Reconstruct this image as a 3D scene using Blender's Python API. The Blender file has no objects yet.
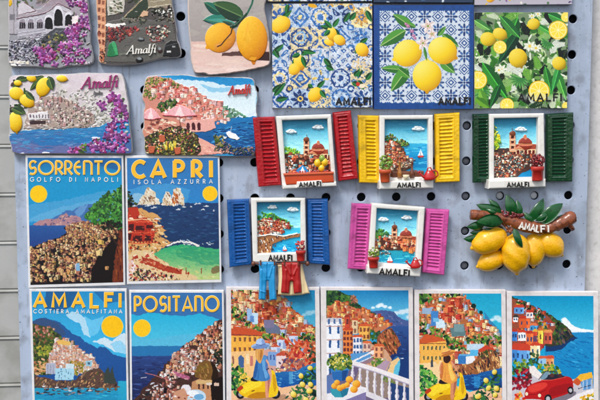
import bpy, math, random
import numpy as np
from mathutils import Vector, Matrix

scene = bpy.context.scene
COL = scene.collection
PI = math.pi
R_ = random.Random

# ------------------------------------------------------------------ camera and display plane
# The display board is the vertical plane y = 0, its front facing -Y.  Pixel positions of the
# 600x400 photograph are turned into millimetre positions on that board.
FPX = 1052.63
CR = np.array([[0.9959020360609354, 6.724555611724395e-05, -0.09043854293230442],
               [-0.009292296009543727, 0.9947833262050108, -0.10158635311579083],
               [0.08995992332452328, 0.10201043761562005, 0.9907073648726529]])
CT = np.array([0.044541, 0.012249, 0.595523])
CP = -CR.T @ CT                       # camera in (right, down, into-the-wall) coordinates
ZC = 1.40                             # height of the middle of the board above the street
PX = 0.000566                         # one photo pixel on the board, metres
MM = 0.001


def P(px, py, w=0.0):
    """photo pixel -> (U right, V down) on the plane w metres in front of the board."""
    px = np.asarray(px, float); py = np.asarray(py, float)
    d = np.stack([(px - 300) / FPX, (py - 200) / FPX, np.ones_like(px)], -1) @ CR
    t = (-w - CP[2]) / d[..., 2]
    return CP[0] + d[..., 0] * t, CP[1] + d[..., 1] * t


def W(u, v, w):
    """board coordinates -> world"""
    return np.stack(np.broadcast_arrays(u, -np.asarray(w, float), ZC - np.asarray(v)), -1)


def Wp(px, py, w, wref=None):
    u, v = P(px, py, w if wref is None else wref)
    return W(u, v, w)


# ------------------------------------------------------------------ objects
class Root:
    def __init__(s, name, label, cat, px, py, group=None, kind=None):
        o = bpy.data.objects.new(name, None)
        o.empty_display_size = 0.01
        COL.objects.link(o)
        s.o = o
        s.loc = Vector(Wp(px, py, 0.0).tolist())
        o.location = s.loc
        o['label'] = label; o['category'] = cat
        if group: o['group'] = group
        if kind: o['kind'] = kind


def link(name, me, mat, root=None, parent=None, label=None):
    """one mesh (verts given in world coordinates) as a part of root, or of a part of it"""
    o = bpy.data.objects.new(name, me)
    COL.objects.link(o)
    if mat is not None:
        me.materials.append(mat)
    if root is not None:
        me.transform(Matrix.Translation(-root.loc))
        o.parent = parent if parent is not None else root.o
    if label: o['label'] = label
    return o


class MB:
    """mesh builder in world coordinates"""
    def __init__(s):
        s.v = []; s.f = []; s.sm = []

    def add(s, verts, faces, smooth=False):
        b = len(s.v)
        s.v.extend([tuple(map(float, q)) for q in verts])
        for f in faces:
            s.f.append([i + b for i in f]); s.sm.append(smooth)

    def mesh(s, name):
        me = bpy.data.meshes.new(name)
        me.from_pydata(s.v, [], s.f)
        me.polygons.foreach_set('use_smooth', s.sm)
        me.update()
        return me

    # --- prisms standing out from the board: pts in pixels read at the front face
    def prism(s, pts, w0, w1, bev=0.0, uv=False, smooth=False, steps=2):
        if uv: U = np.array(pts, float)
        else:
            u, v = P([p[0] for p in pts], [p[1] for p in pts], w1); U = np.stack([u, v], -1)
        if area(U) < 0: U = U[::-1]
        n = len(U)
        rings = [(0.0, w0)]
        if bev > 0:
            for k in range(steps + 1):
                a = PI / 2 * k / steps
                rings.append((bev * (1 - math.cos(a)), w1 - bev * (1 - math.sin(a))))
        else:
            rings.append((0.0, w1))
        vs = []
        for ins, w in rings:
            Q = inset(U, ins) if ins else U
            vs.extend(W(Q[:, 0], Q[:, 1], w).tolist())
        fs = []
        for k in range(len(rings) - 1):
            for i in range(n):
                j = (i + 1) % n
                fs.append([k * n + i, k * n + j, (k + 1) * n + j, (k + 1) * n + i])
        b = len(s.v)
        s.add(vs, fs, smooth)
        s.f.append([b + (len(rings) - 1) * n + i for i in range(n)]); s.sm.append(False)
        s.f.append([b + i for i in range(n - 1, -1, -1)]); s.sm.append(False)

    def ring(s, out, inn, w0, w1, wi, bev=0.0004):
        """picture-frame: outer and inner quads (px at w1); inner wall runs back to wi"""
        u, v = P([p[0] for p in out], [p[1] for p in out], w1); O = np.stack([u, v], -1)
        u, v = P([p[0] for p in inn], [p[1] for p in inn], w1); I = np.stack([u, v], -1)
        if area(O) < 0: O = O[::-1]
        if area(I) < 0: I = I[::-1]
        n = len(O)
        rr = [(O, w0), (O, w1 - bev), (inset(O, .3 * bev), w1 - .3 * bev), (inset(O, bev), w1),
              (inset(I, -bev), w1), (inset(I, -.3 * bev), w1 - .3 * bev), (I, w1 - bev), (I, wi)]
        vs = []
        for Q, w in rr: vs.extend(W(Q[:, 0], Q[:, 1], w).tolist())
        fs = []
        for k in range(len(rr) - 1):
            for i in range(n):
                j = (i + 1) % n
                fs.append([k * n + i, k * n + j, (k + 1) * n + j, (k + 1) * n + i])
        s.add(vs, fs, False)

    def tube(s, path, rad, seg=10, jit=0.0, seed=0, flat=1.0):
        """path in world coords; rad a number or list; closed ends"""
        rnd = R_(seed)
        path = [Vector(p) for p in path]; n = len(path)
        rad = list(rad) if hasattr(rad, '__len__') else [rad] * n
        vs = []; fs = []
        for i, p in enumerate(path):
            t = (path[min(i + 1, n - 1)] - path[max(i - 1, 0)]).normalized()
            a = t.cross(Vector((0, 1, 0)))
            if a.length < 1e-4: a = t.cross(Vector((1, 0, 0)))
            a.normalize(); b = t.cross(a)
            for k in range(seg):
                q = 2 * PI * k / seg; r = rad[i] * (1 + jit * rnd.uniform(-1, 1))
                vs.append(p + a * math.cos(q) * r + b * math.sin(q) * r * flat)
        for i in range(n - 1):
            for k in range(seg):
                k2 = (k + 1) % seg
                fs.append([i * seg + k, i * seg + k2, (i + 1) * seg + k2, (i + 1) * seg + k])
        fs.append(list(range(seg - 1, -1, -1))); fs.append([(n - 1) * seg + k for k in range(seg)])
        s.add(vs, fs, True)

    def lathe(s, base, axis, prof, seg=24, flat=None):
        """prof: list of (distance along axis, radius); axis world vector"""
        base = Vector(base); t = Vector(axis).normalized()
        a = t.cross(Vector((0, 1, 0)))
        if a.length < 1e-4: a = Vector((1, 0, 0))
        a.normalize(); b = t.cross(a).normalized()
        vs = []; fs = []; n = len(prof)
        for (h, r) in prof:
            for k in range(seg):
                q = 2 * PI * k / seg
                vs.append(base + t * h + a * math.cos(q) * r + b * math.sin(q) * r * (flat or 1))
        for i in range(n - 1):
            for k in range(seg):
                k2 = (k + 1) % seg
                fs.append([i * seg + k, i * seg + k2, (i + 1) * seg + k2, (i + 1) * seg + k])
        fs.append(list(range(seg - 1, -1, -1))); fs.append([(n - 1) * seg + k for k in range(seg)])
        s.add(vs, fs, True)

    def ball(s, c, rx, ry, rz, seg=14, lum=0.0, seed=0, ang=0.0):
        """ellipsoid at world c: rx across, ry out of the board, rz up; lum = lumpiness"""
        rnd = R_(seed); ph = [(rnd.uniform(0, 6), rnd.uniform(0, 6), rnd.uniform(2, 5)) for _ in range(3)]
        vs = []; fs = []; m = seg // 2 + 1
        ca, sa = math.cos(ang), math.sin(ang)
        for i in range(m):
            th = PI * i / (m - 1)
            for k in range(seg):
                q = 2 * PI * k / seg
                x, y, z = math.sin(th) * math.cos(q), math.sin(th) * math.sin(q), math.cos(th)
                g = 1 + lum * sum(math.sin(x * f * 1.7 + a) * math.sin(z * f + b) for a, b, f in ph) / 2
                X, Z = x * rx * g, z * rz * g
                vs.append((c[0] + X * ca - Z * sa, c[1] + y * ry * g, c[2] + X * sa + Z * ca))
        for i in range(m - 1):
            for k in range(seg):
                k2 = (k + 1) % seg
                fs.append([i * seg + k, i * seg + k2, (i + 1) * seg + k2, (i + 1) * seg + k])
        s.add(vs, fs, True)

    def leaf(s, p0, p1, wid, w, lift=0.0012, bend=0.0, th=0.0006, fold=0.35):
        """a leaf from pixel p0 to p1 at height w: folded along the midrib, bellied, with thickness"""
        n = 9; m = 3
        A = Vector(Wp(p0[0], p0[1], w).tolist()); B = Vector(Wp(p1[0], p1[1], w).tolist())
        d = B - A; L = d.length; t = d / L; o = Vector((0, -1, 0)); sdir = t.cross(o).normalized()
        hw = wid * PX / 2
        top = []; bot = []
        for i in range(n):
            f = i / (n - 1)
            r = hw * (math.sin(PI * f ** 0.85) ** 0.75) if 0 < f < 1 else 0.00002
            for k in range(-m, m + 1):
                g = k / m
                h = lift * math.sin(PI * f) * (1 - 0.5 * g * g) + fold * r * abs(g) * 0.6 - 0.0004 * abs(math.sin(f * 22)) * (abs(g) < .9) * abs(g)
                p = A + t * (L * f) + sdir * (r * g + bend * PX * math.sin(PI * f)) + o * h
                top.append(p); bot.append(p - o * th * (1 if abs(k) < m else .2))
        c = 2 * m + 1; fs = []
        N = len(top)
        for i in range(n - 1):
            for k in range(c - 1):
                a = i * c + k
                fs.append([a, a + 1, a + c + 1, a + c]); fs.append([N + a, N + a + c, N + a + c + 1, N + a + 1])
        for i in range(n - 1):
            for k in (0, c - 1):
                a = i * c + k
                fs.append([a, a + c, N + a + c, N + a])
        s.add(top + bot, fs, True)


def area(U):
    x, y = U[:, 0], U[:, 1]
    return float(np.sum(x * np.roll(y, -1) - np.roll(x, -1) * y)) / 2


def inset(U, d):
    """mitred inward offset of a positively oriented polygon"""
    e = np.roll(U, -1, 0) - U
    e = e / np.maximum(np.linalg.norm(e, axis=1, keepdims=True), 1e-9)
    nrm = np.stack([-e[:, 1], e[:, 0]], -1)
    a = np.roll(nrm, 1, 0); b = nrm
    m = a + b
    l = np.maximum((m * m).sum(1, keepdims=True), 0.5)
    return U + m * (2 * d / l)


def grid_mesh(name, co, col, mask=None, smooth=True):
    ny, nx = co.shape[:2]
    idx = np.arange(ny * nx).reshape(ny, nx)
    q = np.stack([idx[:-1, :-1], idx[1:, :-1], idx[1:, 1:], idx[:-1, 1:]], -1).reshape(-1, 4)
    V = co.reshape(-1, 3); C = col.reshape(-1, 3)
    if mask is not None:
        mk = mask.reshape(-1)
        q = q[mk[q].all(1)]
        used = np.unique(q); re = -np.ones(ny * nx, int); re[used] = np.arange(len(used))
        V = V[used]; C = C[used]; q = re[q]
    me = bpy.data.meshes.new(name)
    me.vertices.add(len(V)); me.vertices.foreach_set('co', V.astype(np.float32).ravel())
    me.loops.add(q.size); me.loops.foreach_set('vertex_index', q.astype(np.int32).ravel())
    me.polygons.add(len(q))
    me.polygons.foreach_set('loop_start', np.arange(0, q.size, 4, dtype=np.int32))
    me.polygons.foreach_set('use_smooth', np.full(len(q), smooth))
    at = me.color_attributes.new('Col', 'FLOAT_COLOR', 'POINT')
    rgba = np.ones((len(V), 4), np.float32); rgba[:, :3] = lin(C)
    at.data.foreach_set('color', rgba.ravel())
    me.update(calc_edges=True)
    return me


def lin(c):
    c = np.clip(np.asarray(c, float), 0, 1)
    return np.where(c <= 0.04045, c / 12.92, ((c + 0.055) / 1.055) ** 2.4)


def L255(r, g, b):
    return tuple(float(x) for x in lin(np.array([r, g, b]) / 255.0))


# ------------------------------------------------------------------ materials
def mat(name, rgb, rough=0.5, var=0.12, nscale=600, bump=0.05, bscale=1500, coat=0.0, metal=0.0, dark=None, darkamt=0.0, dscale=300, spec=0.5):
    m = bpy.data.materials.new(name); m.use_nodes = True
    nt = m.node_tree; N = nt.nodes; bs = N['Principled BSDF']
    tc = N.new('ShaderNodeTexCoord')
    nz = N.new('ShaderNodeTexNoise'); nz.inputs['Scale'].default_value = nscale; nz.inputs['Detail'].default_value = 4
    nt.links.new(tc.outputs['Object'], nz.inputs['Vector'])
    c = L255(*rgb)
    mx = N.new('ShaderNodeMix'); mx.data_type = 'RGBA'
    mx.inputs['A'].default_value = tuple(x * (1 - var) for x in c) + (1,)
    mx.inputs['B'].default_value = tuple(min(1, x * (1 + var)) for x in c) + (1,)
    nt.links.new(nz.outputs['Fac'], mx.inputs['Factor'])
    out = mx.outputs['Result']
    if dark is not None:
        n2 = N.new('ShaderNodeTexNoise'); n2.inputs['Scale'].default_value = dscale; n2.inputs['Detail'].default_value = 6
        nt.links.new(tc.outputs['Object'], n2.inputs['Vector'])
        rp = N.new('ShaderNodeMapRange'); rp.inputs['From Min'].default_value = 0.5; rp.inputs['From Max'].default_value = 0.7
        rp.inputs['To Max'].default_value = darkamt
        nt.links.new(n2.outputs['Fac'], rp.inputs['Value'])
        m2 = N.new('ShaderNodeMix'); m2.data_type = 'RGBA'; m2.inputs['B'].default_value = L255(*dark) + (1,)
        nt.links.new(rp.outputs['Result'], m2.inputs['Factor']); nt.links.new(out, m2.inputs['A'])
        out = m2.outputs['Result']
    nt.links.new(out, bs.inputs['Base Color'])
    bs.inputs['Roughness'].default_value = rough
    bs.inputs['Metallic'].default_value = metal
    bs.inputs['Coat Weight'].default_value = coat; bs.inputs['Coat Roughness'].default_value = 0.12
    bs.inputs['Specular IOR Level'].default_value = spec
    if bump:
        nb = N.new('ShaderNodeTexNoise'); nb.inputs['Scale'].default_value = bscale; nb.inputs['Detail'].default_value = 3
        nt.links.new(tc.outputs['Object'], nb.inputs['Vector'])
        bp = N.new('ShaderNodeBump'); bp.inputs['Strength'].default_value = min(1, bump * 4); bp.inputs['Distance'].default_value = 0.00025
        nt.links.new(nb.outputs['Fac'], bp.inputs['Height']); nt.links.new(bp.outputs['Normal'], bs.inputs['Normal'])
    return m


def mat_art(name, rough=0.35, coat=0.0, bump=0.03, bscale=900, spec=0.5, tint=0.05):
    """colours of the printed or painted design come from the mesh's Col attribute"""
    m = bpy.data.materials.new(name); m.use_nodes = True
    nt = m.node_tree; N = nt.nodes; bs = N['Principled BSDF']
    at = N.new('ShaderNodeAttribute'); at.attribute_name = 'Col'
    tc = N.new('ShaderNodeTexCoord')
    nz = N.new('ShaderNodeTexNoise'); nz.inputs['Scale'].default_value = 2500; nz.inputs['Detail'].default_value = 3
    nt.links.new(tc.outputs['Object'], nz.inputs['Vector'])
    mr = N.new('ShaderNodeMapRange'); mr.inputs['To Min'].default_value = 1 - tint; mr.inputs['To Max'].default_value = 1 + tint
    nt.links.new(nz.outputs['Fac'], mr.inputs['Value'])
    mu = N.new('ShaderNodeMix'); mu.data_type = 'RGBA'; mu.blend_type = 'MULTIPLY'; mu.inputs['Factor'].default_value = 1
    nt.links.new(at.outputs['Color'], mu.inputs['A']); nt.links.new(mr.outputs['Result'], mu.inputs['B'])
    nt.links.new(mu.outputs['Result'], bs.inputs['Base Color'])
    bs.inputs['Roughness'].default_value = rough
    bs.inputs['Coat Weight'].default_value = coat; bs.inputs['Coat Roughness'].default_value = 0.15
    bs.inputs['Specular IOR Level'].default_value = spec
    nb = N.new('ShaderNodeTexNoise'); nb.inputs['Scale'].default_value = bscale; nb.inputs['Detail'].default_value = 2
    nt.links.new(tc.outputs['Object'], nb.inputs['Vector'])
    bp = N.new('ShaderNodeBump'); bp.inputs['Strength'].default_value = min(1, bump * 4); bp.inputs['Distance'].default_value = 0.0002
    nt.links.new(nb.outputs['Fac'], bp.inputs['Height']); nt.links.new(bp.outputs['Normal'], bs.inputs['Normal'])
    return m


# ------------------------------------------------------------------ strokes for lettering
def arc(cx, cy, rx, ry, a0, a1, n=10):
    return [(cx + rx * math.cos(math.radians(a0 + (a1 - a0) * i / n)), cy + ry * math.sin(math.radians(a0 + (a1 - a0) * i / n))) for i in range(n + 1)]


def O_(w, n=24):
    return [(w / 2 + w / 2 * math.cos(2 * PI * i / n), .5 + .5 * math.sin(2 * PI * i / n)) for i in range(n)] + ['c']


def bowl(w, y0, y1):
    r = (y1 - y0) / 2
    return [(0, y1)] + arc(w - r if w > r else w * .5, y0 + r, min(r, w * .5) if w <= r else r, r, 90, -90, 8) + [(0, y0)]


GL = {  # (advance, strokes); y up, cap height 1
    'A': (.78, [[(0, 0), (.39, 1), (.78, 0)], [(.15, .33), (.63, .33)]]),
    'M': (.86, [[(0, 0), (.06, 1), (.43, .25), (.8, 1), (.86, 0)]]),
    'L': (.5, [[(0, 1), (0, 0), (.5, 0)]]),
    'F': (.5, [[(0, 0), (0, 1), (.52, 1)], [(0, .52), (.42, .52)]]),
    'I': (.02, [[(0, 0), (0, 1)]]),
    'S': (.52, [arc(.27, .74, .24, .26, 30, 270, 9) + arc(.26, .25, .26, .25, 80, -150, 9)]),
    'O': (.95, [O_(.95)]),
    'G': (.8, [arc(.5, .5, .5, .5, 45, 330, 14) + [(.93, .45), (.6, .45)]]),
    'C': (.7, [arc(.5, .5, .5, .5, 50, 310, 14)]),
    'R': (.55, [[(0, 0), (0, 1)], bowl(.5, .45, 1), [(.18, .45), (.55, 0)]]),
    'P': (.5, [[(0, 0), (0, 1)], bowl(.52, .42, 1)]),
    'E': (.5, [[(.5, 1), (0, 1), (0, 0), (.5, 0)], [(0, .52), (.42, .52)]]),
    'N': (.62, [[(0, 0), (0, 1), (.62, 0), (.62, 1)]]),
    'T': (.6, [[(0, 1), (.6, 1)], [(.3, 0), (.3, 1)]]),
    'D': (.6, [bowl(.6, 0, 1), [(0, 0), (0, 1)]]),
    'U': (.6, [[(0, 1)] + arc(.3, .3, .3, .3, 180, 360, 8) + [(.6, 1)]]),
    'Z': (.55, [[(0, 1), (.55, 1), (0, 0), (.55, 0)]]),
    ' ': (.45, []),
}
# art-deco forms of the travel posters: very round O, high waists, round-shouldered N
DECO = dict(GL)
DECO['O'] = (1.12, [[(.56 + .56 * math.cos(2 * PI * i / 28), .5 + .5 * math.sin(2 * PI * i / 28)) for i in range(28)] + ['c']])
DECO['N'] = (.6, [[(0, 0), (0, 1)], [(0, 1)] + arc(.3, .7, .3, .3, 90, 0, 7) + [(.6, 0)]])
DECO['E'] = (.5, [arc(.46, .5, .46, .5, 100, 260, 12), [(.02, .55), (.46, .55)]])
DECO['S'] = (.52, [arc(.3, .7, .26, .3, 40, 240, 9) + arc(.24, .27, .28, .27, 55, -130, 9)])
DECO['R'] = (.5, [[(0, 0), (0, 1)], bowl(.48, .38, 1), [(.2, .38), (.52, 0)]])
DECO['C'] = (.52, [arc(.42, .5, .42, .5, 52, 308, 14)])
DECO['A'] = (.8, [[(0, 0), (.4, 1), (.8, 0)], [(.12, .24), (.68, .24)]])
SCRIPT = {  # slanted serif lower case: x-height .55
    'A': (.95, [[(-.1, .02), (.12, .02)], [(0, 0), (.55, 1)], [(.55, 1), (.8, 0)], [(.22, .36), (.7, .36)], [(.68, .01), (.95, .01)]]),
    'm': (.92, [[(0, .5), (.1, .55), (.1, 0)], [(.1, .4), (.3, .56), (.42, .48), (.42, 0)], [(.42, .4), (.6, .56), (.74, .48), (.74, .06), (.9, .05)]]),
    'a': (.56, [[(.45, .5), (.25, .57), (.03, .35), (.04, .08), (.2, 0), (.42, .15)], [(.45, .55), (.42, .08), (.56, .03)]]),
    'l': (.26, [[(0, .97), (.1, 1), (.1, .06), (.25, .04)]]),
    'f': (.36, [[(.42, .98), (.3, 1.04), (.2, .9), (.14, 0), (.04, -.28), (-.1, -.26)], [(0, .53), (.36, .53)]]),
    'i': (.24, [[(0, .5), (.1, .55), (.1, .06), (.24, .04)], [(.12, .76), (.14, .8)]]),
}


def ribbon(pts, wd, nib=None):
    """closed outline(s) of a stroke: returns list of quads as (left, right) pairs"""
    closed = pts[-1] == 'c'
    if closed: pts = pts[:-1]
    Q = np.array(pts, float)
    keep = [0] + [i for i in range(1, len(Q)) if np.linalg.norm(Q[i] - Q[i - 1]) > 1e-6]
    Q = Q[keep]; n = len(Q)
    L = []; Rr = []
    for i in range(n):
        a = Q[i - 1] if (i > 0 or closed) else None
        b = Q[(i + 1) % n] if (i < n - 1 or closed) else None
        d1 = (Q[i] - a) if a is not None else (b - Q[i])
        d2 = (b - Q[i]) if b is not None else d1
        d1 = d1 / np.linalg.norm(d1); d2 = d2 / np.linalg.norm(d2)
        m = np.array([-(d1[1] + d2[1]), d1[0] + d2[0]]); l = max((m * m).sum(), .9)
        d = d1 + d2
        w = wd
        if nib is not None:
            an = math.atan2(d[1], d[0]); w = wd * max(.28, abs(math.sin(an - nib)))
        off = m * (w / l)
        q = Q[i].copy()
        if not closed and i in (0, n - 1):
            ext = (d1 if i else -d2) * wd * .15
            q = q + ext
        L.append(q + off); Rr.append(q - off)
    return L, Rr, closed


def lettering(mb, text, p0, ang, cap, font, stroke, w0, w1, xs=1.0, track=.22, shear=0.0, nib=None, fit=None, serif=0.0):
    """raised letters; p0 = pixel of the baseline start, cap = cap height in px, fit = total width px"""
    tot = 0; lay = []
    for ch in text:
        adv, st = font[ch]
        lay.append((tot, st)); tot += adv + track
    tot -= track
    if fit: xs = fit / (tot * cap)
    ca, sa = math.cos(ang), math.sin(ang)
    k = 0
    for x0, st in lay:
        for s_ in st:
            k += 1
            w = w1 + (k % 7) * 0.000022
            pts = []
            closed = s_[-1] == 'c'
            for q in (s_[:-1] if closed else s_):
                x = (x0 + q[0] + shear * q[1]) * cap * xs; y = -q[1] * cap
                pts.append((x, y))
            strokes = [pts + (['c'] if closed else [])]
            if serif and not closed:
                for e in (pts[0], pts[-1]):
                    strokes.append([(e[0] - serif, e[1]), (e[0] + serif, e[1])])
            for si, ss in enumerate(strokes):
                L, Rr, cl = ribbon(ss, stroke if si == 0 else stroke * .6, nib)
                def tr(q): return (p0[0] + q[0] * ca - q[1] * sa, p0[1] + q[0] * sa + q[1] * ca)
                n = len(L); allp = [tr(q) for q in L] + [tr(q) for q in Rr]
                u, v = P([q[0] for q in allp], [q[1] for q in allp], w1)
                ww = w + (0.00001 * si if si else 0)
                vs = W(u, v, ww).tolist() + W(u, v, w0).tolist()
                fs = []; m2 = 2 * n
                for i in range(n if cl else n - 1):
                    j = (i + 1) % n
                    fs.append([i, n + i, n + j, j])
                    fs.append([i, j, m2 + j, m2 + i]); fs.append([n + i, m2 + n + i, m2 + n + j, n + j])
                if not cl:
                    fs.append([0, m2, m2 + n, n]); fs.append([n - 1, 2 * n - 1, m2 + 2 * n - 1, m2 + n - 1])
                mb.add(vs, fs)


# ------------------------------------------------------------------ painter for the printed designs
def noise2(h, w, cell, seed):
    r = np.random.RandomState(seed)
    gh, gw = int(h / cell) + 3, int(w / cell) + 3
    g = r.rand(gh, gw)
    y = np.arange(h) / cell; x = np.arange(w) / cell
    yi = y.astype(int); xi = x.astype(int); fy = y - yi; fx = x - xi
    fy = (fy * fy * (3 - 2 * fy))[:, None]; fx = (fx * fx * (3 - 2 * fx))[None]
    a = g[yi][:, xi]; b = g[yi][:, xi + 1]; c = g[yi + 1][:, xi]; d = g[yi + 1][:, xi + 1]
    return (a * (1 - fx) + b * fx) * (1 - fy) + (c * (1 - fx) + d * fx) * fy


def c3(c): return np.array(c, float) / 255.0


class Cv:
    def __init__(s, box, bg=(128, 128, 128), S=3.3, seed=1):
        s.x0, s.y0, s.x1, s.y1 = box; s.S = S; s.k = S * 2
        s.W = int((s.x1 - s.x0) * s.k) + 2; s.H = int((s.y1 - s.y0) * s.k) + 2
        s.A = np.empty((s.H, s.W, 3)); s.A[:] = c3(bg); s.Z = np.zeros((s.H, s.W))
        s.r = R_(seed); s.seed = seed

    def win(s, xa, ya, xb, yb):
        i0 = max(0, int((ya - s.y0) * s.k)); i1 = min(s.H, int((yb - s.y0) * s.k) + 2)
        j0 = max(0, int((xa - s.x0) * s.k)); j1 = min(s.W, int((xb - s.x0) * s.k) + 2)
        if i1 <= i0 or j1 <= j0: return None
        Y = (np.arange(i0, i1)[:, None] + .5) / s.k + s.y0; X = (np.arange(j0, j1)[None] + .5) / s.k + s.x0
        return (slice(i0, i1), slice(j0, j1)), X, Y

    def put(s, sl, m, X, Y, c, a=1.0, h=None, add=False):
        if callable(c): cc = c(X, Y)
        else: cc = c3(c)
        f = (m * a)[..., None]
        s.A[sl] = s.A[sl] * (1 - f) + cc * f
        if h is not None:
            hh = h(X, Y) if callable(h) else h
            if add: s.Z[sl] = s.Z[sl] + hh * m
            else: s.Z[sl] = s.Z[sl] * (1 - m) + hh * m

    def pmask(s, pts, X, Y):
        m = np.zeros(np.broadcast(X, Y).shape, bool)
        n = len(pts)
        for i in range(n):
            xa, ya = pts[i]; xb, yb = pts[(i + 1) % n]
            if ya == yb: continue
            cr = ((ya > Y) != (yb > Y)) & (X < (xb - xa) * (Y - ya) / (yb - ya) + xa)
            m ^= cr
        return m

    def poly(s, pts, c, a=1.0, h=None, add=False):
        xs = [p[0] for p in pts]; ys = [p[1] for p in pts]
        w = s.win(min(xs), min(ys), max(xs), max(ys))
        if not w: return
        sl, X, Y = w
        s.put(sl, s.pmask(pts, X, Y).astype(float), X, Y, c, a, h, add)

    def spoly(s, pts, c, a=1.0, h=None):
        q = [np.array(p, float) for p in pts]
        for _ in range(2):
            q = [z for i in range(len(q)) for z in (q[i] * .78 + q[(i + 1) % len(q)] * .22, q[i] * .22 + q[(i + 1) % len(q)] * .78)]
        s.poly([tuple(p) for p in q], c, a, h)

    def rect(s, xa, ya, xb, yb, c, a=1.0, h=None):
        s.poly([(xa, ya), (xb, ya), (xb, yb), (xa, yb)], c, a, h)

    def ell(s, cx, cy, rx, ry, c, ang=0.0, a=1.0, h=None, soft=0.0, dome=0.0):
        R = max(rx, ry)
        w = s.win(cx - R, cy - R, cx + R, cy + R)
        if not w: return
        sl, X, Y = w
        ca, sa = math.cos(ang), math.sin(ang)
        u = ((X - cx) * ca + (Y - cy) * sa) / rx; v = (-(X - cx) * sa + (Y - cy) * ca) / ry
        d = u * u + v * v
        m = (d < 1).astype(float) if not soft else np.clip((1 - np.sqrt(d)) / soft, 0, 1)
        s.put(sl, m, X, Y, c, a, h)
        if dome:
            s.Z[sl] = np.where(d < 1, np.maximum(s.Z[sl], (h or 0) + dome * np.sqrt(np.clip(1 - d, 0, 1))), s.Z[sl])

    def line(s, pts, wd, c, a=1.0, h=None, w2=None):
        n = len(pts) - 1
        for i in range(n):
            (xa, ya), (xb, yb) = pts[i], pts[i + 1]
            f = i / max(1, n); ww = wd if w2 is None else wd + (w2 - wd) * f
            dx, dy = xb - xa, yb - ya; l = math.hypot(dx, dy) or 1e-6
            nx, ny = -dy / l * ww / 2, dx / l * ww / 2
            s.poly([(xa + nx, ya + ny), (xb + nx, yb + ny), (xb - nx, yb - ny), (xa - nx, ya - ny)], c, a, h)
            if ww > .8 and i < n - 1: s.ell(xb, yb, ww / 2, ww / 2, c, 0, a, h)

    def pts_in(s, poly, n):
        xs = [p[0] for p in poly]; ys = [p[1] for p in poly]
        xa, xb, ya, yb = min(xs), max(xs), min(ys), max(ys)
        out = []; t = 0
        while len(out) < n and t < 30:
            X = np.array([s.r.uniform(xa, xb) for _ in range(n * 2)]); Y = np.array([s.r.uniform(ya, yb) for _ in range(n * 2)])
            m = s.pmask(poly, X, Y); out += list(zip(X[m], Y[m])); t += 1
        return out[:n]

    def jc(s, c, j=12):
        k = s.r.uniform(-j, j)
        return tuple(min(255, max(0, x + k + s.r.uniform(-j, j) * .5)) for x in c)

    def strokes(s, poly, n, pal, ln, wd, ang=0.0, da=.3, j=10, a=1.0, h=None):
        for x, y in s.pts_in(poly, n):
            s.ell(x, y, ln * s.r.uniform(.5, 1.2), wd * s.r.uniform(.6, 1.2), s.jc(s.r.choice(pal), j), ang + s.r.uniform(-da, da), a, h)

    def rough(s, pts, amp, step=2.0, closed=True):
        out = []
        n = len(pts)
        for i in range(n if closed else n - 1):
            a, b = pts[i], pts[(i + 1) % n]
            m = max(1, int(math.hypot(b[0] - a[0], b[1] - a[1]) / step))
            for k in range(m):
                f = k / m
                out.append((a[0] + (b[0] - a[0]) * f + s.r.uniform(-amp, amp), a[1] + (b[1] - a[1]) * f + s.r.uniform(-amp, amp)))
        if not closed: out.append(pts[-1])
        return out

    def mottle(s, cell, amt, seed, cols=None, poly=None):
        nz = noise2(s.H, s.W, cell * s.k, seed) * .6 + noise2(s.H, s.W, cell * s.k / 2.3, seed + 1) * .4
        m = 1.0
        if poly is not None:
            sl, X, Y = s.win(s.x0, s.y0, s.x1, s.y1)
            m = np.zeros((s.H, s.W)); m[sl] = s.pmask(poly, X, Y)
            m = m[..., None]
        if cols is None:
            s.A = np.clip(s.A * (1 + m * (nz[..., None] - .5) * amt), 0, 1)
        else:
            f = np.clip((nz - .45) * 4, 0, 1)[..., None] * amt * m
            s.A = s.A * (1 - f) + c3(cols) * f

    # ---- motifs
    def leaf(s, x0, y0, x1, y1, wd, c1, c2=None, vein=None, h=None, bend=0.0, dome=0.0):
        n = 8; d = (x1 - x0, y1 - y0); l = math.hypot(*d) or 1; nx, ny = -d[1] / l, d[0] / l
        mid = []; Lf = []; Rt = []
        for i in range(n + 1):
            f = i / n; r = wd / 2 * math.sin(PI * f ** .8) ** .8 if 0 < f < 1 else 0
            b = bend * math.sin(PI * f)
            mx, my = x0 + d[0] * f + nx * b, y0 + d[1] * f + ny * b
            mid.append((mx, my)); Lf.append((mx + nx * r, my + ny * r)); Rt.append((mx - nx * r, my - ny * r))
        s.poly(Lf + mid[::-1], c1, 1, h); s.poly(Rt + mid[::-1], c2 or c1, 1, h)
        if vein: s.line(mid, max(.35, wd * .07), vein)

    def lemon(s, cx, cy, rx, ry, ang=0.0, pal=((250, 205, 30), (255, 235, 110), (205, 140, 10)), lx=-.45, ly=-.5, nub=1, h=None, dome=0.0):
        """long axis = rx along ang"""
        ca, sa = math.cos(ang), math.sin(ang)
        R = max(rx, ry) * 1.25
        w = s.win(cx - R, cy - R, cx + R, cy + R)
        if not w: return
        sl, X, Y = w
        u = ((X - cx) * ca + (Y - cy) * sa) / rx; v = (-(X - cx) * sa + (Y - cy) * ca) / ry
        d = u * u + v * v
        tip = (np.abs(v) < .26 * (1.28 - u) / .45) & (u > .7) & (u < 1.16) if nub else np.zeros_like(d, bool)
        if nub == 2: tip = tip | ((np.abs(v) < .26 * (1.25 + u) / .45) & (u < -.7) & (u > -1.12))
        m = ((d < 1) | tip).astype(float)
        lit = np.clip(((X - cx) / rx * lx + (Y - cy) / ry * ly) * .8 + .45 + .35 * np.sqrt(np.clip(1 - d, 0, 1)), 0, 1.2)[..., None]
        b, hi, sh = c3(pal[0]), c3(pal[1]), c3(pal[2])
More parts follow.
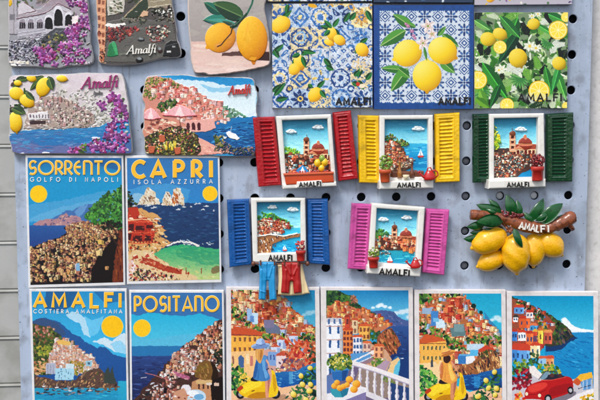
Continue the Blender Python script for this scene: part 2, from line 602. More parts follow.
        col = np.where(lit < .6, sh + (b - sh) * np.clip(lit / .6, 0, 1), b + (hi - b) * np.clip((lit - .6) / .6, 0, 1))
        rr = np.random.RandomState(s.r.randint(0, 9999))
        col = col * (1 + (rr.rand(*d.shape)[..., None] - .5) * .05)
        f = m[..., None]
        s.A[sl] = s.A[sl] * (1 - f) + col * f
        if dome: s.Z[sl] = np.where(m > 0, np.maximum(s.Z[sl], (h or 0) + dome * np.sqrt(np.clip(1.05 - d, 0.0, 1))), s.Z[sl])

    def slice_(s, cx, cy, r, a=1.0):
        s.ell(cx, cy, r, r, (225, 185, 40)); s.ell(cx, cy, r * .9, r * .9, (245, 235, 170)); s.ell(cx, cy, r * .8, r * .8, (240, 215, 90))
        for k in range(9):
            q = k * 2 * PI / 9
            s.line([(cx, cy), (cx + r * .8 * math.cos(q), cy + r * .8 * math.sin(q))], r * .05, (250, 240, 190))
        s.ell(cx, cy, r * .12, r * .12, (250, 240, 190))

    def flower(s, x, y, r, pal, n=5, ctr=(230, 200, 60), h=None, dome=0.0):
        a0 = s.r.uniform(0, 6)
        for k in range(n):
            q = a0 + k * 2 * PI / n + s.r.uniform(-.2, .2)
            s.ell(x + .55 * r * math.cos(q), y + .55 * r * math.sin(q), r * .55, r * .36, s.jc(s.r.choice(pal), 14), q, 1, h, dome=dome)
        if ctr: s.ell(x, y, r * .2, r * .2, ctr)

    def foliage(s, poly, n, pal, sz, j=14, flat=.55, h=None, dome=0.0):
        for x, y in s.pts_in(poly, n):
            s.ell(x, y, sz * s.r.uniform(.6, 1.3), sz * flat * s.r.uniform(.6, 1.3), s.jc(s.r.choice(pal), j), s.r.uniform(0, 3.1), 1, h, dome=dome)

    def houses(s, poly, n, sz, walls, roofs, win=(70, 60, 80), dark=.68, proof=.6, j=12, asp=1.0, h=None, side=.4):
        P_ = sorted(s.pts_in(poly, n), key=lambda q: q[1])
        for x, y in P_:
            z = sz(y) if callable(sz) else sz
            w = z * s.r.uniform(.7, 1.45); hh = z * s.r.uniform(.7, 1.3) * asp
            c = s.jc(s.r.choice(walls), j); cd = tuple(k * dark for k in c)
            hz = None if h is None else h * s.r.uniform(.4, 1)
            s.rect(x - w / 2, y - hh, x + w / 2, y, c, 1, hz)
            sd = w * side * s.r.uniform(.6, 1.2)
            s.rect(x + w / 2 - sd, y - hh, x + w / 2, y, cd, 1)
            if s.r.random() < proof:
                rc = s.jc(s.r.choice(roofs), j); rh = hh * .22
                s.poly([(x - w * .56, y - hh + .2), (x - w * .36, y - hh - rh), (x + w * .4, y - hh - rh), (x + w * .56, y - hh + .2)], rc, 1, hz)
            if win and z > 1.8:
                nx = max(1, int(w / 1.7)); ny = max(1, int(hh / 2.1))
                for i in range(nx):
                    for k in range(ny):
                        if s.r.random() < .8:
                            wx = x - w / 2 + w * (i + .5) / nx; wy = y - hh + hh * (k + .55) / ny
                            s.rect(wx - .24, wy - .40, wx + .22, wy + .40, s.jc(win, 15), .9)

    def warp(s, amp, cell, seed=0):
        dx = (noise2(s.H, s.W, cell * s.k, s.seed * 7 + seed) - .5) * 2 * amp * s.k + (noise2(s.H, s.W, cell * s.k / 3, s.seed * 7 + seed + 3) - .5) * amp * s.k
        dy = (noise2(s.H, s.W, cell * s.k, s.seed * 7 + seed + 1) - .5) * 2 * amp * s.k + (noise2(s.H, s.W, cell * s.k / 3, s.seed * 7 + seed + 4) - .5) * amp * s.k
        i = np.clip(np.arange(s.H)[:, None] + np.rint(dy).astype(int), 0, s.H - 1); j = np.clip(np.arange(s.W)[None] + np.rint(dx).astype(int), 0, s.W - 1)
        s.A = s.A[i, j]; s.Z = s.Z[i, j]

    def painterly(s, n, ln, wd, j=9, seed=0, a=.85, box=None, keep=None):
        """short brush strokes in the picture's own colours, following a slowly turning direction"""
        fld = noise2(s.H, s.W, 14 * s.k, s.seed + 50 + seed) * 2 * PI
        bx = box or (s.x0, s.y0, s.x1, s.y1)
        for _ in range(n):
            x = s.r.uniform(bx[0], bx[2]); y = s.r.uniform(bx[1], bx[3])
            i = min(s.H - 1, max(0, int((y - s.y0) * s.k))); jx = min(s.W - 1, max(0, int((x - s.x0) * s.k)))
            col = s.jc(tuple(s.A[i, jx] * 255), j)
            s.ell(x, y, ln * s.r.uniform(.6, 1.2), wd * s.r.uniform(.6, 1.2), col, fld[i, jx], a)

    def contrast(s, k, sat=1.0, piv=.45):
        g = s.A.mean(-1, keepdims=True)
        s.A = np.clip(piv + ((g + (s.A - g) * sat) - piv) * k, 0, 1)

    def puff(s, pts, col, a=.9):
        for x, y, r in pts: s.ell(x, y, r * 1.25, r * .8, col, 0, a, soft=.45)

    # ---- to vertices
    def sample(s, px, py):
        A = s.A.copy()
        d = np.clip(A[..., 2] - A[..., 1], 0, 1) * (A[..., 2] > A[..., 0])
        A[..., 1] += .16 * d; A[..., 2] -= .05 * d
        H2, W2 = s.H - 1, s.W - 1
        B = (A[:-1, :-1] + A[1:, :-1] + A[:-1, 1:] + A[1:, 1:]) / 4
        Zb = (s.Z[:-1, :-1] + s.Z[1:, :-1] + s.Z[:-1, 1:] + s.Z[1:, 1:]) / 4
        j = np.clip((px - s.x0) * s.k - 1, 0, W2 - 1.001); i = np.clip((py - s.y0) * s.k - 1, 0, H2 - 1.001)
        i = np.rint(i).astype(int).clip(0, H2 - 1); j = np.rint(j).astype(int).clip(0, W2 - 1)
        return B[i, j], Zb[i, j]


def bil(q, s, t):
    """quad TL,TR,BR,BL in px -> px at s (right), t (down)"""
    q = np.array(q, float)
    s = s[..., None]; t = t[..., None]
    return (q[0] * (1 - s) + q[1] * s) * (1 - t) + (q[3] * (1 - s) + q[2] * s) * t


def picture(name, cv, quad, w, zscale=0.0, mask=None, wref=None):
    q = np.array(quad, float)
    wd = max(np.linalg.norm(q[1] - q[0]), np.linalg.norm(q[2] - q[3])); ht = max(np.linalg.norm(q[3] - q[0]), np.linalg.norm(q[2] - q[1]))
    nx, ny = int(wd * cv.S) + 1, int(ht * cv.S) + 1
    S_, T_ = np.meshgrid(np.linspace(0, 1, nx), np.linspace(0, 1, ny))
    pp = bil(quad, S_, T_)
    col, z = cv.sample(pp[..., 0], pp[..., 1])
    mk = None
    if mask is not None:
        mk = cv.pmask(mask, pp[..., 0], pp[..., 1])
    u, v = P(pp[..., 0], pp[..., 1], w)
    co = W(u, v, w + z * zscale)
    return grid_mesh(name, co, col, mk, smooth=True)


def vg(y0, ca, y1, cb):
    a, b = c3(ca), c3(cb)
    def f(X, Y):
        t = np.clip((Y - y0) / (y1 - y0), 0, 1)[..., None] + X[..., None] * 0
        return a + (b - a) * t
    return f
# ------------------------------------------------------------------ the printed designs
def art_sorrento():
    c = Cv((25, 154, 127, 290), (30, 130, 205), seed=3)
    c.rect(25, 154, 127, 222, vg(156, (34, 92, 168), 178, (24, 138, 206)))
    c.poly([(60, 154), (127, 154), (127, 172), (100, 166), (70, 160)], (38, 84, 158), .8)
    c.poly(c.rough([(27, 222), (27, 205), (50, 202), (68, 199), (95, 193), (127, 186), (127, 225)], .5), (72, 150, 214), .9)
    c.poly(c.rough([(27, 221), (40, 214), (60, 207), (90, 201), (110, 197), (127, 200), (127, 225)], .4), (102, 166, 220), .7)
    c.poly(c.rough([(31, 226), (40, 222), (52, 219), (60, 214), (66, 210), (72, 211), (78, 207), (86, 204), (95, 204), (104, 206), (112, 230), (31, 230)], .5), (66, 98, 176))
    c.poly([(75, 212), (80, 206), (88, 204), (84, 212), (78, 218)], (98, 140, 205))
    c.poly(c.rough([(32, 226), (36, 222), (47, 219), (55, 220), (60, 216), (66, 213), (70, 217), (76, 215), (84, 221), (95, 222), (104, 227), (60, 228)], .6), (176, 132, 140))
    c.strokes([(34, 226), (47, 220), (66, 215), (84, 221), (98, 226)], 60, [(214, 172, 160), (120, 86, 126), (198, 150, 150), (86, 74, 130)], 1.8, .6, -.5, .4)
    c.rect(26, 225.5, 100, 262, vg(226, (40, 74, 160), 248, (32, 50, 136)))
    c.poly(c.rough([(26, 290), (28, 249), (38, 245), (50, 241), (60, 237), (66, 233), (64, 228), (72, 224), (90, 222), (127, 224), (127, 290)], .8), (24, 16, 26))
    town = [(29, 283), (30, 250), (45, 244), (60, 239), (68, 231), (66, 227), (84, 223), (104, 223), (118, 230), (116, 252), (106, 258), (100, 272), (96, 283)]
    W1 = [(226, 186, 124), (210, 160, 108), (238, 206, 148), (190, 122, 88), (240, 216, 170), (172, 110, 90), (222, 170, 100)]
    c.houses([(66, 227), (84, 222), (112, 224), (116, 236), (96, 242), (66, 240)], 420, 1.8, W1, [(130, 76, 60), (180, 120, 80)], None, .55)
    c.houses(town, 700, lambda y: 1.9 + (y - 222) / 62 * 1.7, W1, [(120, 64, 56), (190, 140, 96), (90, 44, 52)], (40, 26, 40), .5)
    for x, y in c.pts_in([(28, 284), (29, 252), (60, 240), (96, 236), (104, 256), (90, 284)], 150):
        c.ell(x, y, c.r.uniform(.6, 1.9), c.r.uniform(.4, 1.1), c.r.choice([(22, 14, 26), (60, 34, 30), (40, 50, 32)]), c.r.uniform(0, 3))
    c.poly(c.rough([(90, 284), (92, 268), (98, 256), (106, 246), (114, 238), (118, 240), (114, 262), (112, 284)], .7), (20, 12, 14))
    for q in [(101, 242, 6.5, 4.6, (226, 188, 96)), (99, 253, 6.4, 5.6, (234, 204, 138)), (77, 266, 4.6, 5.4, (206, 190, 196)), (107, 268, 4, 4, (204, 150, 96)), (89, 250, 5, 4, (190, 134, 96)), (62, 272, 4, 6, (220, 176, 120)), (70, 260, 5, 4, (214, 160, 110)), (46, 270, 4, 3.4, (226, 200, 130)), (36, 262, 4, 3, (206, 160, 110))]:
        x, y, w, h, cc = q
        c.poly([(x - w / 2, y - h * .4), (x, y - h / 2), (x + w / 2, y - h * .3), (x + w * .4, y + h / 2), (x - w * .4, y + h / 2)], cc)
        c.rect(x + w * .1, y - h * .3, x + w * .42, y + h * .45, tuple(k * .7 for k in cc))
    c.poly([(76, 263), (80, 263), (80, 271), (76, 271)], (130, 170, 214))
    c.poly(c.rough([(112, 286), (114, 262), (118, 240), (120, 226), (125, 222), (126, 286)], .6), (112, 48, 28))
    c.strokes([(113, 284), (117, 250), (121, 228), (125, 226), (125, 284)], 40, [(146, 70, 34), (70, 24, 20), (126, 54, 28)], 2.6, .7, 1.5, .2)
    for a in ([(120, 240), (112, 226), (100, 218)], [(121, 232), (118, 220), (110, 210)], [(119, 246), (108, 232), (95, 224)]):
        c.line(a, 1.3, (58, 30, 26), w2=.5)
    tree = [(84, 217), (90, 208), (98, 202), (106, 194), (114, 190), (124, 186), (126, 226), (118, 228), (108, 222), (96, 224)]
    c.foliage(tree, 150, [(44, 92, 44), (34, 74, 40), (58, 116, 48)], 3.2)
    c.foliage(c.rough(tree, 1.2), 260, [(72, 148, 56), (60, 130, 52), (44, 96, 44), (96, 164, 66), (34, 70, 38)], 1.7)
    c.foliage([(98, 225), (112, 220), (124, 224), (120, 229), (104, 229)], 60, [(24, 46, 28), (34, 26, 26)], 1.6)
    c.warp(.5, 3); c.painterly(5200, .75, .26, 9, a=.6, box=(30, 204, 126, 284))
    c.ell(38.6, 194, 8.7, 8.7, (235, 206, 70)); c.ell(38.6, 194, 8.0, 8.0, (255, 203, 18))
    c.mottle(1.2, .10, 5)
    return c


def art_capri():
    c = Cv((122, 154, 223, 286), (46, 112, 196), seed=4)
    c.rect(122, 154, 223, 206, vg(156, (52, 104, 184), 200, (44, 118, 204)))
    c.poly(c.rough([(125, 203), (125, 190), (136, 188), (148, 184), (172, 184), (190, 190), (186, 204)], .4), (72, 146, 216), .75)
    c.poly(c.rough([(126, 200), (134, 193), (142, 194), (140, 204), (126, 204)], .4), (180, 206, 226), .6)
    c.rect(122, 203, 223, 255, vg(203, (30, 52, 112), 250, (24, 44, 98)))
    c.strokes([(150, 206), (220, 206), (220, 244), (180, 240), (160, 225)], 130, [(44, 70, 130), (22, 38, 88), (54, 88, 146), (28, 70, 120)], 2.6, .4, 0, .2)
    cream = (226, 214, 192)
    for pts in ([(137, 205), (140, 200), (141, 196), (144, 195), (146, 189), (149, 187.5), (152, 190), (155, 192), (156, 197), (159, 199), (160, 205)],
                [(161, 205), (163, 199), (164, 195), (167, 191.5), (170, 192), (171, 197), (174, 205)],
                [(172, 205), (172, 196), (174, 190), (177, 187.5), (180, 188.5), (182, 193), (184, 198), (185, 205)]):
        c.poly(c.rough(pts, .4), cream)
        c.strokes(pts, 46, [(196, 160, 120), (240, 234, 220), (150, 110, 84), (214, 190, 150), (246, 240, 226)], 1.5, .6, 1.1, .5)
    c.strokes([(172, 204), (173, 193), (177, 190), (178, 204)], 22, [(206, 116, 52), (170, 84, 46)], 1.6, .7, 1.4, .3)
    c.strokes([(144, 200), (150, 193), (156, 199), (150, 203)], 16, [(120, 90, 80), (170, 120, 80)], 1.4, .5, .3, .6)
    for (x, y, w) in ((148, 206, 7), (154, 207.5, 6), (184, 207, 5), (196, 204, 3), (206, 206, 6), (203, 210, 4), (178, 209.5, 5), (191, 206.5, 2.5), (214, 211, 2), (134, 206, 5), (199, 203.6, 4)):
        c.ell(x, y, w / 2, .55, (218, 222, 230), -.1); c.poly([(x - w * .25, y), (x, y - 1.6), (x + w * .3, y)], (230, 230, 232), .8)
    # green cliff at the left and the built-up slope
    c.foliage([(124, 192), (128, 190), (134, 198), (138, 210), (130, 220), (124, 220)], 70, [(28, 34, 30), (44, 58, 36), (20, 22, 30), (60, 70, 44)], 1.8)
    c.poly(c.rough([(124, 216), (130, 210), (140, 208), (150, 212), (162, 218), (156, 222), (166, 230), (160, 236), (172, 242), (160, 250), (140, 262), (124, 284)], .8), (214, 160, 96))
    c.strokes([(126, 240), (140, 212), (158, 218), (168, 242), (150, 256), (128, 270)], 120, [(232, 196, 132), (190, 116, 66), (240, 216, 164), (168, 84, 50), (224, 180, 120)], 2.2, .7, .3, .5)
    c.strokes([(140, 212), (158, 218), (170, 242), (158, 250), (150, 236)], 50, [(90, 56, 44), (140, 84, 56), (60, 40, 44), (246, 226, 180)], 1.5, .5, .4, .6)
    c.poly([(126, 215), (136, 214), (141, 217), (152, 220), (155, 231), (153, 242), (144, 242), (132, 241), (126, 239)], (184, 50, 34))
    c.poly([(128, 208), (137, 207), (140, 215), (128, 216)], (184, 52, 34))
    for r in ((129, 224, 134, 231), (136, 226, 144, 230), (146, 225, 153, 228.5), (133, 236, 142, 241), (145, 235.5, 151, 241), (128.5, 234, 131, 240)):
        c.rect(*r, (62, 22, 28))
    for y in (222, 233, 243.4): c.line([(126, y - 1), (140, y), (158, y - 1)], .9, (226, 92, 58))
    c.line([(126, 221), (142, 219), (157, 222)], 1, (240, 190, 140))
    for x, y, w in ((131, 219.6, 5), (140, 217.6, 5), (149, 220.2, 5), (153, 231, 5), (130, 233, 4)): c.poly([(x - w / 2, y), (x - w * .3, y - 2), (x + w * .3, y - 2), (x + w / 2, y)], c.jc((236, 206, 170), 14))
    for x in range(128, 157, 3): c.line([(x, 229.5), (x, 232.4)], .45, (110, 26, 22)); c.rect(x - .2, 240.6, x + .9, 243, (120, 30, 26))
    c.strokes([(126, 214), (141, 213), (157, 222), (156, 243), (127, 242)], 46, [(214, 70, 44), (150, 30, 26), (226, 120, 80), (70, 24, 26)], 1.1, .4, .1, .5)
    c.foliage([(126, 244), (150, 244), (160, 250), (140, 256), (126, 252)], 60, [(60, 40, 36), (226, 190, 140), (180, 70, 50), (240, 220, 190), (90, 96, 56)], 1.0)
    c.rect(154.5, 218.2, 160, 219.6, (230, 224, 226)); c.ell(158, 226, 3, .8, (236, 220, 190)); c.ell(161, 233, 4, .9, (236, 200, 140), .2)
    # cove
    cove = c.rough([(150, 262), (154, 254), (162, 249), (172, 246), (184, 244), (198, 247), (210, 248), (222, 250), (222, 284), (150, 284)], .4)
    c.poly(cove, vg(246, (44, 166, 112), 278, (190, 208, 136)))
    c.poly(c.rough([(176, 250), (190, 246), (205, 250), (221, 252), (221, 264), (206, 266), (188, 260), (176, 256)], .6), (30, 142, 104), .5)
    c.strokes([(160, 252), (185, 246), (221, 252), (221, 274), (190, 268), (158, 260)], 130, [(66, 182, 120), (44, 156, 104), (104, 200, 126), (38, 146, 116), (136, 204, 120)], 2.2, .5, .3, .3, a=.45)
    c.strokes([(160, 264), (190, 268), (220, 276), (220, 284), (170, 284)], 50, [(214, 208, 130), (226, 216, 160), (160, 190, 100)], 2.4, .7, .2, .3, a=.7)
    c.line(c.rough([(166, 246), (178, 241.5), (190, 242.5), (199, 246)], .4, closed=False), 1.7, (238, 232, 226)); c.strokes([(176, 242), (186, 239), (200, 245), (212, 241), (214, 244), (196, 247)], 26, [(236, 236, 240), (170, 190, 210)], 1.4, .4, .2, .4)
    # sand, umbrellas and the crowd
    c.poly(c.rough([(124, 284), (126, 256), (136, 250), (150, 250), (158, 258), (176, 268), (196, 276), (200, 284)], .6), (226, 196, 146))
    c.strokes([(127, 272), (134, 252), (152, 252), (170, 266), (160, 280), (128, 283)], 80, [(240, 220, 186), (196, 130, 90), (236, 200, 160), (176, 66, 46)], 1.8, .7, .2, .6)
    for (x, y, w) in ((136, 257, 5), (131, 248, 4), (142, 262, 6), (150, 261, 6), (156, 265, 6), (163, 267, 6.4), (170, 269, 6), (178, 270, 7), (147, 256, 5), (134, 265, 5), (188, 273, 3)):
        c.poly([(x - w / 2, y + .8), (x - w * .2, y - 1.3), (x + w * .2, y - 1.4), (x + w / 2, y + 1), (x, y + 1.5)], c.jc((178, 52, 34), 16)); c.line([(x, y + 1), (x, y + 4)], .4, (90, 40, 30))
    c.poly(c.rough([(142, 257), (152, 259), (164, 265), (176, 269), (183, 270), (182, 275), (170, 273), (156, 268), (144, 263)], .8), (172, 58, 38)); c.strokes([(142, 258), (182, 270), (180, 274), (144, 262)], 30, [(206, 96, 60), (140, 40, 30), (226, 170, 130)], 1.8, .5, .4, .3)
    for x in (201.5, 186): c.line([(x, 268), (x, 274)], .9, (140, 40, 30))
    c.ell(216, 270, 5, 3.4, (110, 60, 40), -.6, .6)
    low = [(126, 268), (140, 268), (156, 272), (176, 276), (184, 283), (126, 283.5)]
    c.foliage(low, 240, [(24, 18, 30), (36, 30, 40), (40, 30, 44), (226, 206, 190), (190, 70, 70), (60, 70, 44), (240, 224, 214), (150, 50, 60), (206, 150, 80)], 1.3)
    c.foliage([(126, 264), (132, 258), (136, 268), (128, 276)], 30, [(240, 220, 220), (226, 170, 160)], 1.6)
    c.warp(.5, 3); c.painterly(5200, .75, .26, 9, a=.6, box=(126, 204, 221, 284))
    c.ell(210, 193.6, 7.6, 7.6, (238, 210, 90)); c.ell(210, 193.6, 6.9, 6.9, (255, 199, 22))
    c.mottle(1.2, .10, 6)
    return c


def art_amalfi():
    c = Cv((28, 287, 131, 421), (44, 148, 224), seed=5)
    c.rect(28, 287, 131, 360, vg(290, (38, 132, 206), 340, (60, 170, 232)))
    c.poly([(46, 288), (80, 288), (74, 305), (60, 312), (44, 308)], (26, 70, 140), .8)
    c.poly([(90, 288), (128, 288), (128, 300), (106, 304)], (34, 84, 160), .7)
    c.poly(c.rough([(66, 314), (72, 311), (82, 315), (88, 322), (92, 332), (90, 338), (84, 334), (80, 324), (70, 319)], .4), (178, 216, 244))
    c.poly(c.rough([(84, 316), (92, 320), (104, 316), (98, 334), (90, 336)], .4), (102, 188, 240))
    c.poly(c.rough([(92, 342), (104, 337), (112, 341), (124, 332), (127, 336), (127, 354), (114, 352), (104, 345)], .5), (206, 226, 242))
    c.poly(c.rough([(110, 344), (120, 340), (126, 346), (126, 354), (116, 352)], .4), (150, 206, 244))
    mt = c.rough([(29, 322), (36, 320), (42, 317.5), (50, 319.5), (60, 322), (66, 328), (72, 333), (80, 337), (85, 342), (92, 345), (97, 348), (103, 347), (108, 349), (112, 354), (120, 357), (129, 358), (129, 386), (29, 386)], .5)
    c.poly(mt, vg(318, (40, 78, 156), 380, (28, 66, 156)))
    c.poly(c.rough([(29, 322), (42, 318), (58, 323), (66, 334), (56, 340), (29, 340)], .5), (58, 70, 116), .7)
    hill = [(29, 324), (40, 325), (52, 328), (62, 338), (74, 342), (80, 360), (70, 372), (29, 376)]
    c.poly(c.rough(hill, .8), (60, 76, 42))
    c.foliage(hill, 420, [(52, 78, 38), (84, 108, 46), (40, 54, 34), (130, 144, 62), (120, 84, 52)], 1.5)
    c.houses([(31, 328), (46, 326), (58, 332), (44, 338), (31, 336)], 26, 2, [(206, 150, 130), (180, 110, 90)], [(150, 70, 50)], None)
    c.foliage([(36, 346), (50, 346), (52, 354), (38, 356)], 40, [(166, 164, 60), (120, 140, 50), (196, 180, 70)], 1.6)
    c.strokes([(30, 362), (48, 358), (52, 372), (30, 376)], 60, [(206, 150, 96), (170, 104, 70), (226, 180, 130)], 2, .9, .2, .5)
    Wt = [(240, 228, 220), (230, 204, 192), (246, 240, 234), (216, 176, 160), (236, 212, 196), (224, 186, 150)]
    tw = [(54, 346), (56, 340), (66, 340), (76, 346), (84, 354), (92, 357), (98, 366), (97, 376), (80, 374), (62, 376), (50, 372), (48, 362)]
    c.poly(c.rough(tw, .8), (206, 168, 154))
    c.houses(tw, 260, 2.8, Wt, [(196, 112, 84), (214, 150, 120)], (120, 90, 100), .72)
    c.foliage([(70, 362), (82, 360), (86, 372), (74, 376)], 50, [(156, 140, 50), (96, 108, 44), (186, 150, 60)], 1.5)
    c.poly([(57, 341), (62, 339.5), (70, 342), (70, 345.5), (58, 344.6)], (232, 186, 96)); c.rect(46, 363, 56, 374, (176, 176, 200)); c.rect(55, 368, 74, 380, (168, 210, 234)); c.rect(66, 364, 74, 369, (206, 226, 236))
    for x in (48, 50.6, 53.2): c.line([(x, 365), (x, 374)], .5, (130, 130, 160))
    for x, y in c.pts_in([(56, 369), (73, 369), (73, 379), (56, 379)], 16): c.rect(x - .4, y - .7, x + .4, y + .7, (70, 110, 160))
    c.rect(86, 361, 92, 366.5, (150, 196, 220)); c.rect(88, 362.5, 90, 365, (70, 100, 130))
    rocks = [(29, 388), (30, 376), (48, 378), (56, 381), (74, 381), (84, 372), (98, 368), (106, 374), (114, 380), (120, 388), (100, 392), (60, 393)]
    c.poly(c.rough(rocks, .9), (92, 68, 60))
    c.strokes(rocks, 260, [(160, 116, 82), (80, 56, 50), (200, 150, 104), (52, 42, 48), (130, 98, 74), (90, 96, 56)], 1.6, .6, -.9, .6)
    c.poly(c.rough([(104, 383), (106, 370), (108, 366), (110, 374), (112, 366), (114, 374), (116, 384)], .4), (56, 66, 62))
    c.rect(29, 388, 131, 421, vg(386, (34, 150, 200), 412, (26, 120, 180)))
    c.strokes([(30, 386), (100, 388), (100, 394), (30, 396)], 70, [(40, 40, 54), (70, 50, 56), (150, 130, 130), (30, 60, 90)], 2.4, .6, 0, .2)
    c.rect(118, 381, 131, 400, vg(380, (40, 160, 205), 400, (34, 150, 200))); c.strokes([(96, 388), (120, 386), (116, 391), (96, 393)], 26, [(60, 50, 54), (120, 90, 70)], 2, .6, 0, .2)
    c.strokes([(32, 396), (127, 392), (127, 416), (32, 416)], 90, [(60, 180, 214), (24, 110, 176), (40, 150, 206)], 5, .5, 0, .08)
    for x, y in ((57, 387), (70, 390), (90, 390), (44, 386)): c.poly([(x - 2, y), (x + 2, y), (x + 1.2, y + 1.2), (x - 1.4, y + 1.2)], (226, 226, 230)); c.line([(x, y), (x, y - 3)], .4, (220, 220, 220))
    c.warp(.4, 3); c.painterly(4600, .7, .26, 9, a=.6, box=(32, 326, 120, 400))
    c.ell(112.3, 326.6, 11, 11, (240, 214, 100)); c.ell(112.3, 326.6, 10.3, 10.3, (253, 196, 20))
    c.mottle(1.2, .10, 7)
    return c


def art_positano():
    c = Cv((128, 288, 228, 421), (46, 176, 226), seed=6)
    c.rect(128, 288, 228, 350, vg(312, (34, 168, 222), 346, (84, 188, 228)))
    c.poly(c.rough([(128, 288), (228, 288), (228, 322), (214, 318), (200, 313), (185, 316), (165, 315), (150, 312), (138, 316), (128, 313)], .3), (54, 100, 178))
    c.poly(c.rough([(128, 336), (150, 339), (190, 334), (228, 330), (228, 352), (128, 352)], .3), (90, 178, 224), .7)
    c.rect(128, 346, 228, 362, (38, 104, 178)); c.rect(128, 356, 228, 421, vg(354, (44, 60, 140), 385, (30, 32, 92)))
    c.strokes([(130, 358), (180, 356), (170, 400), (130, 402)], 90, [(54, 66, 150), (26, 28, 84), (40, 40, 110)], 4, .5, 0, .1)
    hill = [(226, 318), (216, 322), (206, 330), (196, 338), (186, 344), (176, 352), (168, 362), (158, 374), (148, 384), (134, 400), (134, 419), (226, 419)]
    c.poly(c.rough(hill, .9), (70, 44, 40))
    Wt = [(226, 196, 170), (216, 150, 106), (236, 220, 210), (190, 112, 90), (230, 176, 120), (242, 234, 232), (206, 136, 110)]
    c.houses([(225, 320), (210, 328), (190, 344), (176, 355), (166, 372), (200, 378), (225, 370)], 330, 2.8, Wt, [(150, 70, 56), (196, 110, 76)], (40, 30, 50), .5)
    c.houses([(176, 352), (190, 350), (206, 360), (192, 372), (176, 380), (160, 378)], 80, 3.4, [(236, 222, 212), (226, 190, 170), (242, 236, 232), (206, 150, 124)], [(176, 110, 96)], (60, 50, 70), .55)
    for x, y in c.pts_in(hill, 70): c.ell(x, y, c.r.uniform(.6, 1.8), c.r.uniform(.5, 1.1), (28, 20, 30), -.6)
    c.foliage([(214, 350), (225, 342), (226, 366), (218, 368)], 30, [(26, 34, 26), (40, 44, 30)], 2)
    c.strokes([(136, 402), (150, 386), (170, 372), (178, 384), (172, 404)], 26, [(196, 176, 170), (170, 110, 100), (226, 214, 206), (120, 80, 80)], 2.0, .5, .5, .4)
    c.foliage([(132, 404), (150, 392), (172, 384), (176, 410), (132, 418)], 60, [(24, 18, 26), (40, 30, 40)], 2.4)
    c.strokes([(132, 404), (156, 390), (174, 392), (172, 416), (132, 416)], 24, [(180, 166, 166), (120, 84, 84), (216, 206, 200)], 1.6, .5, .3, .8)
    c.houses([(150, 392), (168, 378), (180, 384), (178, 400), (152, 402)], 60, 2.6, [(226, 196, 180), (196, 130, 110), (240, 232, 232), (170, 110, 100)], [(150, 70, 56)], (50, 30, 50), .55)
    c.line([(145, 373), (160, 377), (170, 381)], .8, (190, 110, 110)); c.line([(141, 378), (147, 377)], .6, (190, 190, 210))
    for x, y in ((152, 384), (156, 386), (148, 390), (162, 389)): c.ell(x, y, 2.4, .7, (210, 210, 226), -.4)
    c.poly([(173, 371), (180, 373), (190, 376.6), (188, 380.6), (177, 376)], (180, 96, 130)); c.strokes([(174, 371), (190, 377), (188, 381), (177, 376)], 14, [(214, 140, 164), (150, 70, 110), (226, 180, 180)], 1.4, .5, .3, .3)
    c.warp(.4, 3); c.painterly(4200, .7, .26, 9, a=.6, box=(132, 318, 225, 402))
    # domed church
    c.poly([(192, 382), (206, 376), (224, 380), (226, 402), (190, 402)], (196, 140, 100))
    c.poly([(210, 380), (224, 376), (224, 404), (212, 404)], (26, 16, 16))
    dome = [(195, 377)] + [(206.5 + 11.6 * math.cos(math.radians(a)), 375 + 14.4 * math.sin(math.radians(a))) for a in range(190, 351, 8)] + [(218.2, 377), (206, 381)]
    c.poly(dome, (124, 86, 42)); c.poly([(210, 361), (215, 364.6), (218, 371), (218.4, 378), (211, 380), (213, 370)], (40, 24, 16))
    c.strokes([(195, 376), (199.6, 367), (206, 363), (210, 366), (209, 378)], 46, [(160, 118, 60), (106, 74, 36), (180, 136, 70), (120, 100, 40)], 2.6, .5, 1.2, .3)
    c.rect(196, 380, 212, 384, (214, 176, 120)); 
    for x in (199, 203.5, 208): c.rect(x - .8, 384, x + .8, 389, (70, 40, 36))
    c.ell(209, 384, 3, 1.4, (226, 210, 196)); c.rect(214, 383, 219, 386, (220, 190, 170))
    c.ell(186, 389, 5, 4.4, (232, 226, 232)); c.ell(195.6, 397, 10.4, 7.4, (196, 216, 236)); c.ell(193, 394, 6, 3.6, (240, 244, 248)); c.ell(199, 397, 5, 3, (110, 160, 214))
    c.poly([(174, 392), (184, 388), (188, 396), (186, 406), (172, 404)], (206, 150, 120)); c.strokes([(172, 396), (186, 394), (222, 402), (222, 418), (172, 418)], 60, [(196, 110, 80), (226, 190, 170), (120, 50, 50), (236, 226, 226)], 2.2, .8, .2, .5)
    c.painterly(500, .8, .35, 10, box=(174, 356, 225, 402))
    c.ell(142, 328.2, 8.9, 8.9, (224, 210, 110)); c.ell(142, 328.2, 8.2, 8.2, (253, 200, 26))
    c.mottle(1.2, .10, 8)
    return c


WALLS = [(226, 150, 84), (214, 112, 66), (236, 184, 112), (196, 78, 56), (240, 204, 150), (206, 130, 96), (222, 166, 100), (182, 92, 76)]
ROOF = [(186, 70, 44), (206, 96, 56), (160, 60, 50)]


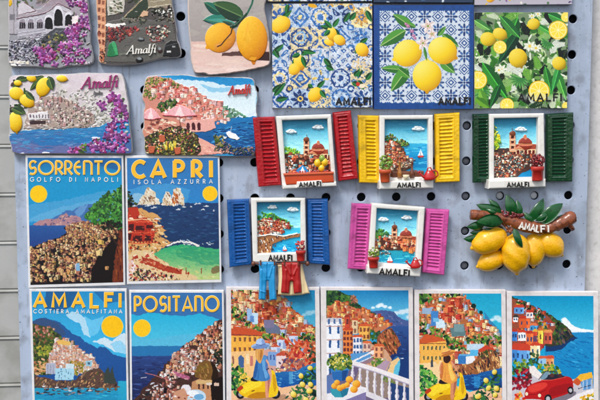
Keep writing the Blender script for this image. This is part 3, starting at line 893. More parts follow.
def hillside(c, poly, n0, n1, extra=()):
    """painted hill town: small far houses above, larger ones below, greenery between"""
    ys = [p[1] for p in poly]; ya, yb = min(ys), max(ys)
    z = lambda y: (y - ya) / (yb - ya)
    c.poly(c.rough(poly, 1), (176, 104, 66))
    c.foliage(poly, 60, [(60, 92, 46), (40, 64, 42), (120, 70, 60)], 2.2)
    sun = [(240, 176, 96), (226, 132, 76), (246, 210, 150), (206, 96, 70), (250, 228, 186), (220, 156, 120), (240, 196, 126), (196, 96, 80), (230, 186, 150), (206, 170, 176), (236, 214, 190)]
    c.houses(poly, n0 * 3, lambda y: 2.6 + 2.0 * z(y), sun, ROOF, (110, 56, 60), .66)
    c.houses(poly, n1 * 2, lambda y: 3.4 + 2.8 * z(y), sun + [(176, 196, 230), (244, 236, 226), (150, 176, 220)], ROOF + [(226, 130, 80)], (96, 60, 76), .7)
    c.foliage(poly, 90, [(50, 92, 46), (36, 66, 40), (96, 134, 58), (64, 50, 50)], 1.25)
    for p, n in extra:
        c.foliage(p, n, [(40, 76, 44), (72, 120, 52), (28, 52, 40), (100, 146, 60), (130, 160, 70)], 2.0)


def lemonbush(c, poly, lem, n=90):
    c.foliage(poly, n, [(20, 70, 48), (32, 92, 56), (16, 48, 44), (56, 120, 60)], 3.0, flat=.4)
    c.foliage(poly, n // 2, [(90, 150, 70), (60, 130, 64), (28, 80, 60)], 2.6, flat=.3)
    for x, y, r in lem:
        c.ell(x + .4, y + .5, r * 1.1, r * 1.1, (30, 60, 36)); c.lemon(x, y, r * 1.15, r, c.r.uniform(0, 3), ((236, 208, 80), (252, 240, 150), (190, 140, 30)), nub=0)


def scooter(c, ox, oy, shirt):
    """yellow motor scooter seen from behind-left; (ox, oy) = photo position of the left scene's rear wheel"""
    def T(pts): return [(x - 240 + ox, y - 394 + oy) for x, y in pts]
    c.spoly(T([(236, 398), (272, 398), (286, 393), (286, 401), (240, 404)]), (150, 110, 90), .6)
    for x, y, r in ((240.5, 394.5, 4.4), (275.5, 394, 4.8)):
        q = T([(x, y)])[0]; c.ell(q[0], q[1], r, r * 1.05, (26, 22, 34)); c.ell(q[0], q[1], r * .5, r * .55, (150, 150, 160))
    c.spoly(T([(238, 393), (240, 386), (248, 381.5), (258, 379), (266, 380), (270, 386), (270, 396), (258, 398), (246, 398)]), (240, 192, 20))
    c.spoly(T([(240, 390), (244, 384.5), (252, 381), (262, 380), (262, 386), (250, 390), (244, 395)]), (252, 220, 50))
    c.spoly(T([(246, 397), (256, 392), (268, 392), (268, 398), (252, 399)]), (196, 130, 16))
    c.spoly(T([(264, 398), (270, 390), (272, 376), (271, 369), (275, 372), (277, 384), (279, 390), (276, 397)]), (246, 204, 26))
    c.spoly(T([(272, 375), (275, 374), (277, 388), (274, 394)]), (214, 160, 20))
    c.spoly(T([(250, 381), (252, 376.5), (261, 376), (265, 379.5), (256, 382)]), (34, 24, 34))
    c.spoly(T([(236, 390), (241, 385), (244, 388), (239, 392)]), (190, 60, 30)); c.ell(*T([(253, 391)])[0], 2, .6, (120, 80, 20), -.3)
    c.line(T([(266, 370), (270, 368), (273, 370)]), .9, (60, 50, 60))


def art_scooter_blue():
    c = Cv((224, 286, 323, 421), (60, 140, 196), seed=7)
    c.rect(224, 286, 323, 345, vg(288, (28, 116, 176), 330, (90, 170, 206)))
    c.puff([(309, 313, 4), (314, 312, 3), (304, 315, 2.4)], (170, 200, 220), .7); c.poly([(292, 308), (304, 318), (317, 330), (317, 346), (300, 336)], (84, 120, 176))
    hl = [(230, 289), (276, 289), (284, 296), (290, 304), (297, 314), (304, 322), (317, 330), (317, 372), (296, 376), (262, 380), (230, 396)]
    hillside(c, hl, 190, 90, [([(231, 290), (262, 289), (262, 296), (236, 298)], 40), ([(231, 303), (240, 304), (252, 322), (268, 328), (258, 334), (232, 316)], 50), ([(262, 328), (286, 334), (300, 340), (292, 346), (262, 338)], 40), ([(296, 330), (316, 336), (316, 342), (298, 340)], 20)])
    c.houses([(234, 296), (262, 294), (268, 312), (236, 312)], 26, 5, [(232, 186, 130), (222, 140, 96), (240, 210, 170)], ROOF, (120, 70, 70), .75)
    c.houses([(256, 308), (274, 306), (278, 322), (260, 322)], 16, 5, [(176, 60, 44), (206, 96, 64), (190, 74, 52)], [(150, 50, 40), (226, 150, 100)], (80, 30, 34), .7)
    c.rect(247, 309, 252, 321, (150, 176, 222)); c.rect(252, 313, 258, 324, (190, 214, 236)); c.rect(250, 316, 254, 322, (96, 126, 196))
    c.poly([(265, 326), (272, 322), (280, 328), (280, 334), (266, 333)], (104, 108, 140)); c.rect(264, 320, 274, 328, (124, 112, 150))
    for x, y in ((282, 345), (294, 341), (276, 352)):
        c.rect(x - 5, y - 5, x + 4, y + 4, (200, 206, 232)); c.rect(x + 1, y - 4, x + 4, y + 4, (150, 160, 206)); c.poly([(x - 6, y - 5), (x, y - 8), (x + 5, y - 5)], (196, 84, 56)); c.rect(x - 3, y - 2, x - 1, y + 1, (90, 110, 180))
    # ochre palazzo
    c.poly([(231, 333), (240, 328), (262, 332), (262, 356), (256, 360), (231, 362)], (236, 176, 76)); c.poly([(230, 333), (234, 326), (256, 330), (263, 333), (262, 335.5), (231, 336)], (196, 84, 50))
    c.line([(231, 334.6), (262, 336)], .7, (110, 60, 60))
    for y in (339, 349):
        for x in range(235, 262, 5): c.rect(x - .8, y - 1.6, x + .9, y + 2.4, (120, 84, 60)); c.rect(x - 1.4, y - 1.8, x - .9, y + 2.6, (206, 120, 60))
    c.poly([(231, 352), (262, 350), (262, 384), (231, 386)], (236, 190, 130)); c.poly([(238, 358), (241, 355), (244, 358), (244, 368), (239, 368)], (70, 90, 150)); c.rect(232.4, 356, 234, 364, (140, 90, 80)); c.rect(250, 356, 253, 366, (196, 120, 110)); c.rect(246, 354, 249, 364, (240, 214, 170))
    c.rect(260, 350, 276, 384, (206, 160, 150)); c.rect(268, 352, 277, 366, (126, 150, 210)); c.rect(262, 356, 268, 372, (90, 100, 170)); c.rect(276, 355, 286, 368, (226, 206, 206)); c.poly([(275, 356), (281, 351.5), (288, 356)], (190, 80, 60))
    for x in (270, 273.4): c.rect(x, 355, x + 1.4, 360, (70, 80, 150))
    # red flowering trees and rocks
    c.foliage([(286, 340), (304, 342), (314, 350), (310, 368), (296, 370), (286, 360)], 90, [(196, 66, 44), (220, 100, 70), (170, 50, 50), (210, 130, 90)], 2.4)
    c.foliage([(278, 364), (290, 356), (304, 362), (304, 370), (284, 374)], 50, [(176, 110, 96), (206, 150, 120), (96, 70, 110), (160, 90, 80)], 2.2)
    c.foliage([(306, 336), (316, 338), (316, 364), (310, 362)], 34, [(40, 60, 50), (60, 80, 60), (190, 80, 50)], 2)
    c.poly(c.rough([(272, 374), (284, 372), (296, 371), (306, 366), (317, 362), (317, 388), (290, 390), (274, 388)], .4), vg(368, (46, 104, 178), 386, (24, 70, 160)))
    c.strokes([(274, 376), (316, 366), (312, 380), (276, 386)], 44, [(70, 140, 206), (24, 66, 150), (120, 180, 220)], 2.4, .4, 0, .15)
    c.rect(289, 372, 293, 384, (110, 176, 220), .6)
    c.poly([(231, 386), (262, 380), (282, 388), (300, 384), (317, 386), (317, 420), (231, 420)], (232, 186, 146)); c.strokes([(232, 398), (280, 390), (316, 392), (316, 418), (232, 418)], 50, [(240, 206, 170), (206, 150, 120)], 5, .8, -.1, .1)
    c.foliage([(231, 364), (240, 368), (250, 380), (246, 392), (231, 396)], 100, [(50, 110, 56), (30, 74, 52), (90, 150, 70), (130, 160, 60), (20, 52, 46)], 2.4)
    c.foliage([(238, 374), (252, 374), (252, 382), (240, 384)], 26, [(226, 186, 60), (240, 206, 90)], 1.6)
    c.warp(.28, 2); c.painterly(9000, .7, .22, 12, a=.6); c.contrast(1.08, 1.0)
    lemonbush(c, [(286, 398), (294, 388), (304, 376), (316, 366), (316, 418), (286, 418)], [(301, 376, 2.4), (310, 368, 2.3), (302.5, 384.5, 2.6), (310.5, 384.5, 2.4), (309.5, 391, 2.7), (293.5, 394.5, 2.9), (306, 400, 2.6), (298, 406, 2.6)])
    scooter(c, 240, 394, None)
    # rider: blue dress and wide hat
    c.spoly([(265, 374), (270.4, 374), (270, 384), (268.6, 392), (268.8, 398), (265.4, 398), (265.2, 388)], (226, 156, 126)); c.spoly([(267.6, 376), (270.4, 375), (269.6, 386), (268.2, 396), (267.6, 388)], (190, 116, 96))
    c.spoly([(255.6, 360), (258, 357), (262, 356), (265.6, 358), (266.6, 364), (265.4, 369), (268.6, 373), (270.6, 379), (266, 381.6), (258, 381), (252.4, 378.6), (254.4, 371), (256.4, 367)], (62, 112, 192))
    c.spoly([(262, 359), (265.4, 360), (265.2, 369), (269, 376), (265, 380), (262.6, 370)], (104, 156, 224)); c.spoly([(255.4, 362), (257.6, 360), (258, 368), (255.6, 379), (252.6, 378)], (40, 78, 164)); c.line([(258.6, 370), (258, 380)], .5, (40, 76, 160)); c.line([(263, 371), (265, 380)], .5, (44, 84, 168))
    c.line([(265.4, 358.6), (268.4, 363.6), (270.4, 369.6)], 1.7, (230, 166, 136), w2=1.1); c.spoly([(262.4, 355.4), (265.6, 355), (267.4, 358), (265.6, 361), (262.6, 359)], (84, 130, 206))
    c.spoly([(256.6, 348), (263, 348), (263.8, 352), (262.6, 358), (260.6, 364), (257.8, 362), (255.6, 357), (255.4, 351)], (224, 162, 84)); c.spoly([(260.4, 350), (262.6, 350), (262.4, 356), (260.6, 362), (259.6, 356)], (186, 118, 56)); c.line([(257.4, 351), (257.2, 359)], .5, (246, 200, 120)); c.line([(259, 351), (258.8, 361)], .4, (196, 130, 60))
    c.ell(260.5, 345.8, 9.4, 3.0, (160, 178, 230), -.1); c.ell(260.7, 346.8, 8.4, 2.0, (112, 132, 200), -.1); c.spoly([(255.6, 345), (256.4, 340), (260.4, 337.8), (264.4, 339.6), (265.6, 344.6), (260, 346)], (176, 194, 240)); c.spoly([(261.6, 339), (264.4, 340), (265.4, 344), (262, 345)], (134, 152, 214)); c.line([(255.8, 344.4), (260.6, 345.4), (265.6, 343.8)], 1.0, (92, 108, 180))
    c.painterly(700, .7, .3, 8)
    c.mottle(1.0, .14, 9)
    return c


def art_scooter_yellow():
    c = Cv((412, 288, 509, 421), (40, 164, 208), seed=8)
    c.rect(412, 288, 509, 350, vg(292, (28, 150, 198), 330, (60, 176, 214)))
    c.puff([(497, 318, 4), (492, 320, 2.6), (501, 320, 4)], (206, 226, 236)); c.poly([(484, 312), (492, 322), (502, 332), (502, 350), (488, 336)], (54, 120, 180))
    hl = [(418, 293), (462, 293), (470, 304), (480, 314), (488, 322), (496, 330), (502, 338), (502, 372), (470, 376), (446, 380), (418, 396)]
    hillside(c, hl, 190, 100, [([(419, 294), (430, 294), (434, 300), (420, 304)], 34), ([(440, 293), (458, 293), (462, 298), (444, 298)], 20), ([(419, 320), (430, 326), (446, 334), (456, 342), (446, 344), (420, 332)], 60), ([(444, 338), (458, 340), (466, 350), (446, 350)], 40), ([(480, 338), (502, 336), (502, 346), (484, 344)], 30), ([(466, 338), (480, 334), (486, 344), (470, 348)], 24)])
    for x, y, r in ((461.5, 297, 1.6), (473.5, 306, 2.4), (481, 312.5, 1.8), (452, 294, 2)):
        c.ell(x, y, r, r, (20, 50, 50)); c.line([(x, y), (x, y + 3)], .7, (50, 40, 30))
    c.rect(422, 308, 432, 314, (150, 170, 206)); c.rect(431, 311, 438, 326, (70, 120, 200)); c.rect(436, 319, 445, 328, (206, 226, 240)); c.rect(441, 313, 446, 318, (180, 60, 40)); c.rect(433, 318, 439, 322, (120, 180, 226))
    c.houses([(444, 304), (460, 302), (468, 322), (446, 324)], 20, 5, [(190, 60, 46), (206, 90, 60), (226, 130, 84)], [(160, 50, 40), (236, 170, 110)], (90, 36, 36), .7)
    c.poly([(450, 328), (464, 326), (466, 336), (452, 337)], (96, 126, 130)); c.rect(454, 324, 464, 332, (120, 150, 156))
    # palazzo
    c.poly([(420, 342), (430, 336), (446, 340), (448, 362), (420, 366)], (236, 178, 84)); c.poly([(419, 341), (426, 334), (442, 338), (447, 341), (419, 344)], (200, 90, 50)); c.line([(420, 343.6), (446, 343.6)], .6, (120, 60, 50))
    for y in (348, 358):
        for x in range(424, 447, 4): c.rect(x - .7, y - 1.8, x + .8, y + 2, (80, 84, 60)); c.rect(x - 1.2, y - 2, x - .8, y + 2.2, (226, 206, 150))
    c.poly([(419, 364), (448, 360), (448, 386), (419, 388)], (240, 206, 156)); c.rect(431, 360, 433, 367, (60, 70, 90)); c.rect(425, 372, 428, 376, (226, 226, 230)); c.rect(436, 360, 439, 364, (240, 190, 110))
    c.rect(459, 354, 472, 362, (96, 160, 216)); c.rect(467, 344, 484, 350, (190, 210, 230)); c.poly([(478, 350), (486, 345), (496, 350), (496, 354), (478, 354)], (196, 70, 50)); c.rect(470, 350, 478, 356, (90, 170, 226)); c.rect(458, 356, 466, 364, (60, 110, 190)); c.poly([(466, 357), (474, 356), (476, 364), (466, 364)], (232, 232, 236))
    rk = [(456, 374), (460, 366), (470, 364), (476, 360), (480, 352), (494, 350), (500, 358), (500, 368), (484, 374), (470, 376)]
    c.poly(c.rough(rk, .6), (150, 96, 60)); c.strokes(rk, 120, [(214, 160, 100), (96, 60, 50), (232, 190, 130), (180, 110, 70), (60, 46, 50)], 2.4, .7, 1.2, .35)
    c.foliage([(478, 352), (500, 350), (500, 354), (482, 358)], 20, [(70, 90, 50), (90, 70, 50)], 1.6)
    c.poly(c.rough([(458, 376), (476, 374), (492, 370), (502, 368), (502, 392), (466, 390)], .4), vg(370, (34, 84, 168), 388, (22, 52, 130)))
    c.strokes([(462, 376), (498, 372), (494, 386), (466, 388)], 40, [(54, 130, 206), (20, 44, 116), (40, 90, 180)], 2.4, .4, 0, .15); c.rect(474, 376, 480, 388, (60, 150, 220), .55)
    c.poly([(419, 388), (448, 382), (470, 392), (486, 388), (502, 388), (502, 420), (419, 420)], (232, 186, 150)); c.strokes([(420, 400), (466, 394), (500, 396), (500, 418), (420, 418)], 40, [(240, 210, 176), (206, 150, 124)], 5, .8, -.1, .1)
    c.foliage([(419, 364), (428, 370), (438, 378), (432, 392), (419, 396)], 110, [(70, 150, 64), (40, 110, 60), (110, 180, 80), (30, 74, 52), (150, 190, 90)], 2.2)
    c.warp(.28, 2); c.painterly(9000, .7, .22, 12, a=.6); c.contrast(1.08, 1.0)
    lemonbush(c, [(472, 398), (482, 384), (494, 374), (501, 370), (501, 418), (472, 418)], [(494.5, 372, 2.4), (486, 380.5, 2.5), (488.5, 388, 2.4), (496.5, 388.5, 2.6), (478, 396.5, 2.8), (495, 395, 2.4), (488, 404, 2.6)])
    scooter(c, 428, 396.5, None)
    # rider: yellow dress, straw hat, dark hair
    c.spoly([(451, 374), (457.4, 376), (456.6, 386), (454.6, 394), (453.6, 400), (450.4, 400), (450.6, 388)], (216, 142, 102)); c.spoly([(454.4, 378), (457.4, 377), (456, 388), (453.6, 397), (453.4, 388)], (176, 104, 76))
    c.spoly([(440.6, 363), (443.6, 360.6), (448, 360), (451.6, 362), (452.4, 367), (453, 371), (456.4, 375), (457.6, 380), (452, 384), (445, 382.6), (439.6, 378.6), (441.6, 371)], (238, 162, 70)); c.spoly([(447.6, 363), (451, 364), (452, 371), (456, 378), (451.6, 382), (449, 372)], (252, 206, 100)); c.spoly([(440.6, 365), (443, 362), (443.6, 371), (442, 380), (439.6, 378)], (204, 116, 58)); c.line([(445.4, 371), (445, 381)], .5, (206, 120, 56))
    c.line([(451.4, 361.6), (454.6, 367), (457.6, 371.4)], 1.6, (228, 152, 112), w2=1.0); c.line([(441.6, 362.6), (440, 368), (441, 374)], 1.4, (218, 138, 98))
    c.spoly([(443.4, 356), (447.6, 354.6), (450.6, 356.6), (450.8, 360), (448.6, 363), (445.4, 363.4), (443.2, 360.6)], (52, 28, 30)); c.line([(446, 357), (445.4, 362)], .4, (96, 56, 46))
    c.ell(447.5, 353.4, 8.2, 2.4, (238, 172, 80), -.32); c.ell(447.9, 354.2, 7, 1.5, (190, 112, 52), -.32); c.spoly([(441.6, 353.6), (442, 350), (445, 347.6), (448.6, 348.6), (450.4, 351.6), (446, 353.6)], (248, 192, 98)); c.line([(441.8, 353.4), (446.4, 352.6), (450.4, 350.9)], .9, (180, 70, 56))
    c.painterly(700, .7, .3, 8)
    c.mottle(1.0, .14, 10)
    return c


def art_balcony():
    c = Cv((319, 286, 416, 421), (50, 144, 206), seed=9)
    c.rect(319, 286, 416, 320, vg(289, (28, 112, 184), 314, (100, 176, 220)))
    c.puff([(381, 305, 3), (378, 306.4, 2.6), (385, 306.4, 2.6), (373, 307.6, 2), (390, 307.6, 2.2)], (236, 242, 246)); c.puff([(402, 312, 4), (408, 311, 4), (396, 313, 3), (410, 317, 4)], (214, 226, 238))
    c.poly(c.rough([(366, 312), (376, 311), (386, 310), (394, 312), (400, 318), (410, 322), (410, 330), (366, 330)], .4), (74, 84, 150)); c.strokes([(376, 314), (394, 313), (406, 322), (400, 328), (380, 326)], 40, [(96, 96, 160), (60, 66, 130), (120, 110, 170)], 2, .5, .5, .4)
    c.rect(384, 326, 416, 362, vg(326, (52, 74, 150), 356, (30, 44, 110))); c.strokes([(392, 330), (408, 328), (408, 358), (394, 350)], 30, [(30, 40, 100), (60, 84, 160)], 2.6, .5, .1, .1)
    hl = [(326, 290), (342, 291), (352, 298), (360, 304), (370, 309), (382, 318), (392, 326), (396, 334), (392, 340), (372, 342), (326, 344)]
    c.poly(c.rough([(326, 289), (336, 290), (345, 294), (352, 296), (360, 306), (372, 312), (380, 318), (326, 320)], .6), (48, 84, 48))
    c.foliage([(327, 290), (344, 293), (358, 304), (366, 310), (330, 306)], 110, [(34, 62, 40), (54, 94, 50), (80, 124, 60), (28, 46, 40)], 1.8)
    c.foliage([(350, 296), (354, 295), (358, 303), (352, 304)], 20, [(190, 130, 100), (150, 96, 80)], 1.6)
    hill2 = [(327, 306), (336, 303), (350, 306), (366, 311), (380, 318), (391, 326), (380, 332), (352, 334), (327, 322)]
    c.poly(c.rough(hill2, .6), (196, 120, 84)); c.houses(hill2, 130, 3.0, WALLS + [(236, 210, 180), (240, 200, 110)], ROOF, (110, 60, 60), .68)
    c.foliage([(354, 336), (366, 330), (380, 332), (386, 342), (372, 352), (356, 350)], 70, [(50, 92, 46), (76, 120, 54), (34, 60, 40)], 2.2)
    rk = [(378, 336), (384, 330), (392, 328), (397, 336), (401, 343), (396, 352), (390, 357), (384, 358), (376, 350)]
    c.poly(c.rough(rk, .5), (150, 84, 56)); c.strokes(rk, 80, [(186, 110, 70), (96, 54, 46), (206, 136, 90), (60, 80, 50)], 2.4, .7, 1.2, .35)
    # bay and beach
    c.poly([(384, 372), (396, 356), (404, 358), (410, 356), (410, 384), (388, 380)], (40, 90, 160)); c.poly(c.rough([(392, 372), (396, 362), (403, 357), (400, 366), (398, 376), (394, 376)], .3), (96, 180, 214)); c.poly(c.rough([(386, 374), (391, 362), (398, 357.5), (400, 359), (395, 366), (393, 376)], .3), (232, 196, 140))
    c.poly([(400, 358), (410, 350), (410, 384), (398, 380), (400, 368)], (30, 50, 120)); c.ell(402, 358.4, 1.6, .5, (220, 230, 240))
    # terraces in the middle
    c.poly([(354, 352), (372, 344), (386, 350), (392, 360), (386, 372), (354, 366)], (206, 160, 130))
    c.houses([(356, 356), (372, 346), (384, 352), (384, 364), (362, 366)], 22, 5, [(236, 214, 196), (220, 130, 90), (200, 150, 150), (226, 190, 150)], ROOF, (120, 80, 90), .75)
    c.poly([(350, 362), (366, 352), (374, 350), (374, 354), (354, 368)], (232, 226, 220)); c.poly([(352, 364), (372, 354), (374, 360), (356, 370)], (150, 120, 130)); c.foliage([(372, 356), (386, 360), (384, 370), (372, 368)], 34, [(120, 140, 60), (80, 120, 54), (200, 180, 80)], 1.8)
    c.poly([(374, 368), (386, 360), (390, 362), (384, 374)], (176, 150, 170))
    # houses in front
    def bl(x0, x1, y0, y1, wall, roof, nx, ny, win, dk=.8):
        c.rect(x0, y0, x1, y1, wall); c.rect(x1 - (x1 - x0) * .16, y0, x1, y1, tuple(k * dk for k in wall)); c.poly([(x0 - .8, y0 + .4), (x0 + .8, y0 - 2), (x1 - .8, y0 - 2), (x1 + .8, y0 + .4)], roof)
        for i in range(nx):
            for k in range(ny):
                x = x0 + (x1 - x0) * (i + .5) / nx; y = y0 + (y1 - y0) * (k + .55) / ny; h = (y1 - y0) / ny * .3
                c.rect(x - 1.1, y - h, x + 1.1, y + h, win); c.rect(x - .2, y - h, x + .2, y + h, tuple(q * .6 for q in win))
    bl(352, 358, 320, 334, (226, 200, 160), (196, 90, 60), 1, 2, (150, 110, 90)); bl(345, 350, 317, 334, (206, 80, 60), (150, 60, 50), 1, 2, (120, 60, 60)); bl(359, 370, 326, 340, (236, 180, 90), (206, 96, 56), 3, 2, (150, 90, 60))
    bl(343, 353, 330, 358, (226, 130, 64), (196, 80, 50), 3, 5, (120, 60, 60)); bl(353, 362.5, 337, 356, (232, 228, 232), (206, 90, 56), 3, 3, (70, 100, 170)); bl(363, 371, 343, 356, (226, 190, 170), (216, 110, 70), 2, 2, (150, 110, 110)); bl(374, 384, 346, 358, (236, 170, 120), (206, 100, 60), 2, 2, (150, 90, 80))
    bl(326, 342.5, 322, 378, (234, 234, 240), (226, 222, 220), 2, 4, (52, 84, 160)); c.rect(326, 318, 342, 322, (200, 196, 206))
    for x in (329, 334.5, 340): c.rect(x - 1, 319, x + 1, 324, (80, 100, 160))
    for y in (326, 339.5, 353): c.rect(326, y, 343, y + .9, (190, 150, 140))
    c.poly([(350, 354), (370, 352), (371, 358), (354, 366)], (90, 140, 206)); c.line([(352, 362), (372, 352)], 1.6, (238, 232, 230)); c.line([(352, 366), (374, 356)], .8, (226, 220, 226))
    c.warp(.28, 2); c.painterly(9000, .7, .22, 12, a=.6); c.contrast(1.08, 1.0)
    # balustrade
    c.poly([(350, 364), (378, 372), (409, 384), (409, 420), (326, 420), (326, 376)], (110, 90, 130)); c.poly([(360, 366), (409, 386), (409, 398), (372, 398), (352, 390)], (150, 130, 120))
    c.foliage([(378, 372), (392, 378), (398, 386), (384, 384)], 24, [(120, 140, 60), (84, 120, 60)], 1.6)
    c.poly([(388, 382), (409, 388), (409, 412), (390, 408)], (36, 54, 120))
    for k in range(8):
        x = 352.5 + k * 7.4; y0 = 366 + k * 2.35; hh = 17 + k * 2.1
        for f, r in ((.06, 1.4), (.2, 1.0), (.38, 1.7), (.55, 2.1), (.7, 1.5), (.86, 1.0), (.96, 1.6)): c.ell(x, y0 + hh * f, r, hh * .1, (222, 216, 226))
        c.line([(x - .5, y0 + hh * .25), (x - .7, y0 + hh * .8)], .8, (246, 240, 240)); c.line([(x + 1.1, y0 + hh * .3), (x + 1.2, y0 + hh * .8)], .7, (166, 150, 186))
    c.poly([(346, 358.5), (376, 367.5), (410, 379.5), (410, 384.5), (376, 372), (346, 363)], (240, 234, 236)); c.line([(346, 363.4), (376, 372.4), (410, 385)], 1, (176, 160, 190))
    c.poly([(352, 384), (410, 410), (410, 416), (352, 390)], (226, 220, 228))
    # table, pot, fruit
    c.poly([(326, 390), (350, 384), (368, 388), (366, 392), (336, 404), (326, 404)], (236, 232, 238)); c.poly([(326, 404), (336, 404), (366, 392), (366, 420), (326, 420)], (130, 110, 170)); c.poly([(326, 376), (334, 374), (336, 392), (326, 394)], (96, 110, 180))
    c.poly([(331, 370), (349, 369), (346.5, 379.5), (344, 381), (335, 381), (333, 379)], (40, 90, 180)); c.poly([(330.6, 368), (349.4, 367.4), (349, 371), (331, 372)], (60, 120, 206)); c.poly([(342, 371), (348, 370), (345.5, 380), (342, 381)], (26, 60, 140))
    c.foliage([(327, 362), (332, 356), (340, 353), (348, 356), (353, 362), (350, 369), (331, 370)], 120, [(60, 104, 44), (96, 130, 50), (34, 66, 40), (150, 160, 60)], 2.2); c.foliage([(330, 362), (340, 355), (350, 360), (346, 368), (333, 368)], 26, [(236, 216, 120), (214, 196, 80)], 1.3)
    c.poly([(330, 389), (349, 388), (347.5, 394), (343, 397.5), (335, 397.5), (331.5, 394)], (52, 150, 176)); c.poly([(340, 390), (349, 388), (347, 395), (342, 397.5)], (34, 110, 150))
    for x, y, r in ((334.5, 386, 3.3), (340, 388, 3.4), (337, 382.6, 3.0), (343.6, 386.4, 3.0), (349.4, 379.6, 3.8), (347, 385, 3), (356.5, 384, 4.2), (354, 389.5, 3.8)):
        c.lemon(x, y, r, r * .92, .2, ((240, 160, 40), (252, 206, 90), (196, 96, 24)), nub=0)
    c.painterly(900, .7, .28, 8)
    c.mottle(1.0, .12, 11)
    return c


def art_car():
    c = Cv((505, 290, 602, 421), (30, 150, 208), seed=10)
    c.rect(505, 290, 602, 334, vg(296, (12, 136, 194), 326, (70, 176, 220)))
    c.spoly([(560, 336), (562, 320), (565, 316.6), (568, 320), (571, 324), (576, 327), (582, 329), (590, 330), (596, 330.4), (596, 335)], (222, 232, 240)); c.puff([(564, 320, 3), (567, 324, 3.6), (571, 327, 3.4), (575, 329, 3), (579, 330, 2.6), (584, 330.6, 2.4), (589, 331, 2), (594, 331, 2)], (242, 246, 248))
    c.rect(545, 332.5, 602, 400, vg(332, (36, 128, 200), 376, (22, 124, 196))); c.strokes([(556, 340), (594, 336), (594, 368), (566, 372), (556, 356)], 80, [(20, 104, 180), (54, 150, 214), (16, 92, 170)], 3.4, .5, .3, .2)
    cape = [(511, 297), (522, 300), (534, 306), (546, 313), (556, 318), (562, 322), (566, 326), (572, 331), (574, 337), (566, 342), (556, 346), (546, 346), (520, 346)]
    c.poly(c.rough([(546, 342), (574, 336), (577, 338), (568, 343), (562, 350), (546, 352)], .5), (26, 50, 110))
    c.poly(c.rough(cape, .7), (60, 62, 48)); c.foliage([(536, 308), (556, 319), (572, 332), (560, 344), (540, 340)], 160, [(44, 74, 40), (76, 104, 48), (30, 44, 40), (110, 80, 56), (56, 90, 44)], 2.0)
    c.strokes([(556, 330), (566, 328), (574, 335), (566, 342), (554, 344)], 50, [(70, 60, 74), (110, 84, 80), (36, 40, 60)], 2, .7, 1, .4)
    hl = [(511, 298), (522, 301), (540, 310), (550, 318), (556, 326), (552, 336), (544, 346), (540, 352), (511, 352)]
    c.poly(hl, (150, 80, 60)); c.houses(hl, 130, 3.0, [(214, 90, 56), (236, 226, 214), (226, 150, 70), (190, 60, 46), (90, 130, 206), (240, 200, 90), (236, 210, 190)], [(190, 60, 44), (170, 50, 44)], (60, 60, 90), .66)
    c.foliage([(511, 297), (526, 303), (548, 318), (540, 318), (520, 306)], 40, [(30, 40, 40), (50, 74, 44)], 1.7); c.foliage([(536, 314), (552, 324), (548, 344), (536, 336)], 40, [(50, 84, 44), (80, 110, 52), (200, 150, 60)], 1.8)
    def hs(x0, y0, x1, y1, wall, roof, wn=(40, 60, 120), n=2):
        c.rect(x0, y0, x1, y1, wall); c.rect(x1 - (x1 - x0) * .3, y0, x1, y1, tuple(min(255, k * 1.22) for k in wall)); c.poly([(x0 - 1, y0 + .6), (x0 + 1.5, y0 - 2.2), (x1 - 1, y0 - 2.4), (x1 + 1, y0 + .6)], roof)
        for i in range(n):
            x = x0 + (x1 - x0) * (i + .5) / n; y = (y0 + y1) / 2; h = (y1 - y0) * .18; c.rect(x - .7, y - h, x + .7, y + h, wn)
    hs(514, 307, 524, 314, (96, 140, 214), (200, 70, 50)); hs(513, 317, 518, 322, (240, 240, 240), (60, 60, 60)); hs(519, 318, 530, 328, (214, 96, 52), (190, 60, 40)); hs(530, 325, 537, 332, (70, 140, 206), (220, 120, 80)); hs(526, 312, 533, 318, (226, 214, 206), (190, 60, 44)); hs(538, 330, 543, 344, (236, 196, 80), (206, 110, 60), (90, 60, 50), 1); hs(544, 332, 552, 344, (190, 90, 70), (226, 150, 90), (70, 50, 60))
    hs(512, 331, 517, 341, (60, 110, 200), (180, 60, 46)); hs(518, 332, 526, 341, (236, 240, 244), (200, 70, 50), (60, 80, 130), 3); hs(526, 333, 533, 346, (226, 110, 60), (190, 60, 44)); hs(533, 331, 537, 347, (200, 70, 50), (230, 170, 70))
    hs(511.5, 349, 520, 362, (70, 120, 206), (190, 56, 44)); hs(520, 350, 530, 363, (104, 150, 222), (206, 74, 52), (36, 54, 120)); c.poly([(511, 349), (514, 343), (528, 344), (534, 350), (520, 350.5)], (200, 70, 50)); hs(530.5, 345, 540, 358, (240, 220, 170), (200, 74, 50), (60, 80, 130)); hs(538, 358, 552, 366, (150, 190, 226), (216, 100, 66), (70, 100, 170)); hs(546, 358, 554, 370, (226, 150, 100), (206, 84, 60), (90, 60, 60))
    c.foliage([(512, 360), (530, 360), (536, 366), (528, 372), (512, 374)], 60, [(70, 120, 50), (130, 160, 60), (40, 80, 46), (170, 180, 70)], 2); c.foliage([(538, 364), (556, 366), (562, 374), (548, 378), (538, 372)], 56, [(110, 150, 54), (190, 186, 60), (60, 104, 50)], 2); c.foliage([(530, 354), (538, 352), (538, 364), (531, 362)], 20, [(36, 66, 40), (60, 90, 50)], 1.8)
    c.poly([(511, 382), (530, 374), (552, 374), (570, 380), (593, 376), (593, 420), (511, 420)], (196, 190, 200)); c.poly([(529, 366), (534, 366), (546, 378), (540, 380), (530, 374)], (232, 224, 220))
    c.foliage([(511, 372), (524, 368), (534, 374), (532, 386), (512, 392)], 80, [(150, 30, 50), (110, 30, 50), (60, 50, 50), (190, 40, 56)], 2.2); c.foliage([(511, 394), (522, 392), (526, 400), (514, 418)], 40, [(206, 50, 40), (236, 196, 70), (80, 110, 50), (230, 120, 60)], 2)
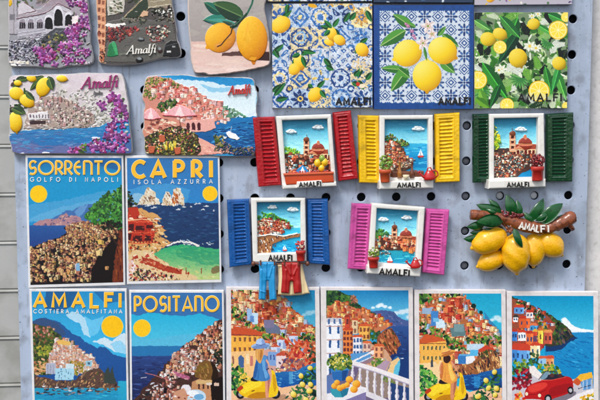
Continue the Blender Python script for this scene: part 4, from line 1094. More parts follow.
    # stall umbrella and far wall
    c.poly([(574, 380), (580, 374.5), (592, 372), (593, 384), (578, 384)], (236, 180, 56)); c.poly([(572, 382), (577, 378), (582, 382), (578, 386)], (200, 90, 50)); c.poly([(580, 382), (592, 378), (592, 389), (583, 390)], (96, 140, 206)); c.line([(578, 389), (592, 385)], .8, (60, 60, 90))
    for x in (583, 587, 591): c.line([(x, 380), (x, 389)], .6, (226, 230, 236))
    c.poly([(562, 402), (578, 394), (594, 388), (594, 400), (574, 408)], (232, 228, 230)); c.foliage([(574, 402), (584, 396), (593, 392), (593, 412), (578, 414)], 50, [(236, 200, 50), (214, 160, 40), (130, 140, 50)], 2)
    c.warp(.28, 2); c.painterly(9000, .7, .22, 12, a=.6); c.contrast(1.08, 1.0)
    # little red car, open top
    c.spoly([(524, 402), (545, 398), (576, 390), (576, 396), (548, 408), (526, 408)], (90, 80, 100), .7)
    c.spoly([(524, 396), (526, 388), (532, 384), (540, 381), (548, 380), (556, 377), (566, 376), (572, 378), (573.5, 386), (572, 392), (562, 396), (552, 399), (545, 404), (528, 403)], (188, 24, 28))
    c.ell(533, 389, 7, 6.4, (206, 36, 34), -.5, .8, soft=.6)
    c.spoly([(527, 388), (534, 384), (546, 382), (548, 386), (540, 391), (530, 393)], (226, 60, 50)); c.spoly([(548, 388), (573, 382), (572, 391), (550, 398)], (160, 18, 26)); c.line([(527, 395), (538, 394), (546, 390)], .6, (120, 12, 22))
    c.spoly([(540, 379.6), (545, 375), (557, 374), (566, 376.4), (563, 378.6), (550, 380)], (38, 36, 56)); c.spoly([(539, 379.6), (545.4, 371.6), (550, 371.8), (546, 379.4)], (120, 150, 176)); c.line([(538.6, 379.8), (545.4, 371.2), (556.5, 371.8), (558, 376)], .8, (60, 50, 66)); c.ell(552, 375.4, 2.2, 2, (90, 50, 50)); c.ell(560, 375.6, 2.2, 1.8, (70, 44, 50)); c.line([(541, 380.4), (552, 380.2), (566, 377)], .7, (230, 80, 66))
    for x, y, r in ((548, 399, 4.6), (570.5, 390.5, 3.8)): c.ell(x, y, r * .8, r, (26, 24, 32)); c.ell(x, y, r * .45, r * .55, (190, 190, 200))
    c.ell(526.6, 394, 1.5, 1.8, (240, 230, 200)); c.ell(539.5, 395.6, 1.6, 1.8, (240, 230, 200)); c.spoly([(525, 399), (542, 399.5), (542, 401.6), (525, 401)], (206, 206, 216)); c.rect(529, 403, 537, 405, (60, 60, 74))
    c.painterly(700, .7, .3, 8)
    c.mottle(1.0, .12, 12)
    return c


# ------------------------------------------------------------------ tile magnets
def tile_motif(c, x, y, s, kind, a, b, d):
    """one majolica tile with its centre at x, y"""
    h = s / 2
    c.rect(x - h, y - h, x + h, y + h, b)
    if kind == 0:
        for k in range(8):
            q = k * PI / 4; c.ell(x + h * .52 * math.cos(q), y + h * .52 * math.sin(q), h * .36, h * .15, a, q)
        c.ell(x, y, h * .26, h * .26, d); c.ell(x, y, h * .13, h * .13, a)
        for i in (-1, 1):
            for j in (-1, 1): c.ell(x + i * h, y + j * h, h * .34, h * .34, a); c.ell(x + i * h, y + j * h, h * .18, h * .18, d)
    elif kind == 1:
        c.poly([(x, y - h), (x + h, y), (x, y + h), (x - h, y)], a); c.poly([(x, y - h * .72), (x + h * .72, y), (x, y + h * .72), (x - h * .72, y)], b)
        c.poly([(x, y - h * .5), (x + h * .5, y), (x, y + h * .5), (x - h * .5, y)], a); c.ell(x, y, h * .22, h * .22, d)
        for i in (-1, 1):
            for j in (-1, 1): c.poly([(x + i * h, y + j * h), (x + i * h * .62, y + j * h), (x + i * h, y + j * h * .62)], a)
    elif kind == 2:
        for i in (-1, 1):
            for j in (-1, 1):
                c.ell(x + i * h * .5, y + j * h * .5, h * .46, h * .2, a, PI / 4 * i * j); c.ell(x + i * h * .55, y + j * h * .55, h * .2, h * .08, b, PI / 4 * i * j)
                c.ell(x + i * h, y, h * .2, h * .3, a); c.ell(x, y + j * h, h * .3, h * .2, a)
        c.ell(x, y, h * .2, h * .2, d)
    elif kind == 3:
        for r, cc in ((.94, a), (.78, b), (.62, d), (.44, b), (.28, a)): c.ell(x, y, h * r, h * r, cc)
        for k in range(8):
            q = k * PI / 4 + .2; c.ell(x + h * .7 * math.cos(q), y + h * .7 * math.sin(q), h * .1, h * .1, a)
        for i in (-1, 1):
            for j in (-1, 1): c.ell(x + i * h, y + j * h, h * .2, h * .2, a)
    elif kind == 4:
        for k in range(4):
            q = k * PI / 2 + PI / 4
            pts = [(x + h * (.2 + .75 * t) * math.cos(q + .9 * math.sin(t * 3)), y + h * (.2 + .75 * t) * math.sin(q + .9 * math.sin(t * 3))) for t in np.linspace(0, 1, 8)]
            c.line(pts, h * .16, a, w2=h * .08); c.ell(pts[-1][0], pts[-1][1], h * .14, h * .14, a)
        for k in range(4):
            q = k * PI / 2; c.ell(x + h * .6 * math.cos(q), y + h * .6 * math.sin(q), h * .3, h * .12, d, q)
        c.ell(x, y, h * .22, h * .22, a); c.ell(x, y, h * .1, h * .1, b)
    else:
        n = 4
        for i in range(n):
            for j in range(n):
                if (i + j) % 2 == 0:
                    cx, cy, r = x - h + s * (i + .5) / n, y - h + s * (j + .5) / n, s / n * .5
                    c.poly([(cx, cy - r), (cx + r, cy), (cx, cy + r), (cx - r, cy)], a); c.ell(cx, cy, r * .35, r * .35, d)


LEAFG = ((46, 122, 52), (28, 84, 44))


def art_majolica(box, seed, full=True):
    c = Cv(box, (226, 228, 236), seed=seed)
    x0, y0, x1, y1 = box
    s = 20.4; k = 0
    for j in range(-1, int((y1 - y0) / s) + 2):
        for i in range(-1, int((x1 - x0) / s) + 2):
            x = x0 + s * (i + .42); y = y0 + s * (j + .75); k += 1
            t = c.r.random()
            a = c.r.choice([(44, 66, 140), (54, 84, 168), (36, 50, 116), (70, 108, 186)])
            b = c.r.choice([(204, 210, 224), (188, 200, 222), (212, 214, 222), (180, 194, 220), (222, 206, 164)])
            d = c.r.choice([(226, 196, 110), (150, 180, 220), (236, 214, 150), (196, 210, 230)])
            if t < .06: a, b, d = (206, 160, 84), (240, 222, 170), (70, 100, 170)
            tile_motif(c, x, y, s, c.r.randint(0, 5), a, b, d)
    c.mottle(1.6, .35, seed + 3); c.warp(.9, 4)
    for x, y in c.pts_in([(x0, y0), (x1, y0), (x1, y1), (x0, y1)], 1100):
        c.ell(x, y, c.r.uniform(.4, 1.4), c.r.uniform(.25, .6), c.r.choice([(60, 84, 160), (214, 218, 228), (110, 140, 200), (36, 50, 110), (40, 60, 130), (30, 44, 104)]), c.r.uniform(0, 3), .8)
    if not full: return c
    def lem(x, y, a, b, ang, lv):
        c.ell(x + .6, y + 1, a * 1.05, b * 1.05, (40, 50, 80), ang, .45, soft=.5)
        for q in lv[:2]: c.leaf(*q, 4.8, (32, 112, 54), (16, 68, 38), (80, 150, 84))
        c.lemon(x, y, a * 1.24, b * 1.24, ang, ((238, 192, 40), (252, 226, 110), (188, 126, 20)))
        for q in lv[2:]: c.leaf(*q, 4.8, (40, 124, 58), (20, 78, 42), (90, 160, 94))
    lem(281, 24.6, 8, 6.6, 2.6, [(282, 18, 292, 10), (288, 4, 286, 14)])
    lem(332, 34, 6.2, 4.0, 1.35, [(331, 28, 320, 26), (333, 28, 341, 38), (332, 28, 324, 20), (333, 27, 339, 18), (330, 30, 324, 36)])
    lem(339.5, 40, 5.2, 4.0, .6, []); lem(329, 42.6, 4.4, 2.4, .4, [])
    lem(362, 49.6, 6, 5, .9, [(361, 44, 355, 54), (360, 43, 368, 38)])
    lem(299.5, 62.6, 6.4, 4.4, 1.2, [(298, 56, 292, 66), (301, 55, 309, 50)]); lem(294.5, 69, 5, 4.6, 2.4, [(302, 56, 306, 68), (300, 54, 292, 57), (303, 51, 316, 53)])
    lem(315, 94.6, 6.4, 5.2, 2.2, [(317, 88, 325, 80), (312, 88, 308, 84), (320, 90, 326, 98)])
    for q in ((272, 54, 284, 44), (274, 50, 279, 58), (324, 58, 332, 68), (326, 66, 334, 70), (344, 22, 350, 12), (350, 20, 356, 12), (366, 10, 372, 22), (272, 92, 282, 84), (276, 100, 288, 98), (274, 96, 286, 82), (352, 82, 360, 86), (358, 80, 364, 90), (362, 66, 358, 78), (354, 76, 360, 70), (366, 80, 372, 72)):
        c.leaf(*q, 5.4, (34, 112, 56), (16, 66, 40), (90, 150, 96))
    c.ell(312.5, 5.6, 4.6, 2, (226, 170, 40), .2); c.ell(362, 86, 3, 2.2, (240, 226, 200)); c.ell(358, 84, 2, 2, (196, 60, 50))
    for x, y in c.pts_in([(350, 58), (371, 58), (371, 72), (346, 70)], 60): c.ell(x, y, 1.2, .8, c.r.choice([(240, 214, 160), (226, 190, 130), (236, 226, 200)]), c.r.uniform(0, 3), .8)
    c.contrast(1.08, 1.05, .5)
    return c


def art_blue_tile():
    c = Cv((372, 3, 476, 111), (26, 58, 146), seed=31)
    c.mottle(2, .25, 4)
    inn = (379.5, 10.5, 469.5, 102.5)
    c.rect(*inn, (214, 222, 236))
    # scalloped edge of the blue border
    for k in range(46):
        f = k / 45
        for x, y in ((inn[0] + f * 90, inn[1]), (inn[0] + f * 90, inn[3]), (inn[0], inn[1] + f * 92), (inn[2], inn[1] + f * 92)): c.ell(x, y, .75, .75, (40, 76, 160))
    s = 13.2
    for j in range(7):
        for i in range(7):
            x = inn[0] + 5.6 + i * s; y = inn[1] + 6 + j * s
            if (i + j) % 2 == 0:
                for r, cc in ((.46, (52, 76, 150)), (.36, (220, 226, 238)), (.25, (52, 76, 150)), (.12, (226, 230, 240))): c.poly([(x, y - s * r), (x + s * r, y), (x, y + s * r), (x - s * r, y)], cc)
                for k in range(4):
                    q = k * PI / 2 + PI / 4; c.ell(x + s * .42 * math.cos(q), y + s * .42 * math.sin(q), 1.2, .5, (60, 80, 150), q + PI / 2)
            else:
                for k in range(8):
                    q = k * PI / 4; c.ell(x + s * .3 * math.cos(q), y + s * .3 * math.sin(q), s * (.2 if k % 2 == 0 else .15), s * .085, (36, 52, 120) if k % 2 == 0 else (70, 100, 176), q)
                c.ell(x, y, 1.1, 1.1, (36, 52, 120))
                for i2 in (-1, 1):
                    for j2 in (-1, 1): c.rect(x + i2 * s * .38 - 1, y + j2 * s * .38 - 1, x + i2 * s * .38 + 1, y + j2 * s * .38 + 1, (44, 62, 136))
    c.ell(425, 62, 40, 26, (212, 222, 234), .1, .75, soft=.5)
    # the bottom border's white lace
    for k in range(12): c.ell(384 + k * 7.4, 101.5, 2.2, 1.3, (220, 226, 238), (k % 2) - .5)
    for q in ((412, 27, 393, 14, 10), (406, 30, 380, 46, 12), (438, 36, 446, 26, 5), (405, 70, 381, 68, 8), (408, 68, 391, 91, 13), (442, 34, 459, 47, 8), (440, 60, 455, 73, 10), (398, 68, 410, 78, 8), (416, 27, 404, 22, 5)):
        c.leaf(q[0], q[1], q[2], q[3], q[4], (84, 156, 60), (48, 112, 48), (170, 206, 120))
    yl = ((250, 212, 30), (255, 244, 130), (214, 150, 14))
    for x, y, a, b, an in ((407.5, 53, 14.6, 13.2, 2.7), (442.6, 50.6, 14.6, 13.4, .5), (427, 75.6, 15.6, 14.4, 1.57)):
        c.ell(x + 1.2, y + 2, a, b, (90, 96, 90), an, .5, soft=.4); c.lemon(x, y, a, b, an, yl, nub=2 if an == 1.57 else 1)
    c.line([(424, 46), (426.5, 58)], 1.4, (80, 130, 50)); c.leaf(424, 47, 427, 61, 3, (90, 150, 60), (60, 120, 50))
    for x, y, r in ((408, 26, 2.2), (412, 31, 2.2), (413.5, 35.6, 2), (406, 24, 1.7), (415, 38, 1.7)): c.ell(x, y, r, r * .8, (176, 110, 150), .6); c.ell(x - .4, y - .4, r * .5, r * .4, (216, 160, 190))
    for x, y, r in ((428, 26, 8), (423, 43, 7.6), (432, 34, 6)):
        for k in range(5):
            q = k * 2 * PI / 5 + x; c.leaf(x, y, x + r * math.cos(q), y + r * math.sin(q), r * .55, (246, 238, 236), (228, 208, 204))
        for k in range(7):
            q = k * .9; c.ell(x + r * .3 * math.cos(q), y + r * .3 * math.sin(q), .5, .5, (214, 150, 60))
        c.ell(x, y, r * .16, r * .16, (150, 160, 70))
    return c


def art_jungle():
    c = Cv((472, 10, 570, 111), (120, 140, 110), seed=41)
    box = [(473, 11), (569, 11), (569, 110), (473, 110)]
    for x, y in c.pts_in(box, 420): c.ell(x, y, c.r.uniform(1.5, 6), c.r.uniform(.6, 2.4), c.r.choice([(226, 232, 212), (200, 216, 176), (176, 200, 140), (36, 60, 38), (110, 150, 80), (26, 40, 30), (40, 74, 40), (70, 116, 56)]), c.r.uniform(0, 3))
    for x, y in c.pts_in(box, 120):   # fronds
        q = c.r.uniform(0, 6.3); l = c.r.uniform(10, 18); dk = c.r.choice([(24, 34, 32), (60, 120, 52), (120, 176, 80), (34, 64, 40), (150, 190, 120), (22, 30, 28), (214, 226, 196), (230, 236, 222)])
        c.line([(x, y), (x + l * math.cos(q), y + l * math.sin(q))], .7, dk)
        for k in range(8):
            f = (k + 1) / 9; px, py = x + l * f * math.cos(q), y + l * f * math.sin(q); r = l * .42 * (1 - f * .6)
            for sg in (-1, 1): c.leaf(px, py, px + r * math.cos(q + sg * .8), py + r * math.sin(q + sg * .8), 1.5, dk, tuple(k2 * .8 for k2 in dk))
    for q in ((518, 17, 500, 62, 15, (56, 122, 54), (30, 78, 44)), (520, 30, 498, 64, 11, (30, 74, 48), (20, 52, 40)), (482, 62, 508, 100, 13, (60, 134, 56), (32, 88, 44)), (500, 16, 520, 38, 10, (70, 130, 66), (40, 96, 54)), (548, 14, 566, 22, 9, (70, 140, 70), (40, 100, 56)), (536, 24, 556, 36, 6, (90, 160, 80), (54, 120, 60)), (478, 74, 488, 106, 10, (90, 150, 60), (54, 110, 50)), (500, 84, 490, 108, 8, (40, 96, 50), (26, 66, 44)), (556, 70, 566, 100, 9, (96, 160, 80), (56, 120, 60)), (545, 66, 552, 96, 8, (64, 130, 60), (40, 96, 50)), (474, 20, 490, 30, 8, (120, 170, 96), (70, 124, 70)), (560, 64, 552, 92, 7, (70, 150, 80), (44, 110, 60))):
        c.leaf(*q[:5], q[5], q[6], tuple(min(255, k * 1.5) for k in q[5]))
    for x, y, r, q0 in ((520, 78, 11, 1.9), (548, 42, 8, 2.2), (482, 92, 10, 1.2)):  # split leaves
        for k in range(9):
            q = q0 - 1.5 + k * .38; c.leaf(x, y, x + r * math.cos(q), y + r * math.sin(q), 3, (110, 166, 96), (66, 124, 70))
    for x, y, r in ((530, 46, 7.5), (536, 48, 6), (501, 69, 7), (499, 70, 5), (538, 14, 4), (532, 16, 4)):
        for k in range(7):
            q = k * 2 * PI / 7; c.leaf(x, y, x + r * math.cos(q), y + r * .8 * math.sin(q), r * .4, (240, 240, 228), (214, 220, 196))
        c.ell(x, y, r * .22, r * .2, (226, 196, 80))
    c.slice_(558, 30, 9.4); c.slice_(500, 47, 6.6); c.slice_(478, 80, 9); c.slice_(539, 91, 10.6); c.slice_(507, 105, 7); c.slice_(566, 17, 5); c.slice_(566, 106, 4)
    yl = ((214, 184, 50), (240, 220, 110), (140, 116, 30))
    for x, y, a, b, an in ((488, 39, 7.8, 7, .2), (500, 34, 7.4, 6, .5), (533.6, 24, 6.4, 5.6, 2.9), (518, 58, 9.6, 9.2, 1.2), (559, 63.4, 7, 6.6, .6)):
        c.ell(x + .6, y + 1, a, b, (30, 50, 30), an, .5, soft=.4); c.lemon(x, y, a, b, an, yl)
    c.leaf(480, 90, 486, 106, 8, (130, 180, 80), (90, 140, 60)); c.leaf(476, 98, 490, 108, 8, (110, 160, 60), (70, 120, 50))
    c.painterly(4000, .7, .22, 18, a=.6); c.contrast(1.08, 1.15)
    for k in range(12): c.ell(517 + k * 4.2, 97 + (k % 3 - 1), 5, 4.6, (222, 226, 212), 0, .4, soft=.8)
    return c


def strip_art(box, seed, kind):
    c = Cv(box, (60, 80, 150), seed=seed)
    x0, y0, x1, y1 = box
    full = [(x0, y0), (x1, y0), (x1, y1), (x0, y1)]
    if kind == 0:
        c = art_majolica(box, seed, False); c.foliage(full, 70, [(60, 110, 70), (210, 190, 220), (150, 110, 180)], 2)
    elif kind == 1:
        c.rect(*box, (40, 54, 90)); c.strokes(full, 240, [(206, 214, 226), (60, 84, 140), (150, 166, 190), (36, 46, 80)], 2.4, 1.0, 0, 1.5)
    else:
        c.rect(*box, (190, 180, 196)); c.foliage(full, 260, [(190, 150, 200), (230, 220, 220), (80, 110, 70), (60, 50, 90), (150, 110, 170), (226, 190, 60)], 1.8)
        c.lemon(490, -1, 4, 3.4, .3, ((240, 180, 30), (255, 220, 90), (190, 120, 20)))
    return c


# ------------------------------------------------------------------ cast resin plaques (with relief, mm)
BOUG = [(140, 58, 140), (170, 80, 164), (104, 36, 106), (196, 116, 186), (150, 46, 110), (120, 50, 130)]


def boug(c, pts, r=3.0, n=1):
    for x, y in pts:
        for _ in range(n):
            c.flower(x + c.r.uniform(-1, 1), y + c.r.uniform(-1, 1), r * 1.2 * c.r.uniform(.7, 1.25), BOUG, 4, (226, 200, 216) if c.r.random() < .5 else None, h=1.5, dome=.5)


def art_cathedral():
    c = Cv((6, -62, 98, 70), (150, 148, 156), seed=51)
    # far hill and sky, mostly above the picture's edge
    c.rect(6, -62, 98, -20, vg(-60, (150, 180, 210), -20, (200, 210, 220))); c.foliage([(8, -24), (40, -30), (94, -20), (94, 8), (8, 8)], 160, [(70, 86, 60), (50, 62, 50), (96, 104, 70)], 2.6)
    c.poly([(18, 14), (18, 4), (23, 1.5), (32, 10), (40, 9), (50, 0), (66, -8), (86, 0), (90, 20), (18, 22)], (160, 152, 160), 1, .8)
    c.poly([(18, 16), (19, 5), (24, 2), (34, 10), (38, 12), (30, 14)], (196, 190, 196), 1, 1.0); c.line([(18, 15), (36, 11)], .8, (110, 84, 90)); c.line([(24, 2), (36, 10.5)], .8, (120, 96, 100))
    c.rect(9, -30, 17, 34, (170, 164, 172), 1, 1.0); c.line([(14, -30), (14, 34)], .5, (110, 104, 112)); c.rect(10, 14, 15, 20, (120, 116, 124)); c.ell(12, -14, 4, 4, (214, 180, 70))
    # nave with pediment
    c.poly([(46, 12), (52, 8), (58, 2.6), (70, 10), (73, 13), (73, 30), (46, 34)], (186, 182, 190), 1, 1.2)
    c.poly([(16, 19), (36, 16), (46, 14), (46, 34), (34, 37), (18, 39)], (172, 168, 178), 1, 1.0)
    c.line([(16, 18.6), (45, 13.2), (52, 8.6), (58, 3), (71, 9)], 1.1, (112, 88, 96), 1, 1.5); c.line([(17, 21), (46, 15.6)], .5, (206, 204, 212))
    c.line([(53, 13), (58, 8), (70, 14)], .5, (120, 100, 108)); c.rect(36, -3, 66, 6, (150, 130, 140), .5)
    for x, y, w, h in ((49, 23.5, 4, 9.4), (58.5, 18, 4.4, 13), (68.6, 20.5, 3.6, 9)):
        c.ell(x, y - h * .2, w * 1.18, h * .72, (210, 206, 214), 0, 1, 1.4); c.rect(x - w * .95, y, x + w * .95, y + h * .62, (24, 16, 24), 1, .2); c.ell(x, y - h * .1, w * .95, h * .55, (24, 16, 24), 0, 1, .2)
    for x in (22.5, 31, 40):
        c.ell(x, 22.4, 3.8, 4.6, (198, 194, 204)); c.ell(x, 22.8, 3.2, 4.0, (150, 140, 152)); c.rect(x - 3.2, 24, x + 3.2, 29, (140, 130, 142))
        for d in (-2, 0, 2): c.rect(x + d - .7, 22.4, x + d + .7, 28.6, (40, 32, 44), 1, .5)
    for y in (30.5, 33.5, 36.5): c.line([(18, y + 2.4), (46, y - 2)], .5, (206, 200, 210)); c.line([(18, y + 3.1), (46, y - 1.2)], .4, (118, 110, 124))
    c.strokes([(18, 38), (44, 33), (40, 46), (18, 46)], 60, [(190, 186, 196), (120, 114, 124), (150, 146, 156)], 2.4, .6, -.2, .4, h=.8)
    c.poly([(44, 36), (56, 28), (70, 28), (72, 44), (44, 54), (34, 50)], (76, 76, 84), 1, .9); c.strokes([(40, 50), (56, 30), (70, 30), (70, 46)], 70, [(96, 96, 104), (54, 54, 62), (120, 118, 126)], 2.4, .5, -.3, .5)
    c.foliage([(8, 40), (30, 42), (44, 36), (40, 62), (10, 66)], 120, [(44, 42, 54), (170, 166, 180), (100, 96, 120), (66, 62, 80), (190, 186, 198), (34, 32, 42), (126, 120, 140)], 1.4, h=.7, dome=.25)
    c.foliage([(8, 40), (30, 42), (44, 36), (40, 62), (10, 66)], 160, [(54, 52, 64), (150, 146, 160), (100, 96, 116), (40, 38, 50)], .9, h=.8, dome=.2)
    c.foliage([(40, 40), (60, 32), (72, 34), (70, 58), (44, 64)], 110, [(44, 52, 44), (64, 74, 50), (90, 84, 90), (36, 36, 40), (150, 140, 90)], 1.7, h=.8, dome=.3)
    c.strokes([(9, 62), (24, 60), (32, 64), (10, 67)], 30, [(230, 226, 220), (214, 206, 190)], 2, .7, 0, .4, h=.8)
    c.foliage([(72, -2), (88, -4), (92, 66), (62, 66), (66, 40)], 120, [(60, 60, 62), (150, 130, 146), (96, 90, 80), (206, 190, 206)], 1.8, h=.9, dome=.4)
    c.rect(72, 16, 78, 27, (232, 222, 220), .9, 1.0); c.foliage([(66, 28), (74, 26), (72, 42), (64, 44)], 30, [(226, 216, 224), (196, 170, 196)], 1.4)
    c.warp(.35, 3); c.painterly(3600, .6, .24, 14, a=.7); c.contrast(1.2)
    boug(c, c.pts_in([(66, -2), (78, -4), (80, 4), (68, 4)], 7), 2.4); boug(c, c.pts_in([(82, 0), (88, 6), (90, 36), (84, 36), (80, 16)], 18), 2.6); boug(c, c.pts_in([(70, 26), (80, 24), (80, 50), (60, 54), (58, 42)], 24), 2.8)
    boug(c, c.pts_in([(34, 48), (44, 46), (54, 52), (58, 64), (44, 66), (38, 58)], 24), 2.8); boug(c, c.pts_in([(80, 50), (90, 48), (91, 62), (62, 64), (66, 56)], 16), 2.3)
    c.foliage([(8, -2), (10, -6), (12, 4), (9, 6)], 8, [(240, 190, 40)], 2, h=1, dome=.6)
    c.mottle(1.0, .16, 3)
    return c


def art_piazza():
    c = Cv((94, -62, 184, 66), (84, 80, 78), seed=52)
    c.rect(94, -62, 184, -20, vg(-60, (140, 170, 200), -20, (190, 200, 206)))
    c.foliage([(100, -30), (180, -26), (180, 2), (100, 4)], 130, [(70, 74, 56), (110, 96, 76), (50, 54, 44)], 3)
    c.poly([(96, -20), (106, -22), (106, 34), (104, 62), (99, 63), (97, 30)], (214, 156, 120), 1, 1.0)
    for y in range(-16, 62, 8):
        c.rect(98, y, 100.4, y + 4, (130, 80, 66), 1, .7); c.rect(102, y + 1, 104.6, y + 5, (150, 96, 76), 1, .7); c.line([(97, y + 6), (106, y + 7)], .6, (236, 190, 156))
    c.strokes([(97, 30), (106, 34), (104, 62), (99, 62)], 26, [(150, 84, 64), (226, 170, 130), (110, 60, 56)], 1.8, .8, 1.2, .5)
    c.poly([(106, -6), (126, -10), (124, 12), (108, 16)], (196, 190, 180), 1, .8); c.strokes([(108, 0), (124, -4), (122, 12), (110, 14)], 30, [(150, 140, 120), (90, 96, 70), (226, 220, 212), (70, 80, 60)], 2, .7, .3, .5)
    c.poly([(124, 17), (138, 2), (150, -4), (150, 8), (138, 18)], (54, 66, 54), 1, .9); c.line([(124, 17), (144, -2)], .9, (170, 150, 120)); c.line([(138, 18.4), (149, 8)], .8, (160, 140, 110)); c.ell(136, 11.6, 1.6, .4, (200, 200, 190))
    c.rect(148, -12, 172, 8, (150, 138, 116), 1, .8); c.line([(148, 7.4), (172, 4)], .8, (206, 196, 176))
    c.line([(150, 2), (172, -1)], .6, (190, 180, 160))
    c.foliage([(152, 8), (172, 6), (175, 22), (154, 22)], 60, [(36, 36, 36), (60, 60, 50), (110, 100, 90)], 1.8, h=.8, dome=.3); c.poly([(139, 18), (144, 10), (149, 12), (148, 16)], (206, 170, 140), 1, 1)
    c.foliage([(155, 9), (172, 9), (172, 17), (155, 17)], 14, [(236, 236, 226)], 1.1)
    c.poly([(106, 22), (120, 19), (146, 20), (172, 22), (176, 40), (178, 62), (104, 62), (108, 40)], (98, 96, 92), 1, .4)
    c.strokes([(112, 22), (170, 22), (174, 58), (110, 60)], 70, [(110, 108, 102), (84, 82, 80)], 4, .6, -.1, .2, h=.4)
    c.poly(c.rough([(105, 26), (108, 23), (116, 24), (124, 23), (126, 25.4), (118, 28), (108, 27.6)], .4), (236, 232, 226), 1, 1.2)
    c.foliage([(107, 28), (136, 25), (138, 30), (120, 41), (108, 40)], 120, [(150, 60, 60), (110, 44, 50), (190, 100, 90), (84, 60, 56), (60, 40, 44)], 1.6, h=.6, dome=.5)
    c.foliage([(146, 28), (160, 24), (172, 28), (166, 40), (148, 42)], 90, [(150, 70, 66), (60, 56, 50), (206, 190, 170), (110, 60, 56), (40, 40, 40), (220, 214, 200)], 1.3, h=.6, dome=.4)
    c.foliage([(120, 18), (146, 18), (146, 23), (122, 22)], 40, [(60, 64, 56), (120, 116, 104), (40, 44, 40)], 1.6, h=.7)
    c.poly([(107, 56), (109, 44), (114, 41), (117, 46), (118, 55), (112, 57)], (44, 122, 78), 1, 1); c.poly([(112, 44), (114, 41), (117, 47), (118, 55), (115, 54)], (70, 160, 106), 1, 1.2)
    for x, y, w, h, cc in ((141, 39.5, 7, 3.6, (54, 56, 60)), (154, 41, 8, 3, (120, 80, 74)), (160, 50, 5, 6, (70, 50, 50)), (139.4, 59.6, 8, 6, (34, 32, 34))):
        c.ell(x, y, w / 2, h / 2, cc, 0, 1, .8, dome=.5); c.ell(x, y - h * .2, w * .3, h * .22, (140, 146, 150))
    c.poly([(163, 56), (165, 45), (170, 40), (178, 41), (180, 54), (178, 57)], (36, 36, 38), 1, 1.2); c.rect(167, 50.6, 171, 52.6, (206, 206, 206)); c.rect(172, 45.6, 175, 47.6, (150, 150, 150)); c.line([(165, 46), (178, 43)], .6, (90, 90, 92))
    c.strokes([(98, 50), (104, 50), (104, 62), (99, 62)], 20, [(120, 70, 60), (60, 40, 40), (190, 120, 90)], 1.8, .7, 1, .6)
    c.warp(.4, 3); c.painterly(5000, .65, .24, 14, a=.7); c.contrast(1.12)
    c.mottle(1.0, .18, 5)
    return c


def art_still_life():
    c = Cv((186, -50, 274, 80), (176, 170, 164), seed=53)
    c.rect(186, -50, 274, 43, vg(-50, (196, 190, 184), 43, (166, 156, 152))); c.strokes([(188, -40), (271, -40), (271, 41), (188, 41)], 90, [(184, 176, 170), (164, 156, 152), (190, 184, 176)], 8, 2, .2, .5, a=.4)
    c.poly([(186, 41.5), (274, 41), (274, 80), (186, 80)], vg(42, (228, 190, 178), 74, (240, 212, 202)))
    c.strokes([(188, 44), (270, 44), (270, 72), (188, 72)], 50, [(236, 204, 192), (226, 186, 174), (244, 218, 208)], 9, 1.6, 0, .1, a=.5)
    c.poly(c.rough([(222, 53), (240, 51), (272, 52), (272, 60), (250, 60), (246, 56), (222, 56)], .4), (66, 34, 34), .85); c.poly([(256, 52), (272, 52.4), (272, 61), (254, 60)], (50, 26, 30), .9)
    for q in ((226, 18, 203, 20, 10, (42, 130, 112), (20, 92, 82)), (222, 14, 204, 2, 10, (30, 110, 88), (20, 78, 66)), (244, 18, 213, 2, 17, (48, 84, 52), (26, 52, 40)), (238, 26, 206, 20, 9, (70, 156, 140), (36, 110, 100))):
        c.leaf(*q[:5], q[5], q[6], (86, 130, 90), 1.0, dome=0)
    c.leaf(243, 17, 214, 4, 15, (56, 92, 50), (30, 58, 42), (104, 140, 84))
    c.line([(256, -14), (252, 4), (247, 14), (238, 20)], 1.8, (36, 100, 78)); c.line([(247, 13), (237, 22), (233, 26)], 1.6, (30, 64, 44))
    pal = ((240, 164, 24), (252, 196, 54), (214, 124, 40))
    c.lemon(220.4, 37.6, 15.6, 14.6, 2.5, pal, -.6, -.5, 1, .2, 1.6); c.strokes([(212, 48), (230, 50), (236, 42), (232, 34)], 24, [(232, 160, 96), (226, 150, 70)], 3, .8, -.7, .4, a=.45)
    c.lemon(252, 38.6, 22.4, 15.4, 1.5, ((240, 166, 20), (252, 200, 50), (214, 122, 20)), -.7, -.4, 1, .4, 2.0)
    c.strokes([(244, 24), (250, 20), (252, 52), (244, 48)], 30, [(248, 190, 50), (244, 176, 34)], 4, 1, 1.5, .2, a=.5)
    c.poly([(249, 60), (251, 56), (257, 57), (255, 61)], (236, 160, 30), 1, 1.4)
    c.line([(233, 24), (231, 33), (226, 39), (221, 45), (217, 46.6)], 1.2, (70, 40, 30), 1, 1.9); c.line([(246, 14), (241, 20), (236, 25), (230, 27)], 2, (30, 70, 48), 1, 1.9)
    c.leaf(236, 26, 222, 21, 4, (60, 90, 70), (36, 66, 56))
    c.mottle(2, .06, 4)
    return c


